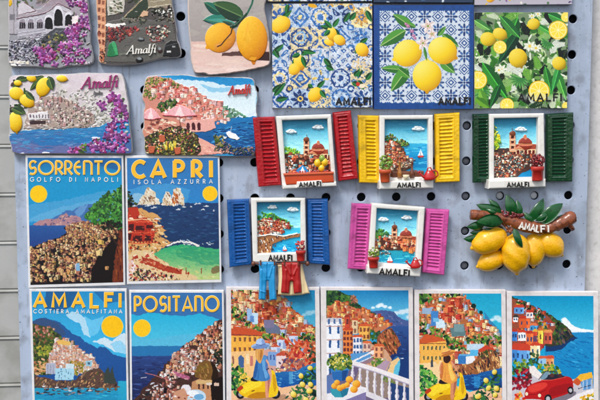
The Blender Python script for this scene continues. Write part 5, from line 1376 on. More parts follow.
def art_coast_lemons():
    c = Cv((6, 70, 136, 158), (214, 206, 206), seed=54)
    c.rect(6, 70, 136, 158, vg(74, (226, 212, 220), 128, (206, 204, 200)))
    [c.ell(x, y, c.r.uniform(3, 8), c.r.uniform(2, 5), c.r.choice([(226, 216, 218), (204, 202, 190), (238, 230, 232), (192, 190, 172), (214, 200, 206)]), 0, .5, soft=.7) for x, y in c.pts_in([(40, 76), (130, 76), (130, 120), (90, 128), (56, 100)], 110)]
    mtn = [(52, 92), (60, 88), (72, 92), (84, 88), (96, 94), (108, 100), (118, 112), (110, 120), (100, 126), (30, 130), (34, 104)]
    c.foliage(mtn, 420, [(150, 150, 140), (186, 184, 176), (130, 130, 120), (206, 200, 194)], 1.4, h=.5, dome=.2)
    c.poly(c.rough([(24, 128), (28, 108), (44, 96), (60, 96), (76, 104), (92, 112), (96, 122), (86, 128)], .8), (176, 156, 146), 1, 1.0)
    c.houses([(28, 126), (32, 106), (46, 98), (62, 98), (78, 106), (92, 114), (94, 122), (84, 127)], 120, 2.8, [(236, 220, 206), (214, 184, 174), (190, 156, 150), (244, 234, 226), (206, 156, 150)], [(150, 110, 120), (120, 110, 110)], (60, 54, 66), .6, h=1.6)
    c.foliage([(50, 108), (80, 108), (94, 118), (86, 127), (54, 126)], 110, [(70, 66, 58), (120, 114, 100), (214, 204, 190), (54, 50, 46), (166, 154, 140), (226, 206, 190)], 1.0, h=1.2, dome=.3)
    c.poly([(27, 114), (48, 111), (50, 119), (29, 120)], (232, 228, 230), 1, 1.6)
    for x in range(30, 49, 3): c.rect(x, 114.6, x + 1.2, 118, (110, 96, 106))
    c.rect(30, 120.6, 46, 124, (60, 40, 44), 1, 1.2)
    c.strokes([(24, 126), (100, 124), (100, 129), (24, 131)], 44, [(196, 180, 176), (130, 110, 110), (226, 220, 216)], 2.4, .6, 0, .2, h=1.1)
    sea = c.rough([(8, 136), (22, 130), (60, 129), (98, 127), (110, 122), (126, 119), (132, 121), (132, 155), (8, 155)], .4)
    c.poly(sea, vg(124, (40, 128, 200), 152, (76, 82, 160)), 1, .5)
    c.poly(c.rough([(30, 138), (90, 132), (120, 126), (128, 136), (90, 142), (40, 146)], .8), (30, 108, 190), .7); c.poly(c.rough([(10, 140), (44, 146), (80, 146), (70, 154), (10, 154)], .6), (120, 110, 170), .6)
    c.strokes([(10, 134), (128, 124), (128, 152), (10, 153)], 130, [(60, 150, 214), (40, 96, 180), (110, 150, 210), (90, 90, 160)], 4, .6, 0, .12, h=.6, a=.7)
    for x, y, w in ((46, 153, 8), (96, 138, 9), (22, 154, 5)): c.ell(x, y, w / 2, 1.4, (230, 230, 236), 0, 1, 1.2); c.ell(x, y + 1.4, w / 2, .7, (40, 40, 60))
    c.foliage([(92, 140), (102, 138), (100, 147), (94, 146)], 14, [(30, 26, 40), (220, 220, 226)], 1.5, h=1)
    c.warp(.5, 3); c.painterly(5000, .7, .26, 14, a=.7)
    # bougainvillea at the right and along the bottom
    c.foliage([(112, 92), (122, 94), (128, 112), (130, 152), (106, 154), (92, 144), (108, 130), (112, 116)], 60, [(70, 96, 60), (110, 120, 90), (60, 50, 80), (210, 206, 206)], 2.0, h=1, dome=.4)
    boug(c, c.pts_in([(96, 104), (102, 101), (110, 106), (104, 108)], 5), 2.6); boug(c, c.pts_in([(106, 98), (114, 94), (120, 102), (114, 108)], 10), 3.0); boug(c, c.pts_in([(112, 108), (124, 102), (128, 118), (118, 124), (110, 118)], 18), 2.8)
    boug(c, c.pts_in([(104, 126), (120, 120), (130, 132), (128, 153), (108, 154), (102, 140)], 34), 2.9); boug(c, c.pts_in([(88, 142), (104, 140), (104, 152), (92, 153)], 12), 2.8); boug(c, c.pts_in([(70, 150), (82, 146), (84, 154), (70, 155)], 7), 2.6)
    c.leaf(78, 150, 88, 156, 4, (70, 90, 50), (50, 70, 44), None, 1.4); c.foliage([(76, 146), (86, 144), (86, 152)], 10, [(70, 110, 50), (120, 140, 60)], 1.6, h=1.2)
    # lemons and leaves, upper left
    for q in ((16, 82, 24, 76, 6), (22, 80, 12, 90, 6), (30, 80, 44, 76, 7), (48, 76, 53, 90, 9), (40, 80, 30, 90, 6), (24, 90, 32, 102, 7), (28, 96, 35, 100, 5), (12, 110, 24, 108, 8), (14, 104, 26, 114, 6), (20, 80, 30, 78, 5), (34, 96, 24, 108, 6)):
        c.leaf(q[0], q[1], q[2], q[3], q[4], (66, 96, 44), (40, 62, 38), (120, 140, 70), 1.6)
    c.foliage([(8, 82), (20, 80), (26, 94), (28, 112), (8, 118)], 30, [(60, 84, 44), (90, 70, 70), (40, 56, 40)], 2.2, h=1.4, dome=.3)
    sc_ = 1.12; yl = ((244, 200, 24), (255, 226, 80), (204, 144, 10))
    for x, y, a, b, an in ((16.6, 93.4, 6.6, 5.6, .3), (18, 83, 3.6, 2.6, .2), (27, 101, 7.2, 5.2, .6), (43.5, 87, 8.6, 6.4, 1.9), (31.5, 78, 4.4, 3.4, .4), (62, 78.6, 5, 3.0, .15), (15.6, 122, 9.2, 6, 1.45)):
        c.lemon(x, y, a * sc_, b * sc_, an, yl, h=1.4, dome=1.6)
    for q in ((49, 78, 53, 90, 8), (26, 92, 34, 100, 6), (12, 108, 24, 114, 7)): c.leaf(*q, (74, 106, 50), (44, 70, 40), (130, 150, 80), 2.6)
    c.mottle(1.0, .10, 6)
    return c


def art_terrace():
    c = Cv((136, 70, 264, 160), (60, 140, 206), seed=55)
    c.rect(136, 70, 264, 130, vg(74, (30, 130, 200), 112, (214, 228, 238)))
    c.poly(c.rough([(172, 80), (190, 78), (206, 82), (230, 79), (256, 86), (256, 112), (224, 118), (200, 96), (180, 86)], .6), (220, 232, 240), .9); c.poly(c.rough([(176, 77), (200, 76), (226, 78), (254, 78), (250, 84), (226, 86), (206, 80), (186, 80)], .6), (34, 126, 200), .95); c.poly(c.rough([(200, 84), (216, 88), (238, 86), (226, 92), (210, 92)], .5), (120, 180, 224), .7)
    hl = [(144, 78), (156, 76), (170, 78), (180, 84), (192, 88), (204, 96), (216, 102), (222, 110), (236, 118), (226, 126), (196, 132), (150, 132), (142, 108)]
    c.poly(c.rough(hl, .8), (206, 140, 124), 1, .8); c.foliage([(144, 78), (168, 78), (182, 86), (166, 94), (150, 100), (144, 96)], 110, [(110, 130, 54), (76, 104, 46), (150, 160, 76), (60, 80, 44)], 1.4, h=1, dome=.3); c.foliage([(144, 78), (168, 78), (182, 86), (166, 94), (150, 100), (144, 96)], 150, [(96, 118, 50), (76, 104, 46), (170, 176, 90), (50, 70, 40), (200, 140, 110)], 1.0, h=1.1, dome=.3)
    c.houses([(150, 90), (168, 84), (186, 88), (204, 96), (220, 106), (224, 114), (206, 122), (182, 122), (160, 112)], 150, 4.0, [(238, 200, 192), (224, 150, 138), (244, 218, 208), (232, 168, 156), (206, 120, 110), (246, 230, 222)], [(200, 96, 84), (220, 130, 110)], (120, 50, 50), .72, h=1.4)
    c.foliage([(158, 104), (172, 98), (178, 104), (172, 112), (158, 110)], 50, [(60, 84, 44), (90, 116, 54), (44, 60, 40)], 2, h=1.2, dome=.4)
    c.foliage([(222, 106), (234, 108), (248, 118), (240, 122), (224, 116)], 50, [(90, 140, 110), (120, 160, 130), (70, 110, 90)], 2, h=.8)
    c.poly(c.rough([(196, 128), (212, 122), (232, 118), (258, 116), (260, 158), (210, 152), (196, 138)], .5), vg(116, (34, 112, 186), 152, (22, 60, 130)), 1, .5)
    c.strokes([(204, 130), (254, 120), (256, 150), (216, 148)], 120, [(40, 110, 190), (20, 66, 140), (70, 140, 206), (16, 50, 110)], 3, .5, 0, .2, h=.55)
    c.houses([(200, 116), (222, 112), (236, 118), (230, 124), (204, 130)], 26, 3, [(236, 200, 190), (226, 160, 140), (240, 220, 210)], [(196, 90, 70)], (120, 60, 60), .7, h=1.2)
    # arcade and parasols
    c.poly([(178, 122), (214, 118), (216, 128), (206, 132), (178, 132)], (226, 170, 160), 1, 1.2)
    for x in (182.5, 188, 193.5, 199): c.rect(x - 1.7, 124.5, x + 1.7, 130, (80, 36, 44)); c.ell(x, 124.6, 1.7, 2, (80, 36, 44))
    c.poly([(142, 118), (164, 116), (186, 124), (186, 140), (142, 142)], (206, 140, 120), 1, .9)
    for x, y, w in ((151, 115, 20), (180, 112, 34)):
        c.poly([(x - w / 2, y + 3), (x - w * .2, y - 5), (x, y - 7), (x + w * .2, y - 5), (x + w / 2, y + 3), (x, y + 4.5)], (232, 176, 180), 1, 2.0); c.poly([(x - w * .16, y + 4), (x, y - 7), (x + w * .12, y + 4)], (244, 214, 214), 1, 2.1); c.line([(x - w / 2, y + 3), (x, y + 4.6), (x + w / 2, y + 3)], 1.2, (196, 96, 106), 1, 2.2)
        c.line([(x, y + 4), (x, y + 14)], .8, (120, 70, 60), 1, 1.4)
        c.line([(x - w * .3, y - 2), (x - w * .36, y + 3)], .5, (206, 130, 140)); c.line([(x + w * .3, y - 2), (x + w * .36, y + 3)], .5, (206, 130, 140))
    c.strokes([(144, 122), (166, 118), (186, 126), (184, 140), (144, 142)], 80, [(226, 190, 170), (150, 76, 66), (110, 60, 56), (236, 214, 190)], 2.4, .8, .1, .4, h=1)
    # paved path, flowers and pots in the foreground
    c.poly([(184, 136), (200, 138), (216, 146), (234, 153), (186, 156)], (226, 166, 150), 1, .8); c.strokes([(188, 140), (214, 148), (230, 154), (190, 155)], 60, [(240, 196, 180), (200, 120, 110), (220, 160, 140)], 2.2, .5, .3, .2, h=.8)
    fg = [(143, 138), (160, 130), (178, 126), (196, 134), (200, 150), (190, 156), (144, 154)]
    c.poly(c.rough([(141, 138), (160, 130), (178, 126), (197, 134), (202, 150), (196, 158), (141, 158)], .8), (70, 58, 44), 1, .9); c.foliage(fg, 420, [(60, 70, 40), (96, 110, 50), (40, 46, 36), (140, 134, 60), (120, 80, 60), (50, 44, 40)], 1.4, h=1.0, dome=.4); c.foliage(fg, 110, [(226, 150, 140), (236, 196, 90), (200, 80, 80), (240, 220, 180)], 1.0, h=1.3, dome=.4)
    for x, y in ((152, 149), (178, 150), (162, 138)): c.poly([(x - 3.4, y - 3), (x + 3.4, y - 3), (x + 2.4, y + 4), (x - 2.4, y + 4)], (190, 100, 70), 1, 1.8)
    c.strokes([(163, 142), (176, 140), (176, 150), (164, 151)], 20, [(232, 200, 70), (214, 214, 110)], 2.8, .6, 1.4, .2, h=1.6)
    c.foliage([(216, 140), (226, 142), (236, 148), (252, 146), (256, 156), (214, 152)], 220, [(60, 66, 70), (110, 110, 80), (40, 44, 60), (170, 120, 110), (70, 90, 80), (34, 50, 80)], 1.1, h=1.1, dome=.3); c.foliage([(214, 134), (224, 136), (224, 148), (216, 146)], 26, [(80, 100, 50), (150, 140, 80), (60, 70, 50)], 1.8, h=1.2, dome=.5)
    c.poly(c.rough([(226, 133), (229, 131), (236, 134), (240, 138), (237, 140.4), (228, 137)], .2), (240, 238, 236), 1, 1.4); c.line([(231, 133), (231.4, 126)], .4, (220, 220, 220)); c.poly([(223, 136), (227, 136.6), (226, 139), (224, 138.6)], (214, 220, 226), 1, 1.2)
    c.warp(.4, 3); c.painterly(5000, .65, .24, 14, a=.7); c.contrast(1.12)
    c.mottle(1.0, .12, 7)
    return c


# ------------------------------------------------------------------ relief views inside the window magnets
def view(quad, seed, kind):
    xs = [p[0] for p in quad]; ys = [p[1] for p in quad]
    x0, x1, y0, y1 = min(xs), max(xs), min(ys), max(ys); w, h = x1 - x0, y1 - y0
    c = Cv((x0 - 1, y0 - 1, x1 + 1, y1 + 1), (40, 140, 190), S=4.0, seed=seed)
    def X(f): return x0 + f * w
    def Y(f): return y0 + f * h
    def pp(l): return [(X(a), Y(b)) for a, b in l]
    c.rect(x0 - 1, y0 - 1, x1 + 1, Y(.6), vg(y0, (22, 112, 166), Y(.46), (166, 222, 230)))
    c.strokes(pp([(0, 0), (1, 0), (1, .5), (0, .5)]), 40, [(60, 150, 190), (110, 186, 210), (40, 120, 170)], 5, .8, 0, .2, a=.25)
    def cloud(fx, fy, s):
        for dx, dy, r in ((-1.2, .2, .7), (-.4, -.2, .9), (.5, -.1, .85), (1.2, .25, .6), (0, .3, .9)): c.ell(X(fx) + dx * s, Y(fy) + dy * s, r * s, r * s * .62, (214, 224, 230), 0, 1, .5, dome=.9)
        c.ell(X(fx), Y(fy) + .55 * s, 1.6 * s, .3 * s, (150, 180, 200), 0, .7)
    tan = [(216, 166, 122), (236, 200, 156), (180, 104, 78), (244, 224, 200), (200, 136, 100), (160, 88, 68), (120, 170, 180), (226, 120, 80)]
    rf = [(150, 60, 46), (176, 84, 56), (120, 50, 44)]
    def church(fx, fy, s):
        """domed cathedral with bell tower"""
        x, y = X(fx), Y(fy)
        c.rect(x - 1.1 * s, y - 1.0 * s, x + 1.25 * s, y, (150, 70, 54), 1, 1.1); c.rect(x - 1.1 * s, y - .5 * s, x + 1.25 * s, y - .4 * s, (226, 190, 150), 1, 1.2)
        c.ell(x + .2 * s, y - 1.05 * s, .68 * s, .62 * s, (140, 60, 48), 0, 1, 1.2, dome=.7); c.rect(x - .5 * s, y - 1.1 * s, x + .9 * s, y - .85 * s, (190, 120, 90), 1, 1.4); c.ell(x + .2 * s, y - 1.7 * s, .16 * s, .22 * s, (190, 120, 90), 0, 1, 1.4)
        c.poly([(x - .9 * s, y - .5 * s), (x - .4 * s, y - .82 * s), (x + .1 * s, y - .5 * s)], (196, 130, 96), 1, 1.4)
        for k in range(6):
            xx = x - .95 * s + k * .38 * s; c.rect(xx, y - .38 * s, xx + .18 * s, y - .04 * s, (90, 36, 34), 1, .8); c.rect(xx + .2 * s, y - .4 * s, xx + .28 * s, y, (236, 206, 170), 1, 1.3)
        tx = x - 1.05 * s
        c.rect(tx - .3 * s, y - 2.0 * s, tx + .3 * s, y - .2 * s, (206, 150, 116), 1, 1.5); c.ell(tx, y - 2.05 * s, .3 * s, .26 * s, (120, 70, 50), 0, 1, 1.6, dome=.4); c.line([(tx, y - 2.3 * s), (tx, y - 2.6 * s)], .5, (120, 80, 60), 1, 1.4)
        for k in range(3): c.rect(tx - .14 * s, y - (1.8 - .5 * k) * s, tx + .14 * s, y - (1.55 - .5 * k) * s, (84, 44, 44), 1, 1.0); c.line([(tx - .3 * s, y - (1.4 - .5 * k) * s), (tx + .3 * s, y - (1.4 - .5 * k) * s)], .5, (240, 214, 180), 1, 1.6)
    def boat(fx, fy, s):
        x, y = X(fx), Y(fy)
        c.poly([(x - s, y), (x + s, y), (x + .7 * s, y + .5 * s), (x - .7 * s, y + .5 * s)], (196, 60, 50), 1, 1); c.poly([(x - .05 * s, y - .1), (x - .05 * s, y - 2.0 * s), (x + .85 * s, y - .1)], (240, 242, 244), 1, 1.1); c.poly([(x - .15 * s, y - .1), (x - .15 * s, y - 1.6 * s), (x - .85 * s, y - .1)], (220, 228, 234), 1, 1.0)
    town = [(206, 150, 110), (232, 204, 170), (160, 90, 70), (240, 226, 206), (120, 150, 140), (196, 120, 80)]
    if kind == 'red':
        cloud(.2, .22, 3.0); cloud(.72, .15, 3.2); c.foliage(pp([(0, .52), (.12, .46), (.3, .5), (.36, .58), (0, .62)]), 50, [(110, 170, 50), (70, 130, 50), (150, 190, 70)], 1.6, h=.7, dome=.4)
        c.poly(c.rough(pp([(0, .6), (.3, .58), (.98, .6), (1.02, 1), (0, 1)]), .5), (74, 48, 42), 1, .7); church(.68, .66, 9.4); c.houses(pp([(0, .62), (.3, .6), (.95, .66), (.98, .9), (0, .95)]), 110, 2.8, tan, rf, (60, 44, 44), .6, h=1.4); c.foliage(pp([(0, .72), (.2, .68), (.3, .8), (.1, .9)]), 40, [(50, 60, 50), (150, 190, 200), (220, 220, 214)], 1.1, h=1)
        c.poly(pp([(.22, .96), (.3, .84), (.42, .76), (.52, .84), (.6, .96)]), (40, 120, 190), 1, 1); c.poly(pp([(.34, .92), (.42, .78), (.48, .92)]), (230, 236, 240), 1, 1.4)
        for k in range(24): c.ell(X(.04 + .9 * k / 24), Y(.97), 1.1, 1.0, c.r.choice([(226, 60, 60), (240, 240, 236), (240, 120, 150), (70, 130, 60)]), 0, 1, 1.4, dome=.5)
    elif kind == 'yellow':
        cloud(.75, .17, 3.4); c.rect(x0, Y(.42), x1 + 1, Y(.82), vg(Y(.4), (60, 160, 206), Y(.75), (10, 112, 176)), 1, 0); c.strokes(pp([(.3, .46), (1, .44), (1, .78), (.5, .8)]), 60, [(90, 180, 214), (20, 110, 180)], 3, .4, 0, .1)
        c.foliage(pp([(0, .42), (.05, .24), (.22, .28), (.48, .38), (.58, .44), (.3, .48)]), 90, [(70, 110, 50), (110, 140, 60), (50, 80, 44), (130, 110, 70)], 1.5, h=.8, dome=.4)
        c.poly(c.rough(pp([(0, .38), (.3, .4), (.44, .5), (.48, .6), (.64, .7), (.6, .82), (.2, .96), (0, .96)]), .5), (84, 62, 52), 1, .7); c.houses(pp([(0, .4), (.2, .4), (.4, .46), (.44, .62), (.62, .7), (.5, .84), (0, .9)]), 130, 2.6, tan, rf, (70, 46, 46), .62, h=1.3); c.strokes(pp([(.3, .72), (.66, .68), (.7, .74), (.4, .84)]), 40, [(130, 110, 90), (90, 80, 70), (190, 180, 160)], 1.6, .6, 0, .4, h=.9)
        boat(.8, .62, 3.3); c.houses(pp([(.2, .92), (1, .9), (1, 1), (.2, 1)]), 20, 3, tan, rf, (70, 46, 46), .6, h=1.2)
    elif kind == 'green':
        cloud(.6, .2, 3.2); c.poly(c.rough(pp([(0, .52), (.3, .5), (1, .56), (1, .84), (.5, 1.02), (0, 1.02)]), .5), (78, 60, 56), 1, .7); church(.64, .6, 10.2); c.foliage(pp([(0, .14), (.12, .2), (.16, .4), (.1, .52), (0, .54)]), 50, [(150, 180, 40), (210, 200, 50), (110, 150, 50), (240, 220, 70)], 1.8, h=1.2, dome=.6)
        c.houses(pp([(0, .6), (.3, .56), (.96, .62), (.8, .8), (.4, .98), (0, 1)]), 150, 2.0, town, rf, (50, 60, 60), .6, h=1.2); c.foliage(pp([(0, .6), (.4, .62), (.8, .7), (.3, .96), (0, .98)]), 140, [(226, 206, 180), (50, 80, 90), (170, 80, 60), (60, 110, 120), (236, 226, 206), (90, 60, 54)], .9, h=1.3)
        c.poly(pp([(.44, 1.02), (.6, .9), (.8, .84), (1.02, .82), (1.02, 1.02)]), (30, 120, 180), 1, .4)
    elif kind == 'blue':
        cloud(.36, .12, 2.8); cloud(.8, .16, 3.2); c.rect(x0, Y(.5), x1 + 1, y1 + 1, vg(Y(.44), (80, 180, 206), Y(.95), (20, 130, 190)), 1, 0)
        c.foliage(pp([(0, .4), (.1, .22), (.34, .24), (.6, .34), (.84, .44), (.7, .5), (.3, .44), (0, .5)]), 120, [(80, 150, 50), (50, 110, 46), (120, 170, 60), (70, 120, 70)], 1.7, h=.8, dome=.5)
        c.houses(pp([(0, .46), (.16, .36), (.4, .38), (.7, .46), (.74, .6), (.4, .64), (0, .66)]), 150, 2.6, [(206, 110, 80), (232, 204, 176), (170, 70, 60), (226, 150, 110), (240, 226, 210)], rf, (80, 40, 44), .62, h=1.3)
        c.poly(c.rough(pp([(0, .66), (.3, .62), (.6, .64), (.95, .6), (.95, .66), (.6, .72), (.36, .8), (.3, 1), (0, 1)]), .3), (150, 104, 70), 1, .9); c.strokes(pp([(0, .7), (.5, .66), (.9, .62), (.5, .76), (.3, .98), (0, .98)]), 70, [(70, 46, 44), (206, 160, 110), (240, 230, 220), (110, 66, 52), (80, 60, 60)], 1.3, .5, 1.3, .5, h=1)
        c.line(pp([(0, .66), (.3, .62), (.6, .65), (.9, .6)]), 1.2, (236, 226, 214), 1, 1.4); boat(.62, .9, 2.6); c.strokes(pp([(.5, .78), (1, .72), (1, 1), (.45, 1)]), 30, [(90, 190, 220), (20, 110, 180)], 2.4, .4, 0, .2)
    else:
        cloud(.22, .2, 3.0); cloud(.72, .17, 3.0); c.foliage(pp([(0, .46), (.12, .36), (.3, .42), (.4, .5), (0, .54)]), 50, [(70, 130, 60), (110, 160, 70), (50, 100, 60)], 1.6, h=.7, dome=.4)
        c.poly(c.rough(pp([(0, .54), (.3, .5), (1, .54), (1, .76), (0, .76)]), .5), (84, 54, 46), 1, .7); church(.66, .64, 9.2); c.houses(pp([(0, .54), (.3, .5), (.5, .54), (.98, .6), (.98, .72), (0, .72)]), 60, 2.6, tan, rf, (70, 44, 44), .6, h=1.3)
        c.rect(x0 - 1, Y(.72), x1 + 1, y1 + 1, vg(Y(.7), (50, 150, 170), Y(1), (20, 120, 170)), 1, .2); c.houses(pp([(.5, .56), (.98, .56), (.98, .8), (.6, .76)]), 20, 4, [(196, 110, 70), (214, 140, 90)], rf, (100, 50, 44), .7, h=1.3)
        c.strokes(pp([(0, .74), (.3, .7), (.4, .78), (.06, .82)]), 26, [(60, 70, 80), (190, 200, 200), (110, 90, 80)], 1.3, .6, .2, .6, h=.8); c.strokes(pp([(.1, .8), (1, .76), (1, .98), (.1, .98)]), 50, [(90, 190, 200), (30, 130, 170), (20, 110, 150)], 2.6, .4, 0, .2)
        boat(.36, .9, 3.1); c.poly(c.rough(pp([(.3, 1.02), (.42, .96), (.7, .96), (.84, 1.02)]), .2), (232, 200, 110), 1, .5)
    c.warp(.25, 2); c.painterly(900, .5, .2, 12, a=.6); c.contrast(1.12, 1.0, .5); c.A = np.clip(c.A * 1.1, 0, 1); c.mottle(.9, .12, seed)
    return c
# ------------------------------------------------------------------ materials in use
def mat_board():
    """light blue steel: cloudy stains, fine rust specks, faint vertical run marks"""
    m = mat('painted_steel', (172, 186, 208), rough=0.42, var=0.05, nscale=60, bump=0.03, bscale=500, dark=(128, 138, 152), darkamt=0.6, dscale=30)
    nt = m.node_tree; N = nt.nodes; bs = N['Principled BSDF']; src = bs.inputs['Base Color'].links[0].from_socket
    tc = [n for n in N if n.type == 'TEX_COORD'][0]
    for sc, lo, hi, amt, col, stretch in ((95, .52, .66, .55, (120, 124, 134), None), (620, .63, .70, .75, (84, 84, 92), None), (330, .66, .72, .5, (212, 218, 228), None), (260, .56, .75, .35, (200, 208, 222), (1, 1, .06)), (420, .60, .70, .40, (104, 100, 104), (1, 1, .12))):
        n = N.new('ShaderNodeTexNoise'); n.inputs['Scale'].default_value = sc; n.inputs['Detail'].default_value = 5
        if stretch:
            mp = N.new('ShaderNodeMapping'); mp.inputs['Scale'].default_value = stretch; nt.links.new(tc.outputs['Object'], mp.inputs['Vector']); nt.links.new(mp.outputs['Vector'], n.inputs['Vector'])
        else: nt.links.new(tc.outputs['Object'], n.inputs['Vector'])
        r = N.new('ShaderNodeMapRange'); r.inputs['From Min'].default_value = lo; r.inputs['From Max'].default_value = hi; r.inputs['To Max'].default_value = amt
        nt.links.new(n.outputs['Fac'], r.inputs['Value'])
        x = N.new('ShaderNodeMix'); x.data_type = 'RGBA'; x.inputs['B'].default_value = L255(*col) + (1,)
        nt.links.new(r.outputs['Result'], x.inputs['Factor']); nt.links.new(src, x.inputs['A']); src = x.outputs['Result']
    nt.links.new(src, bs.inputs['Base Color'])
    return m


M_board = mat_board()
M_back = mat('cavity_shade', (30, 34, 44), rough=0.8)  # near-black colour stands for the shade behind the holes
M_slat = mat('grey_slats', (176, 177, 174), rough=0.6, var=0.10, nscale=90, bump=0.06, bscale=700, dark=(136, 134, 126), darkamt=0.6, dscale=60)
M_stucco = mat('white_stucco', (222, 219, 217), rough=0.9, var=0.06, nscale=250, bump=0.18, bscale=420, dark=(176, 170, 164), darkamt=0.42, dscale=330)
M_card = mat('white_card', (230, 230, 232), rough=0.45, var=0.03, bump=0.02, dark=(196, 194, 190), darkamt=0.5, dscale=240)
M_cardw = mat('warm_white_card', (232, 226, 226), rough=0.45, var=0.03, bump=0.02, dark=(200, 192, 190), darkamt=0.5, dscale=240)
M_edge = mat('board_edge', (66, 66, 76), rough=0.6, var=0.1)
M_edgel = mat('light_board_edge', (150, 152, 160), rough=0.6, var=0.1)
M_edgeb = mat('blue_edge', (34, 60, 136), rough=0.4, var=0.1)
M_resin = mat('raw_resin', (186, 184, 186), rough=0.6, var=0.12, nscale=300, bump=0.10, bscale=500, dark=(130, 130, 138), darkamt=0.5, dscale=160)
M_resinp = mat('pale_resin', (214, 198, 190), rough=0.6, var=0.10, nscale=300, bump=0.10, bscale=500, dark=(160, 150, 148), darkamt=0.5, dscale=160)
M_white = mat('white_painted_resin', (236, 234, 228), rough=0.35, var=0.04, nscale=300, bump=0.05, bscale=500, dark=(200, 194, 182), darkamt=0.4, dscale=240)
A_print = mat_art('gloss_print', rough=0.42, bump=0.012, spec=0.35)
A_paint = mat_art('satin_print', rough=0.5, bump=0.03, bscale=1800, spec=0.3)
A_tile = mat_art('tile_print', rough=0.28, bump=0.012, spec=0.45)
A_resin = mat_art('painted_resin', rough=0.42, bump=0.10, bscale=1300, spec=0.4, tint=.08)
A_view = mat_art('painted_relief', rough=0.35, bump=0.08, bscale=1500, spec=0.45, tint=.08)


def gloss(name, rgb, rough=0.28, **k):
    return mat(name, rgb, rough=rough, var=k.pop('var', 0.10), nscale=400, bump=k.pop('bump', 0.08), bscale=700, coat=k.pop('coat', 0.45), **k)


M_red = gloss('red_enamel', (176, 12, 26), rough=.34, coat=.3, var=.14, dark=(119, 8, 17), darkamt=.6, dscale=170); M_yel = gloss('yellow_enamel', (250, 196, 12), rough=.34, coat=.3, var=.14, dark=(170, 133, 8), darkamt=.6, dscale=170); M_grn = gloss('green_enamel', (8, 60, 32), rough=.24, var=.2, dark=(4, 36, 20), darkamt=.6, dscale=170)
M_blu = gloss('blue_enamel', (10, 84, 158), rough=.34, coat=.3, var=.14, dark=(6, 57, 107), darkamt=.6, dscale=170); M_pnk = gloss('pink_enamel', (206, 80, 158), rough=.34, coat=.3, var=.14, dark=(140, 54, 107), darkamt=.6, dscale=170); M_can = gloss('red_can', (190, 26, 26))
M_ter = gloss('terracotta', (200, 84, 44), rough=.45); M_redpot = gloss('red_pot', (190, 44, 36), rough=.45); M_org = gloss('orange_box', (206, 74, 30), rough=.4)
M_leafd = gloss('dark_leaf', (18, 84, 36), rough=.34, bump=.15, dark=(8, 38, 22), darkamt=.85, dscale=330); M_leafm = gloss('mid_leaf', (70, 128, 46), rough=.45)
M_leaft = gloss('tiny_leaf', (130, 160, 60), rough=.5, var=.3); M_bud = gloss('flower_buds', (180, 60, 60), rough=.5, var=.3); M_dkfl = gloss('dark_red_flower', (110, 24, 30), rough=.45, var=.25)
M_lem = gloss('lemon_peel', (244, 184, 14), rough=.34, var=.10, bump=.2, dark=(206, 128, 8), darkamt=.55, dscale=1500); M_lems = gloss('small_lemon', (240, 196, 30), rough=.4)
M_bark = gloss('bark', (140, 74, 42), rough=.5, var=.35, bump=.35, dark=(56, 26, 18), darkamt=.9, dscale=420)
M_ink = mat('black_ink', (22, 20, 22), rough=.4, var=.1, bump=0); M_wink = mat('white_paint', (240, 236, 228), rough=.45, var=.03, bump=0)
M_gold = mat('yellow_ink', (252, 192, 44), rough=.45, var=.03, bump=0); M_crm = mat('cream_ink', (244, 226, 170), rough=.45, var=.03, bump=0)
M_pur = mat('purple_ink', (158, 40, 112), rough=.4, var=.05, bump=0); M_redi = mat('red_ink', (206, 50, 44), rough=.4, var=.05, bump=0); M_gryi = mat('grey_ink', (110, 106, 110), rough=.5, var=.05, bump=0)
M_lblue = gloss('light_blue_cloth', (34, 150, 210), rough=.42, var=.12); M_rcloth = gloss('red_cloth', (176, 26, 26), rough=.42, var=.14); M_ccloth = gloss('cream_cloth', (236, 212, 164), rough=.5, var=.08)
M_brown = gloss('brown_line', (110, 60, 36), rough=.5, var=.2); M_bot = gloss('amber_bottle', (170, 110, 50), rough=.3); M_crmp = gloss('cream_china', (240, 226, 190), rough=.35)
M_discl = mat('pale_disc', (206, 208, 214), rough=.5, var=.06); M_discd = mat('grey_disc', (84, 88, 98), rough=.6, var=.15)

# ------------------------------------------------------------------ setting: board, walls
HP = 0.02                                   # pitch of the holes
H_I, H_J = 9.5, 5.7                         # hole-grid position of the board origin


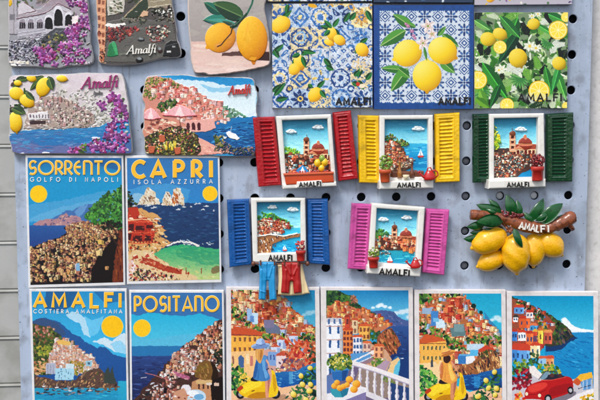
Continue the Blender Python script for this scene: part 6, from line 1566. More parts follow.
def board():
    b = Root('display_board', 'pale blue painted steel board punched with rows of round holes, holding all the magnets', 'display board', 300, 200)
    RAD = 0.00245; TH = 0.0012; N = 28
    i0, i1, j0, j1 = -0.55, 15.55, -2.5, 13.5
    vs = []; fs = []; cache = {}

    def vert(u, v, w):
        k = (round(u, 6), round(v, 6), round(w, 6))
        if k not in cache:
            cache[k] = len(vs); vs.append(W(u, v, w).tolist())
        return cache[k]
    for i in range(0, 16):
        for j in range(-2, 14):
            cu, cv = (i - H_I) * HP, (j - H_J) * HP
            sq = []; ci = []; cj = []
            for k in range(N):
                q = 2 * PI * (k + .5) / N; x, y = math.cos(q), math.sin(q); m = max(abs(x), abs(y))
                ci.append((cu + (RAD + .0003) * x, cv + (RAD + .0003) * y)); cj.append((cu + RAD * x, cv + RAD * y)); sq.append((cu + HP / 2 * x / m, cv + HP / 2 * y / m))
            for k in range(N):
                l = (k + 1) % N
                fs.append([vert(*sq[k], 0), vert(*ci[k], 0), vert(*ci[l], 0), vert(*sq[l], 0)])
                fs.append([vert(*ci[k], 0), vert(*cj[k], -.0003), vert(*cj[l], -.0003), vert(*ci[l], 0)]); fs.append([vert(*cj[k], -.0003), vert(*cj[k], -TH), vert(*cj[l], -TH), vert(*cj[l], -.0003)])
            cs = [(cu + a * HP / 2, cv + d * HP / 2) for a, d in ((-1, -1), (1, -1), (1, 1), (-1, 1))]
            for a, (x, y) in zip((0, 0, 0, 0), cs):
                near = sorted(range(N), key=lambda k: (sq[k][0] - x) ** 2 + (sq[k][1] - y) ** 2)[:2]
                fs.append([vert(*sq[near[0]], 0), vert(x, y, 0), vert(*sq[near[1]], 0)])
    U = lambda i: (i - H_I) * HP
    V = lambda j: (j - H_J) * HP
    for a, d in ((i0, -.5), (15.5, i1)):
        fs.append([vert(U(a), V(j0), 0), vert(U(d), V(j0), 0), vert(U(d), V(j1), 0), vert(U(a), V(j1), 0)])
    me = bpy.data.meshes.new('perforated_face'); me.from_pydata(vs, [], fs); me.update()
    import bmesh
    bm = bmesh.new(); bm.from_mesh(me); bmesh.ops.recalc_face_normals(bm, faces=bm.faces); bm.to_mesh(me); bm.free()
    link('perforated_face', me, M_board, b)
    # folded flanges, and a dark panel whose colour stands for shade in the holes
    m = MB()
    for a, s_ in ((i0, 1), (i1, -1)):
        u = U(a); u2 = u + s_ * .0012
        q = [W(u, V(j0), 0), W(u2, V(j0), -.0012), W(u2, V(j1), -.0012), W(u, V(j1), 0), W(u, V(j0), -.0095), W(u2, V(j0), -.0095), W(u2, V(j1), -.0095), W(u, V(j1), -.0095)]
        m.add(q, [[0, 3, 7, 4], [1, 5, 6, 2], [4, 7, 6, 5], [0, 4, 5, 1], [3, 2, 6, 7]])
    for a, s_ in ((j0, 1), (j1, -1)):
        v = V(a); v2 = v + s_ * .0012
        q = [W(U(i0), v, -.0002), W(U(i1), v, -.0002), W(U(i1), v, -.0095), W(U(i0), v, -.0095), W(U(i0), v2, -.0014), W(U(i1), v2, -.0014), W(U(i1), v2, -.0095), W(U(i0), v2, -.0095)]
        m.add(q, [[0, 1, 2, 3], [4, 7, 6, 5]])
    link('folded_flange', m.mesh('folded_flange'), M_board, b)
    m = MB(); q = [W(U(i0 + .1), V(j0 + .1), -.0075), W(U(i1 - .1), V(j0 + .1), -.0075), W(U(i1 - .1), V(j1 - .1), -.0075), W(U(i0 + .1), V(j1 - .1), -.0075)]
    q2 = [W(U(i0 + .1), V(j0 + .1), -.0088), W(U(i1 - .1), V(j0 + .1), -.0088), W(U(i1 - .1), V(j1 - .1), -.0088), W(U(i0 + .1), V(j1 - .1), -.0088)]
    m.add(q + q2, [[0, 3, 2, 1], [4, 5, 6, 7], [0, 1, 5, 4], [1, 2, 6, 5], [2, 3, 7, 6], [3, 0, 4, 7]])
    link('hole_shade_panel', m.mesh('hole_shade_panel'), M_back, b)


board()

# discs added in some holes, imitating lighter and dimmer wall seen through them
for i, j, pale, lab in ((13, 5, 1, 'added pale disc in the hole just above the left green leaf of the lemon branch'), (14, 5, 1, 'added pale grey disc just under the bottom ledge of the green shuttered window'),
                        (12, 3, 0, 'added dark grey disc in the hole beside the upper right yellow shutter'), (12, 4, 0, 'added dark grey disc in the hole between the lower yellow shutter and the green shutter'),
                        (12, 5, 0, 'added dark grey disc in the hole below the gap between yellow and green shutters'), (12, 6, 0, 'added dark grey disc beside the small leaves at the left end of the lemon branch'), (12, 7, 0, 'added dark grey disc in the hole below and left of the lowest lemon')):
    u, v = (i - H_I) * HP, (j - H_J) * HP
    m = MB(); m.lathe(W(u, v, -.0018).tolist(), (0, -1, 0), [(-.0045, .0021), (0, .0021), (.0004, .0017), (.0005, .0002)], 20)
    o = link('hole_disc', m.mesh('hole_disc'), M_discl if pale else M_discd)
    o['label'] = lab; o['category'] = 'cap'; o['group'] = 'added discs in the holes of the board'

# grey slatted panel at the left, rough white wall at the right
m = MB(); gy = [46, 97, 146, 194.5, 242.5, 289, 337, 384]
v0 = float(P(4, gy[0], -.012)[1]); pit = (float(P(4, gy[-1], -.012)[1]) - v0) / 7
UL, UR = -0.75, -0.02
for k in range(-14, 24):
    a = v0 + k * pit; b = a + pit - .00012
    pr = [(a, -.030), (a, -.0134), (a + .0006, -.0117), (a + .0010, -.0114), (a + .0014, -.0116), (a + .0022, -.0122), (b - .0006, -.0124), (b - .0001, -.0128), (b, -.0134), (b, -.030)]
    vs = [W(UL, v, w).tolist() for v, w in pr] + [W(UR, v, w).tolist() for v, w in pr]; n = len(pr)
    m.add(vs, [[i, i + 1, n + i + 1, n + i] for i in range(n - 1)] + [list(range(n))[::-1], [n + i for i in range(n)]])
a, b = v0 - 14 * pit, v0 + 24 * pit
m.add([W(UL, a, -.0145), W(UR, a, -.0145), W(UR, b, -.0145), W(UL, b, -.0145)], [[0, 3, 2, 1]])
o = link('slatted_panel', m.mesh('slatted_panel'), M_slat)
o['label'] = 'grey panel of wide horizontal slats behind the left edge of the board'; o['category'] = 'wall panel'

r_ = np.random.RandomState(5)
nx, ny = 150, 340
uu, vv = np.meshgrid(np.linspace(0.0, 0.75, nx), np.linspace(-.62, .62, ny))
zz = -.0122 + .0010 * (noise2(ny, nx, 1.3, 11) - .5) + .0012 * (noise2(ny, nx, 5, 12) - .5)
me = grid_mesh('stucco_wall', W(uu, vv, zz), np.full((ny, nx, 3), .85))
o = link('stucco_wall', me, M_stucco)
o['label'] = 'rough white speckled stucco wall behind the right edge of the board'; o['category'] = 'wall'


# ------------------------------------------------------------------ flat printed magnets
def quad_in(q, l, t, r, b):
    """shrink a px quad by margins"""
    q = np.array(q, float); wd = np.linalg.norm(q[1] - q[0]); ht = np.linalg.norm(q[3] - q[0])
    f = lambda s, t_: tuple(bil(q, np.array(s), np.array(t_)).tolist())
    return [f(l / wd, t / ht), f(1 - r / wd, t / ht), f(1 - r / wd, 1 - b / ht), f(l / wd, 1 - b / ht)]


def flat_magnet(name, label, cat, group, quad, margin, cv, artmat, card, th=.0034, edge=None, seed=0):
    cx = sum(p[0] for p in quad) / 4; cy = sum(p[1] for p in quad) / 4
    r = Root(name, label, cat, cx, cy, group)
    m = MB()
    if edge is None:
        m.prism(quad, .0002, th, .0003); link('white_card', m.mesh('white_card'), card, r)
    else:
        m.prism(quad, .0002, th, .0003); link('backing_board', m.mesh('backing_board'), edge, r)
    link('printed_picture', picture('printed_picture', cv, quad_in(quad, *margin), th + .0001), artmat, r)
    return r, th + .0001


GP = 'travel poster magnets with big yellow titles'
def title(r, w, text, x, y, wid, cap, stroke, ang, font=DECO, track=.24, outl=.5, ymat=None):
    if outl:
        m = MB(); lettering(m, text, (x, y), ang, cap, font, stroke + outl * 2, w - .00002, w + .00012, fit=wid, track=track); link('title_outline', m.mesh('title_outline'), M_crm, r)
    m = MB(); lettering(m, text, (x, y), ang, cap, font, stroke, w - .00002, w + .00034, fit=wid, track=track); link('title_lettering', m.mesh('title_lettering'), ymat or M_gold, r)


def subtitle(r, w, text, x, y, wid, cap, ang, track=1.0):
    m = MB(); lettering(m, text, (x, y), ang, cap * .9, GL, .62, w - .00002, w + .0002, fit=wid, track=track); link('subtitle_lettering', m.mesh('subtitle_lettering'), M_wink, r)


r, w = flat_magnet('poster_magnet', 'white edged SORRENTO poster magnet with a green tree and tan town by a bay', 'magnet', GP, [(25.3, 155.2), (123.4, 155.6), (125.4, 285.2), (28.4, 288.2)], (2.2, 2.4, 2.0, 3.2), art_sorrento(), A_print, M_card)
title(r, w, 'SORRENTO', 29.4, 174.2, 90, 13.0, 1.55, .004, outl=.45); subtitle(r, w, 'GOLFO DI NAPOLI', 30.2, 181.4, 87.5, 4.4, .002)
r, w = flat_magnet('poster_magnet', 'white edged CAPRI poster magnet: pale sea rocks, red house and green cove', 'magnet', GP, [(125.0, 155.6), (219.6, 155.6), (221.7, 282.6), (126.9, 284.4)], (1.9, 2.4, 2.0, 3.2), art_capri(), A_print, M_card)
title(r, w, 'CAPRI', 133.4, 177.2, 78, 15.6, 3.6, -.006, track=.62, outl=.35); subtitle(r, w, 'ISOLA AZZURRA', 134, 184.0, 78.5, 4.4, -.008)
r, w = flat_magnet('poster_magnet', 'white edged AMALFI poster magnet: pink town on a rock under a dark blue mountain', 'magnet', GP, [(29.2, 288.8), (126.6, 288.8), (129.0, 417.5), (33.0, 419.5)], (2.3, 2.6, 2.0, 3.0), art_amalfi(), A_print, M_card)
title(r, w, 'AMALFI', 34.4, 307.0, 86, 13.4, 2.7, .002, font=GL, track=.5, outl=.35); subtitle(r, w, 'COSTIERA AMALFITANA', 33.6, 313.2, 88.5, 4.0, .002, .7)
r, w = flat_magnet('poster_magnet', 'white edged POSITANO poster magnet: brown church dome and white houses above a dark sea', 'magnet', GP, [(129.2, 290.4), (223.8, 290.6), (225.4, 418.0), (130.4, 419.0)], (1.9, 2.2, 2.0, 3.0), art_positano(), A_print, M_card)
title(r, w, 'POSITANO', 135, 311.4, 83.5, 14.4, 1.7, -.004, track=.3, outl=.45)

GV = 'painted coast view magnets with wide white borders'
flat_magnet('view_magnet', 'magnet painted with a rider in a blue dress and hat on a yellow scooter', 'magnet', GV, [(226.2, 287.2), (319.4, 287.6), (321.4, 418), (226.6, 418)], (4.8, 2.6, 4.6, 4), art_scooter_blue(), A_paint, M_cardw)
flat_magnet('view_magnet', 'magnet painted with a white balustrade, blue flower pot and bowl of oranges', 'magnet', GV, [(320.8, 287.4), (413.0, 287.4), (413.8, 418), (321.6, 418)], (5.4, 3.0, 4.6, 4), art_balcony(), A_paint, M_cardw)
flat_magnet('view_magnet', 'magnet painted with a rider in an orange yellow dress and straw hat on a scooter', 'magnet', GV, [(414.6, 290.0), (505.8, 290.0), (507.0, 420), (415.4, 420)], (4.4, 3.6, 4.6, 4), art_scooter_yellow(), A_paint, M_cardw)
flat_magnet('view_magnet', 'magnet painted with an open red car above a bright blue bay', 'magnet', GV, [(507.0, 291.6), (598.4, 291.8), (598.8, 421), (507.4, 421)], (4.8, 4.2, 5.0, 4), art_car(), A_paint, M_cardw)

GT = 'square lemon tile magnets'
def slab(r, w, x, y, wid, cap, ang=0.0, stroke=1.8, serif=.8, track=.42, ml=None):
    m = MB(); lettering(m, 'AMALFI', (x, y), ang, cap, GL, stroke, w - .00002, w + .00030, fit=wid, track=track, serif=serif); link('lettering', m.mesh('lettering'), ml or M_ink, r)


r, w = flat_magnet('tile_magnet', 'square magnet of small lemon sprigs scattered over blue and cream patterned tiles', 'magnet', GT, [(271.8, 3.6), (372.3, 3.2), (372.6, 107.4), (272.4, 108.0)], (.2, .2, .2, .2), art_majolica((271, 2, 374, 109), 21), A_tile, M_card, .0042, M_edgel)
slab(r, w, 336.6, 104.4, 33.6, 6.4)
r, w = flat_magnet('tile_magnet', 'square dark blue bordered magnet with three big lemons and white blossom', 'magnet', GT, [(373.6, 5.0), (474.0, 4.6), (473.4, 109.0), (374.2, 109.2)], (.2, .2, .2, .2), art_blue_tile(), A_tile, M_card, .0046, M_edgeb)
slab(r, w, 439, 104.0, 31, 6.2)
r, w = flat_magnet('tile_magnet', 'square magnet of lemons and lemon slices among dark green jungle leaves', 'magnet', GT, [(474.2, 12.2), (568.2, 12.0), (567.2, 108.2), (474.4, 108.6)], (.2, .2, .2, .2), art_jungle(), A_tile, M_card, .0046, M_edgel)
slab(r, w, 518.6, 100.6, 42.6, 6.8, 0, 1.35, .8, .5)
GS = 'magnets of the row cut off by the top of the view'
flat_magnet('tile_magnet', 'cut off green and lilac magnet above the tile of scattered lemon sprigs', 'magnet', GS, [(268, -98), (372.0, -98), (372.2, 1.2), (267.4, 1.4)], (.2, .2, .2, .2), strip_art((266, -99, 374, 3), 61, 0), A_tile, M_card, .005, M_edge)
flat_magnet('tile_magnet', 'cut off white and dark blue magnet above the tile of three lemons', 'magnet', GS, [(373.4, -98), (473.0, -98), (473.2, 2.6), (373.6, 2.4)], (.2, .2, .2, .2), strip_art((372, -99, 475, 4), 62, 1), A_tile, M_card, .005, M_edge)
flat_magnet('tile_magnet', 'cut off lilac flower magnet above the tile of jungle leaves', 'magnet', GS, [(474.2, -94), (572.6, -94), (572.2, 4.2), (474.6, 5.0)], (.2, .2, .2, .2), strip_art((473, -95, 574, 6), 63, 2), A_tile, M_card, .005, M_edgel)


# ------------------------------------------------------------------ cast resin plaques
def plaque(label, outline, cv, rim=(1.4, 1.0), base=M_resin, text=None, th=.0045, seed=1):
    rr = R_(seed)
    xs = [p[0] for p in outline]; ys = [p[1] for p in outline]
    r = Root('resin_plaque', label, 'magnet', sum(xs) / len(xs), sum(ys) / len(ys), 'cast resin picture plaques with wavy edges')
    # smooth the outline
    q = [np.array(p, float) for p in outline]
    for _ in range(2):
        q = [z for i in range(len(q)) for z in (q[i] * .75 + q[(i + 1) % len(q)] * .25, q[i] * .25 + q[(i + 1) % len(q)] * .75)]
    q = [(p[0] + rr.uniform(-.22, .22), p[1] + rr.uniform(-.22, .22)) for p in q]
    m = MB(); m.prism(q, .0002, th, .0011, smooth=True, steps=3); link('resin_base', m.mesh('resin_base'), base, r)
    face = inset(np.array(q) if area(np.array(q)) > 0 else np.array(q)[::-1], rim[1])
    bx = [face[:, 0].min(), face[:, 1].min(), face[:, 0].max(), face[:, 1].max()]
    quad = [(bx[0], bx[1]), (bx[2], bx[1]), (bx[2], bx[3]), (bx[0], bx[3])]
    link('painted_relief', picture('painted_relief', cv, quad, th + .00015, .00034, [tuple(p) for p in face]), A_resin, r)
    if text:
        s_, x, y, wid, cap, ang, st, mt, up = text
        m = MB(); lettering(m, s_, (x, y), ang, cap, SCRIPT, st, th, th + up, fit=wid, track=.05, shear=.24, nib=-.35); link('lettering', m.mesh('lettering'), mt, r)
    return r, th


plaque('grey cathedral front with dark arches framed by purple flowers, wavy edged plaque', [(8.2, -58), (86, -58), (84, -30), (87, -6), (89.4, 6), (89, 16), (91.6, 26), (90.4, 40), (92.6, 50), (94.4, 60), (92, 64.6), (79, 66.2), (67, 66), (60, 68.8), (46, 68.6), (32, 66.4), (16, 67.6), (8, 66.4), (7.4, 50), (8.6, 34), (7.6, 10), (8.6, -20)], art_cathedral())
plaque('dark piazza with red parasols and white Amalfi script, wavy edged plaque', [(95, -58), (168, -58), (172, -30), (171.6, 0), (174.6, 12), (175.6, 22), (177.6, 30), (177, 38), (180.8, 46), (182, 54), (180, 57.6), (166, 58.2), (154, 60.4), (140, 64.2), (126, 65.8), (112, 65.2), (100.4, 64.4), (97.8, 60), (99, 48), (96.2, 36), (97.4, 25), (95.2, 4), (96, -20)], art_piazza(), text=('Amalfi', 126.6, 54.2, 29, 8.4, -.06, 1.5, M_wink, .0012))
plaque('two orange yellow lemons with green leaves on a pink table, wavy edged plaque', [(188, -46), (268, -46), (270, -20), (266.4, 0), (264.6, 8), (266.4, 18), (268.6, 30), (270, 44), (271, 62), (268, 66.4), (258, 68.4), (242, 71.8), (228, 73.8), (214, 75.2), (208.4, 75.8), (204.6, 72.8), (195.6, 74.2), (193, 70), (190.4, 58), (190.2, 42), (188, 26), (187.4, 0), (189, -20)], art_still_life(), base=M_resinp, th=.0058)
r, w = plaque('Amalfi bay with yellow lemons at left and purple flowers at right, wavy edged plaque', [(8.6, 77), (14, 74.6), (30, 75.2), (50, 73.6), (70, 74), (85, 72.2), (100, 73), (118, 72.4), (123.4, 74.6), (126, 84), (127.4, 95), (130.2, 108), (129.2, 120), (132, 138), (133, 152), (130.6, 154.4), (110, 154.2), (80, 154.6), (50, 154.2), (12, 155), (10.8, 146), (7.8, 138), (9.6, 130), (8.4, 115), (9, 100), (7.8, 86)], art_coast_lemons(), text=('Amalfi', 81.4, 88.6, 36, 11.2, -.05, 1.9, M_pur, .0010))
SCRIPT['I'] = (.34, [[(.1, 0), (.1, 1)]]); SCRIPT['t'] = (.28, [[(.1, .8), (.1, .05), (.26, .04)], [(0, .55), (.26, .55)]])
m = MB(); lettering(m, 'Italia', (93.2, 94.6), -.04, 3.4, SCRIPT, .55, .0045, .0052, fit=9, track=.08, shear=.24); link('small_lettering', m.mesh('small_lettering'), M_gryi, r)
plaque('pink seaside terrace with parasols above a blue bay with a white boat, wavy edged plaque', [(145, 77), (151, 75), (172, 74.4), (186, 73.8), (200, 76.8), (215, 75.4), (230, 76.6), (250, 76.8), (255, 80), (255.6, 87), (258.8, 95), (256.6, 108), (258, 118), (257, 130), (256.6, 150), (254, 156.8), (240, 157.2), (190, 156), (147, 156), (143.4, 150), (144.4, 140), (141.2, 131), (144, 125), (142.2, 112), (145, 105), (141, 98), (143.4, 88)], art_terrace(), text=('Amalfi', 228.4, 94.6, 22, 8.6, -.07, 1.3, M_redi, .0012))


# ------------------------------------------------------------------ window magnets
def field(quad, wc, fn, name, nx=44, ny=150):
    """cast relief over a quad whose corners stand at heights wc; fn(s, t) -> height"""
    c = [np.array(Wp(p[0], p[1], w_)) for p, w_ in zip(quad, wc)]
    s, t = np.meshgrid(np.linspace(0, 1, nx), np.linspace(0, 1, ny))
    S, T = s[..., None], t[..., None]
    co = (c[0] * (1 - S) + c[1] * S) * (1 - T) + (c[3] * (1 - S) + c[2] * S) * T
    d = fn(s, t); co = co + d[..., None] * np.array([0, -1.0, 0])
    return grid_mesh(name, co, np.full((ny, nx, 3), .8), smooth=True)


def shutter(r, quad, hinge, mt, n=16, seed=0, s0=.24, s1=.78):
    q = np.array(quad, float); wd = np.linalg.norm(q[1] - q[0]); ht = np.linalg.norm(q[3] - q[0])
    TH = .0030
    wh, wo = .0036, .0052
    wc = [wo, wh, wh, wo] if hinge == 'r' else [wh, wo, wo, wh]
    wc = [x - TH + .001 for x in wc]
    rn = np.random.RandomState(seed)

    def fn(s, t):
        e = np.minimum(np.minimum(s, 1 - s) * wd, np.minimum(t, 1 - t) * ht)
        d = TH * np.sqrt(np.clip(1 - np.clip(1 - e / 1.6, 0, 1) ** 2, 0, 1))
        ins = (s > s0) & (s < s1) & (t > .075) & (t < .925)
        edge = np.clip(np.minimum(np.minimum(s - s0, s1 - s) * wd / 1.1, np.minimum(t - .075, .925 - t) * ht / 1.2), 0, 1)
        f = ((t - .075) / .85 * n + .22 * (noise2(*s.shape, 17, seed + 9) - .5) + .1 * (noise2(*s.shape, 60, seed + 11) - .5)) % 1.0
        saw = np.where(f < .74, (f / .74) ** 1.1, 1 - (f - .74) / .26)
        lv = -.00145 + .0013 * saw
        d = d + np.where(ins, lv * edge, 0)
        # a shallow moulding around the louvres
        rim = np.clip(1 - np.abs(np.maximum(np.maximum(s0 - s, s - s1) * wd, np.maximum(.075 - t, t - .925) * ht) - .9) / .7, 0, 1)
        d = d + .00022 * rim * (e > 1)
        return d + .00008 * (noise2(*s.shape, 4, seed + 3) - .5) * (e > .5)
    link('shutter', field(quad, wc, fn, 'shutter', 56, 190), mt, r)


GW = 'window magnets with open shutters'


def window(label, outer, inner, shl, shr, mt, kind, seed, sill, text, slats=(16, 16), sr=((.24, .78), (.24, .78))):
    cx = sum(p[0] for p in outer) / 4; cy = sum(p[1] for p in outer) / 4
    r = Root('window_magnet', label, 'magnet', cx, cy, GW)
    WF = .0066
    m = MB(); m.ring(outer, inner, .0006, WF, .0024, .0007); 
    m.prism(quad_in(outer, 1, 1, 1, 1), .0003, .0021); link('window_frame', m.mesh('window_frame'), M_white, r)
    vq = quad_in(inner, -1.2, -1.2, -1.2, -1.2)
    link('coast_view', picture('coast_view', view(vq, seed, kind), vq, .0026, .0008), A_view, r)
    shutter(r, shl, 'r', mt, slats[0], seed, *sr[0]); shutter(r, shr, 'l', mt, slats[1], seed + 1, *sr[1])
    ws = WF
    if sill:
        m = MB(); m.prism(sill, .0012, .0102, .0009, steps=3); link('sill', m.mesh('sill'), M_white, r); ws = .0102
    x, y, wid, cap, ang = text
    m = MB(); lettering(m, 'AMALFI', (x, y), ang, cap, GL, cap * .25, ws - .0002, ws + .00035, fit=wid, track=.3); link('lettering', m.mesh('lettering'), M_ink, r)
    return r


def pot(r, cx, top, bot, wt, wb, w, mt, plant, pm, seed):
    """flower pot between px rows top..bot, wt/wb widths px, standing at depth w"""
    a = Vector(Wp(cx, bot, w).tolist()); b = Vector(Wp(cx, top, w).tolist()); ax = b - a; h = ax.length
    m = MB(); R1, R2 = wt * PX / 2, wb * PX / 2
    m.lathe(a, ax, [(0, R2 * .6), (0, R2 * .96), (h * .08, R2), (h * .68, R1 * .88), (h * .7, R1), (h * .98, R1 * 1.03), (h, R1 * .98), (h * .98, R1 * .8), (h * .9, R1 * .5)], 22, flat=.75)
    o = link('flower_pot', m.mesh('flower_pot'), mt, r)
    rr = R_(seed); m = MB()
    n, rad, hh = plant
    for k in range(n):
        q = rr.uniform(0, 2 * PI); d = rad * rr.random() ** .5
        x, y = cx + d * math.cos(q), top - hh / 2 + hh / 2 * (d / rad) * math.sin(q)
        c = Wp(x, y, w + .0012 * (1 - d / rad) + rr.uniform(-.0005, .0008)); z = rr.uniform(1.1, 2.0) * PX
        m.ball(c, z, z * .7, z * rr.uniform(.6, 1.1), 9, .12, k, rr.uniform(-1, 1))
    pl = link('plant', m.mesh('plant'), pm[0], r)
    m = MB()
    for k in range(max(3, n // 4)):
        q = rr.uniform(0, 2 * PI); d = rad * .8 * rr.random() ** .5
        c = Wp(cx + d * math.cos(q), top - hh / 2 + hh / 2 * (d / rad) * math.sin(q), w + .0021); z = rr.uniform(.7, 1.1) * PX
        m.ball(c, z, z * .7, z, 8, .1, k)
    link('blossom', m.mesh('blossom'), pm[1], r, pl)


def watering_can(r, cx, cy, s, w, mt, spout=-1):
    c = Wp(cx, cy, w); m = MB()
    a = Vector(Wp(cx, cy + .5 * s, w).tolist()); h = 1.05 * s * PX
    m.lathe(a, (0.05 * spout, 0, 1), [(0, .4 * s * PX), (0, .66 * s * PX), (h * .1, .7 * s * PX), (h * .45, .66 * s * PX), (h * .75, .5 * s * PX), (h * .98, .34 * s * PX), (h, .3 * s * PX), (h * .96, .15 * s * PX)], 22, flat=.72)
    body = link('watering_can', m.mesh('watering_can'), mt, r)
    m = MB(); p = [Wp(cx + spout * q[0] * s, cy + q[1] * s, w + .0003) for q in ((.5, .28), (.8, .12), (1.05, -.12), (1.22, -.34))]
    m.tube(p, [.17 * s * PX, .13 * s * PX, .11 * s * PX, .13 * s * PX], 10); p2 = [Wp(cx + spout * q[0] * s, cy + q[1] * s, w + .0003) for q in ((1.18, -.3), (1.3, -.44))]; m.tube(p2, [.15 * s * PX, .26 * s * PX], 10)
    link('spout', m.mesh('spout'), mt, r, body)
    m = MB(); p = [Wp(cx - spout * q[0] * s, cy + q[1] * s, w + .0003) for q in ((.3, -.5), (.6, -.62), (.92, -.4), (.98, -.02), (.66, .26))]
    m.tube(p, .085 * s * PX, 9); p = [Wp(cx + q[0] * s, cy + q[1] * s, w) for q in ((-.32, -.48), (-.2, -.86), (.1, -.92), (.3, -.52))]; m.tube(p, .075 * s * PX, 9)
    link('handle', m.mesh('handle'), mt, r, body)


# red
r = window('tilted window magnet with red shutters and lemons above its orange flower box', [(276.0, 116.2), (331.2, 114.2), (336.4, 184.6), (282.4, 187.6)], [(282.2, 120.4), (327.6, 118.8), (331.4, 176.4), (286.4, 178.4)],
           [(252.2, 117), (274.8, 116.4), (281.6, 185.2), (258.2, 187)], [(332.2, 112.4), (350.8, 110.2), (358, 178.8), (338, 181.4)], M_red, 'red', 101, [(297, 181.6), (321.6, 180.2), (324, 186.8), (296, 188.2)], (299.4, 186.8, 21.4, 4.4, -.045), (15, 16), ((.30, .84), (.22, .74)))
m = MB(); m.prism([(284.4, 174.8), (333.2, 173), (334.2, 182.4), (286.2, 185.2)], .003, .0092, .0008, steps=3); fb = link('flower_box', m.mesh('flower_box'), M_org, r)
m = MB(); m.prism([(283.6, 173.6), (333.8, 171.8), (334.0, 174.2), (284.0, 176.0)], .003, .0098, .0005); link('box_rim', m.mesh('box_rim'), M_ter, r, fb)
m = MB(); m.prism([(282.6, 184.6), (336.4, 181.6), (336.8, 186.2), (283, 189.2)], .001, .0088, .0008, steps=3); link('ledge', m.mesh('ledge'), M_white, r)
for x, y, a, b, an in ((317.4, 163.0, 3.4, 4.0, 0), (324.6, 162.2, 3.5, 3.9, .2), (321.4, 168.0, 3.2, 3.4, 0), (322.0, 158.6, 3.2, 3.4, .3)):
    m = MB(); m.ball(Wp(x, y, .0062), a * PX, a * PX * .8, b * PX, 16, .05, 3, an); link('lemon', m.mesh('lemon'), M_lems if y > 159 else M_leaft, r)
m = MB(); rr = R_(4)
for k in range(30):
    x = 287 + 44 * rr.random(); m.ball(Wp(x, 173.4 - (x - 287) * .035 - rr.random() * 1.6, .0058 + rr.random() * .001), .9 * PX, .8 * PX, .8 * PX, 8, .1, k)
link('flower_row', m.mesh('flower_row'), M_bud, r)

# yellow
r = window('window magnet with bright yellow shutters, a potted bush and a red watering can', [(379.8, 115.4), (433.2, 115.0), (433.4, 187.4), (379.4, 188.4)], [(385.0, 119.6), (428.4, 119.2), (428.6, 176.4), (384.8, 177.6)],
           [(357.6, 115), (378.4, 115.4), (379.6, 183.4), (358.6, 182.8)], [(434.0, 113.8), (459.2, 112.2), (459.4, 181.8), (434.8, 182.8)], M_yel, 'yellow', 102, [(379.4, 181.2), (433.6, 180.0), (433.8, 188.2), (379.4, 189.4)], (397.6, 187.4, 22.6, 4.4, -.02), (16, 16), ((.34, .82), (.16, .70)))
pot(r, 385.2, 169.4, 182.2, 12, 9, .0108, M_ter, (34, 6.6, 13.5), (M_leaft, M_leafm), 5)
watering_can(r, 429.6, 175.4, 8.6, .0108, M_can, -1)
for x in (399.6, 412.0):
    m = MB(); a = Wp(x, 178, .0066); m.lathe(a.tolist(), (0, 0, 1), [(0, 2 * PX), (0, 2.3 * PX), (6 * PX, 2.4 * PX), (9 * PX, 1.1 * PX), (15 * PX, .9 * PX), (15.4 * PX, 1.2 * PX), (16.6 * PX, 1.2 * PX), (16.8 * PX, .4 * PX)], 14); link('bottle', m.mesh('bottle'), M_bot if x < 405 else M_brown, r)
m = MB(); a = Wp(406, 179.5, .009); m.lathe(a.tolist(), (0, 0, 1), [(0, 1 * PX), (0, 1.6 * PX), (2 * PX, 3.0 * PX), (4.4 * PX, 3.5 * PX), (4.6 * PX, 3.3 * PX), (3.4 * PX, 2 * PX)], 16); link('bowl', m.mesh('bowl'), M_crmp, r)
m = MB(); m.prism([(392, 171.6), (424, 171.0), (424, 181), (392, 181.6)], .0026, .0062, .0006); link('table', m.mesh('table'), M_brown, r)

# green
r = window('window magnet with dark green shutters and a red pot of dark flowers', [(489.4, 114.0), (544.2, 113.2), (545.4, 186.4), (489.4, 188.2)], [(494.4, 118.4), (538.2, 117.6), (538.0, 177.0), (494.4, 178.2)],
           [(472.0, 114.0), (488.6, 113.4), (489.4, 182.4), (472.2, 182.8)], [(545.2, 113.8), (572.6, 112.0), (571.4, 181.8), (545.6, 181.8)], M_grn, 'green', 103, [(488.8, 180.0), (546.0, 178.8), (546.0, 187.0), (488.4, 189.0)], (507.4, 187.0, 21.4, 4.4, -.02), (18, 17), ((.30, .84), (.20, .70)))
pot(r, 537.4, 166.4, 180.6, 13, 11, .0108, M_redpot, (54, 6.6, 12), (M_dkfl, M_bud), 6)

# blue with the washing line
r = window('window magnet with bright blue shutters and tiny trousers hanging on a line below it', [(251.0, 198.6), (305.4, 198.0), (306.6, 261.4), (253.0, 262.6)], [(257.0, 202.4), (300.6, 201.6), (301.0, 252.6), (257.8, 253.8)],
           [(226.8, 199.4), (249.4, 198.4), (251.8, 264.4), (229.4, 267.2)], [(306.4, 198.4), (327.8, 198.2), (330.2, 265.0), (307.2, 263.2)], M_blu, 'blue', 104, None, (268.8, 260.6, 23, 5.4, 0), (17, 17), ((.28, .78), (.22, .70)))
pot(r, 300.8, 250.4, 261, 9.6, 7.6, .0098, M_redpot, (20, 4.6, 9.6), (M_bud, M_crmp), 7)
m = MB(); m.tube([Wp(x, y, .0086) for x, y in ((252.6, 263.0), (262, 263.6), (280, 264.0), (298, 263.6), (308.6, 263.2))], .75 * PX, 9); ln = link('washing_line', m.mesh('washing_line'), M_brown, r)
for x in (253.4, 307.4):
    m = MB(); m.ball(Wp(x, 263.6, .0082), 2.2 * PX, 2.2 * PX, 2.6 * PX, 12); link('line_bracket', m.mesh('line_bracket'), M_brown, r, ln)


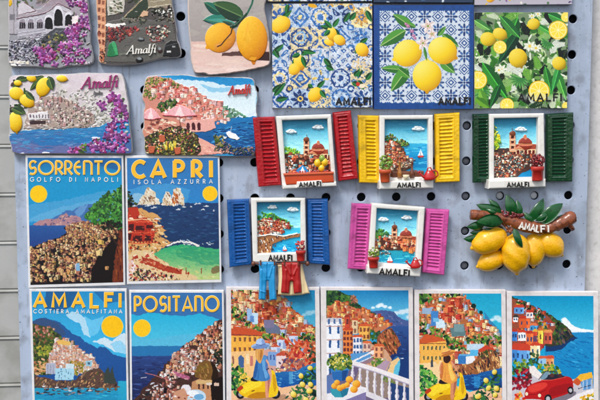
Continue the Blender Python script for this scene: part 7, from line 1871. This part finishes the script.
def cloth(name, poly, w, mt, folds, seed, th=.0016):
    """cast cloth: rounded edges and folds given as (x0, y0, x1, y1, width, height mm)"""
    S = 6.0
    xs = [p[0] for p in poly]; ys = [p[1] for p in poly]
    nx, ny = int((max(xs) - min(xs)) * S) + 1, int((max(ys) - min(ys)) * S) + 1
    X, Y = np.meshgrid(np.linspace(min(xs), max(xs), nx), np.linspace(min(ys), max(ys), ny))
    mk = Cv.pmask(None, poly, X, Y)
    def seg(xa, ya, xb, yb):
        dx, dy = xb - xa, yb - ya; t = np.clip(((X - xa) * dx + (Y - ya) * dy) / (dx * dx + dy * dy + 1e-9), 0, 1)
        return np.hypot(X - xa - dx * t, Y - ya - dy * t)
    e = np.full(X.shape, 99.0)
    for i in range(len(poly)):
        a, b = poly[i], poly[(i + 1) % len(poly)]; e = np.minimum(e, seg(*a, *b))
    d = th * np.sqrt(np.clip(1 - np.clip(1 - e / 2.4, 0, 1) ** 2, 0, 1))
    for xa, ya, xb, yb, wd, hh in folds: d = d + hh * .001 * np.exp(-(seg(xa, ya, xb, yb) / wd) ** 2)
    d = d + .00035 * (noise2(ny, nx, 34, seed) - .5)
    u, v = P(X, Y, w)
    link(name, grid_mesh(name, W(u, v, w + d), np.full((ny, nx, 3), .8), mk), mt, r)


cloth('skirt', [(277.4, 264), (302.4, 263.6), (305.6, 280), (310.0, 293.2), (300, 295.2), (288, 295.8), (277.4, 294.6), (278.4, 280)], .0058, M_ccloth, [(282, 268, 281, 294, 1.6, .5), (300, 268, 303, 294, 1.6, .5), (305.6, 270, 307.6, 292, 1.2, .5), (292, 280, 291, 295, 1.6, .4)], 3)
cloth('light_blue_trousers', [(258.6, 261.8), (276.4, 261.6), (275.6, 276), (276.8, 300), (269.4, 300.4), (268.2, 281), (266.8, 281), (265.6, 300.2), (258.4, 299.6), (259.4, 278)], .0078, M_lblue, [(261, 270, 260.6, 298, 1.2, .4), (273.6, 268, 274.2, 298, 1.2, .4), (267.4, 263, 267.2, 280, .7, -.5), (262, 266, 266, 276, 1, .35), (272, 266, 269, 276, 1, .35), (259, 290, 266, 292, .8, .3)], 4)
cloth('red_trousers', [(281.4, 262.2), (300.8, 262.0), (300.4, 274), (301.8, 292.6), (293.6, 293.6), (292.8, 282), (291.4, 281), (290.2, 282), (289.2, 293.6), (280.8, 292.6), (282.0, 276)], .0078, M_rcloth, [(285.6, 270, 284.6, 292, 1.2, .4), (297.4, 268, 298, 292, 1.2, .4), (291.4, 263, 291.4, 277, .7, -.5), (286, 266, 290, 274, 1, .35), (297, 266, 293.6, 274, 1, .35)], 5)
for x in (260.6, 274.6, 284.2, 298.4):
    m = MB(); m.prism([(x - .8, 260.6), (x + .8, 260.6), (x + .7, 265.4), (x - .7, 265.4)], .0086, .0106, .0003); link('clothes_peg', m.mesh('clothes_peg'), M_brown, r, ln)

# pink
r = window('tilted window magnet with pink shutters, a red pot and a red watering can', [(372.0, 203.4), (425.2, 207.4), (420.8, 275.4), (367.4, 272.0)], [(377.0, 208.4), (418.6, 211.2), (415.4, 265.6), (374.2, 262.6)],
           [(351.2, 202.8), (371.2, 203.8), (367.2, 269.8), (347.2, 268.6)], [(425.6, 208.0), (449.0, 209.2), (443.8, 275.2), (421.4, 272.4)], M_pnk, 'pink', 105, [(367.4, 266.0), (420.8, 268.6), (420.4, 277.0), (367.0, 273.8)], (379.6, 274.4, 29.4, 5.8, .055), (16, 17), ((.30, .84), (.18, .72)))
pot(r, 373.6, 257.0, 267.8, 11.4, 8.6, .0108, M_redpot, (26, 5.6, 10), (M_leaft, M_crmp), 8)
watering_can(r, 415.4, 264.2, 7.2, .0108, M_can, -1)

# ------------------------------------------------------------------ lemon branch
r = Root('lemon_branch', 'bunch of five yellow lemons under a brown branch with AMALFI in white', 'magnet', 518, 236)
m = MB()
bp = [(470.6, 214.6), (476, 215), (486, 215.2), (496, 216.4), (506, 219), (516, 222.6), (527, 226.4), (538, 228.4), (548, 228.0), (556, 225.4), (564, 221.4), (571, 217.8), (576.4, 217.0)]
bw = [4.6, 4.9, 4.2, 4.2, 4.8, 5.8, 6.2, 6.0, 5.8, 5.8, 6.2, 6.8, 4.4]
fine = []; fr = []
for k in range(len(bp) - 1):
    for q in range(4):
        t = q / 4; fine.append((bp[k][0] * (1 - t) + bp[k + 1][0] * t, bp[k][1] * (1 - t) + bp[k + 1][1] * t)); fr.append((bw[k] * (1 - t) + bw[k + 1] * t) * PX)
m.tube([Wp(x, y, .0095) for x, y in fine], fr, 20, .13, 3, .85)
m.tube([Wp(x, y, .0095) for x, y in ((565, 222), (570, 225), (573.4, 230))], [3.2 * PX, 2.8 * PX, 2 * PX], 12, .08, 5)
m.tube([Wp(x, y, .0085) for x, y in ((500, 220), (506, 226), (510, 232))], [2.2 * PX, 1.6 * PX, 1.3 * PX], 10, .08, 6)
link('branch', m.mesh('branch'), M_bark, r)
m = MB(); lettering(m, 'AMAL', (519.4, 228.8), .17, 6.4, GL, 1.25, .0092, .0134, fit=19.6, track=.3); lettering(m, 'FI', (541.4, 232.2), -.03, 6.2, GL, 1.25, .0092, .0134, fit=7.4, track=.42); link('lettering', m.mesh('lettering'), M_wink, r)


def lemon3(cx, cy, L, Rr, ang, w, seed):
    """long axis pointing to the nub at angle ang (px space, y down)"""
    ax = Vector((math.cos(ang), 0, -math.sin(ang)))
    c = Vector(Wp(cx, cy, w).tolist()); a = L * PX; b = Rr * PX
    prof = []
    for k in range(25):
        x = -math.cos(PI * k / 24)
        rr_ = math.sqrt(max(0, 1 - x * x))
        if x > .8: rr_ = max(rr_, .27 * (1.3 - x) / .45)
        if x < -.9: rr_ *= .9
        prof.append((a * x, max(b * rr_, b * .02)))
    prof[-1] = (a * 1.0, b * .18); prof += [(a * 1.08, b * .13), (a * 1.11, b * .02)]
    m = MB(); m.lathe(c, ax, prof, 36, flat=.82)
    rn = R_(seed); ph = [(rn.uniform(0, 6), rn.uniform(300, 900), rn.uniform(300, 900)) for _ in range(4)]
    m.v = [tuple(Vector(v) + (Vector(v) - c).normalized() * .00022 * sum(math.sin(v[0] * f1 + v[2] * f2 + p) for p, f1, f2 in ph) / 2) for v in m.v]
    link('lemon', m.mesh('lemon'), M_lem, r)


lemon3(491.4, 260.6, 15.0, 10.2, 2.74, .0052, 1)
lemon3(534.0, 249.6, 17.0, 11.6, 1.58, .0064, 2)
lemon3(551.0, 244.6, 15.4, 12.2, .75, .0064, 3)
lemon3(489.4, 240.6, 19.0, 12.6, 2.74, .0080, 4)
lemon3(515.8, 253.0, 20.0, 14.8, 1.50, .0096, 5)
for p0, p1, wd, w_, bd in (((503, 212), (476.4, 204.6), 10.5, .0082, -1), ((512, 217), (506.4, 194.6), 11.5, .0080, 1), ((529, 221), (543.6, 198.6), 12, .0092, 1), ((540, 224), (563, 203.4), 14, .0104, -1.5), ((503, 222.0), (476.4, 221.6), 13.5, .0122, 1.5),
                          ((484, 226), (467, 227), 8.6, .0078, 1), ((480, 236), (463.6, 239.0), 8, .0066, -1), ((513.6, 228.6), (522.4, 247.6), 7, .0164, .8), ((534, 224), (523, 212), 7, .0088, 0), ((486, 231), (470, 233), 7, .0060, 0),
                          ((519, 218), (517, 200), 8, .0066, 0), ((536, 221), (548, 212), 7, .0112, .6), ((500, 212), (489, 199), 7, .0062, 0), ((548, 226), (566, 214), 7, .0080, 0), ((497, 214), (486, 209), 5, .0100, 0), ((497, 232), (484, 229), 6, .0090, 0)):
    m = MB(); m.leaf(p0, p1, wd, w_, lift=.0020, bend=bd, th=.0012); link('leaf', m.mesh('leaf'), M_leafd, r)
m = MB(); rr = R_(9)
for k in range(17):
    x = rr.uniform(501, 526); y = 214.4 + (x - 500) * .16 + rr.uniform(-3.4, 1.0); q = rr.uniform(0, 6.28); l = rr.uniform(3.4, 5.4)
    m.leaf((x, y), (x + l * math.cos(q), y + l * .7 * math.sin(q)), rr.uniform(2.6, 3.8), .0108 + rr.uniform(-.0008, .0012), lift=.0008, th=.0007)
    m.ball(Wp(x, y, .0112), 1.1 * PX, 1.0 * PX, 1.0 * PX, 8, .1, k)
link('blossom_spray', m.mesh('blossom_spray'), M_dkfl, r)
m = MB()
for k in range(5):
    q = k * 1.26; m.leaf((509.4, 229.6), (509.4 + 5 * math.cos(q), 229.6 + 5 * math.sin(q)), 2.6, .0148, lift=.0006, th=.0006)
link('stem_cap', m.mesh('stem_cap'), M_bark, r)

# ------------------------------------------------------------------ light and camera
w = bpy.data.worlds.new('World'); scene.world = w; w.use_nodes = True
nt = w.node_tree; bg = nt.nodes['Background']
sk = nt.nodes.new('ShaderNodeTexSky'); sk.sky_type = 'NISHITA'; sk.sun_disc = False
EL, AZ = math.radians(52), math.radians(212)
sk.sun_elevation = EL; sk.sun_rotation = AZ; sk.altitude = 10; sk.air_density = 1.0; sk.dust_density = 2.0
hs_ = nt.nodes.new('ShaderNodeHueSaturation'); hs_.inputs['Saturation'].default_value = 0.5
nt.links.new(sk.outputs['Color'], hs_.inputs['Color']); nt.links.new(hs_.outputs['Color'], bg.inputs['Color']); bg.inputs['Strength'].default_value = 0.12
L = bpy.data.lights.new('sun', 'SUN'); L.energy = 1.5; L.angle = math.radians(15); L.color = (1.0, .96, .9)
lo = bpy.data.objects.new('sun', L); COL.objects.link(lo)
d = Vector((math.sin(AZ) * math.cos(EL), math.cos(AZ) * math.cos(EL), math.sin(EL)))
lo.rotation_euler = (-d).to_track_quat('-Z', 'Y').to_euler(); lo.location = d * 3 + Vector((0, 0, ZC))

cd = bpy.data.cameras.new('camera'); cam = bpy.data.objects.new('camera', cd); COL.objects.link(cam)
cd.sensor_width = 36; cd.sensor_fit = 'HORIZONTAL'; cd.lens = FPX / 600 * 36; cd.clip_start = .02; cd.clip_end = 100
T = np.array([[1, 0, 0], [0, 0, 1], [0, -1, 0]], float)       # (right, down, in) -> world
rx, ry, rz = T @ CR[0], T @ -CR[1], T @ -CR[2]
pos = T @ CP + np.array([0, 0, ZC])
cam.matrix_world = Matrix(((rx[0], ry[0], rz[0], pos[0]), (rx[1], ry[1], rz[1], pos[1]), (rx[2], ry[2], rz[2], pos[2]), (0, 0, 0, 1)))
scene.camera = cam
scene.view_settings.view_transform = 'Standard'; scene.view_settings.look = 'None'
scene.view_settings.exposure = 0.64; scene.view_settings.gamma = 1.0; scene.view_settings.use_curve_mapping = False
scene.cycles.max_bounces = 6
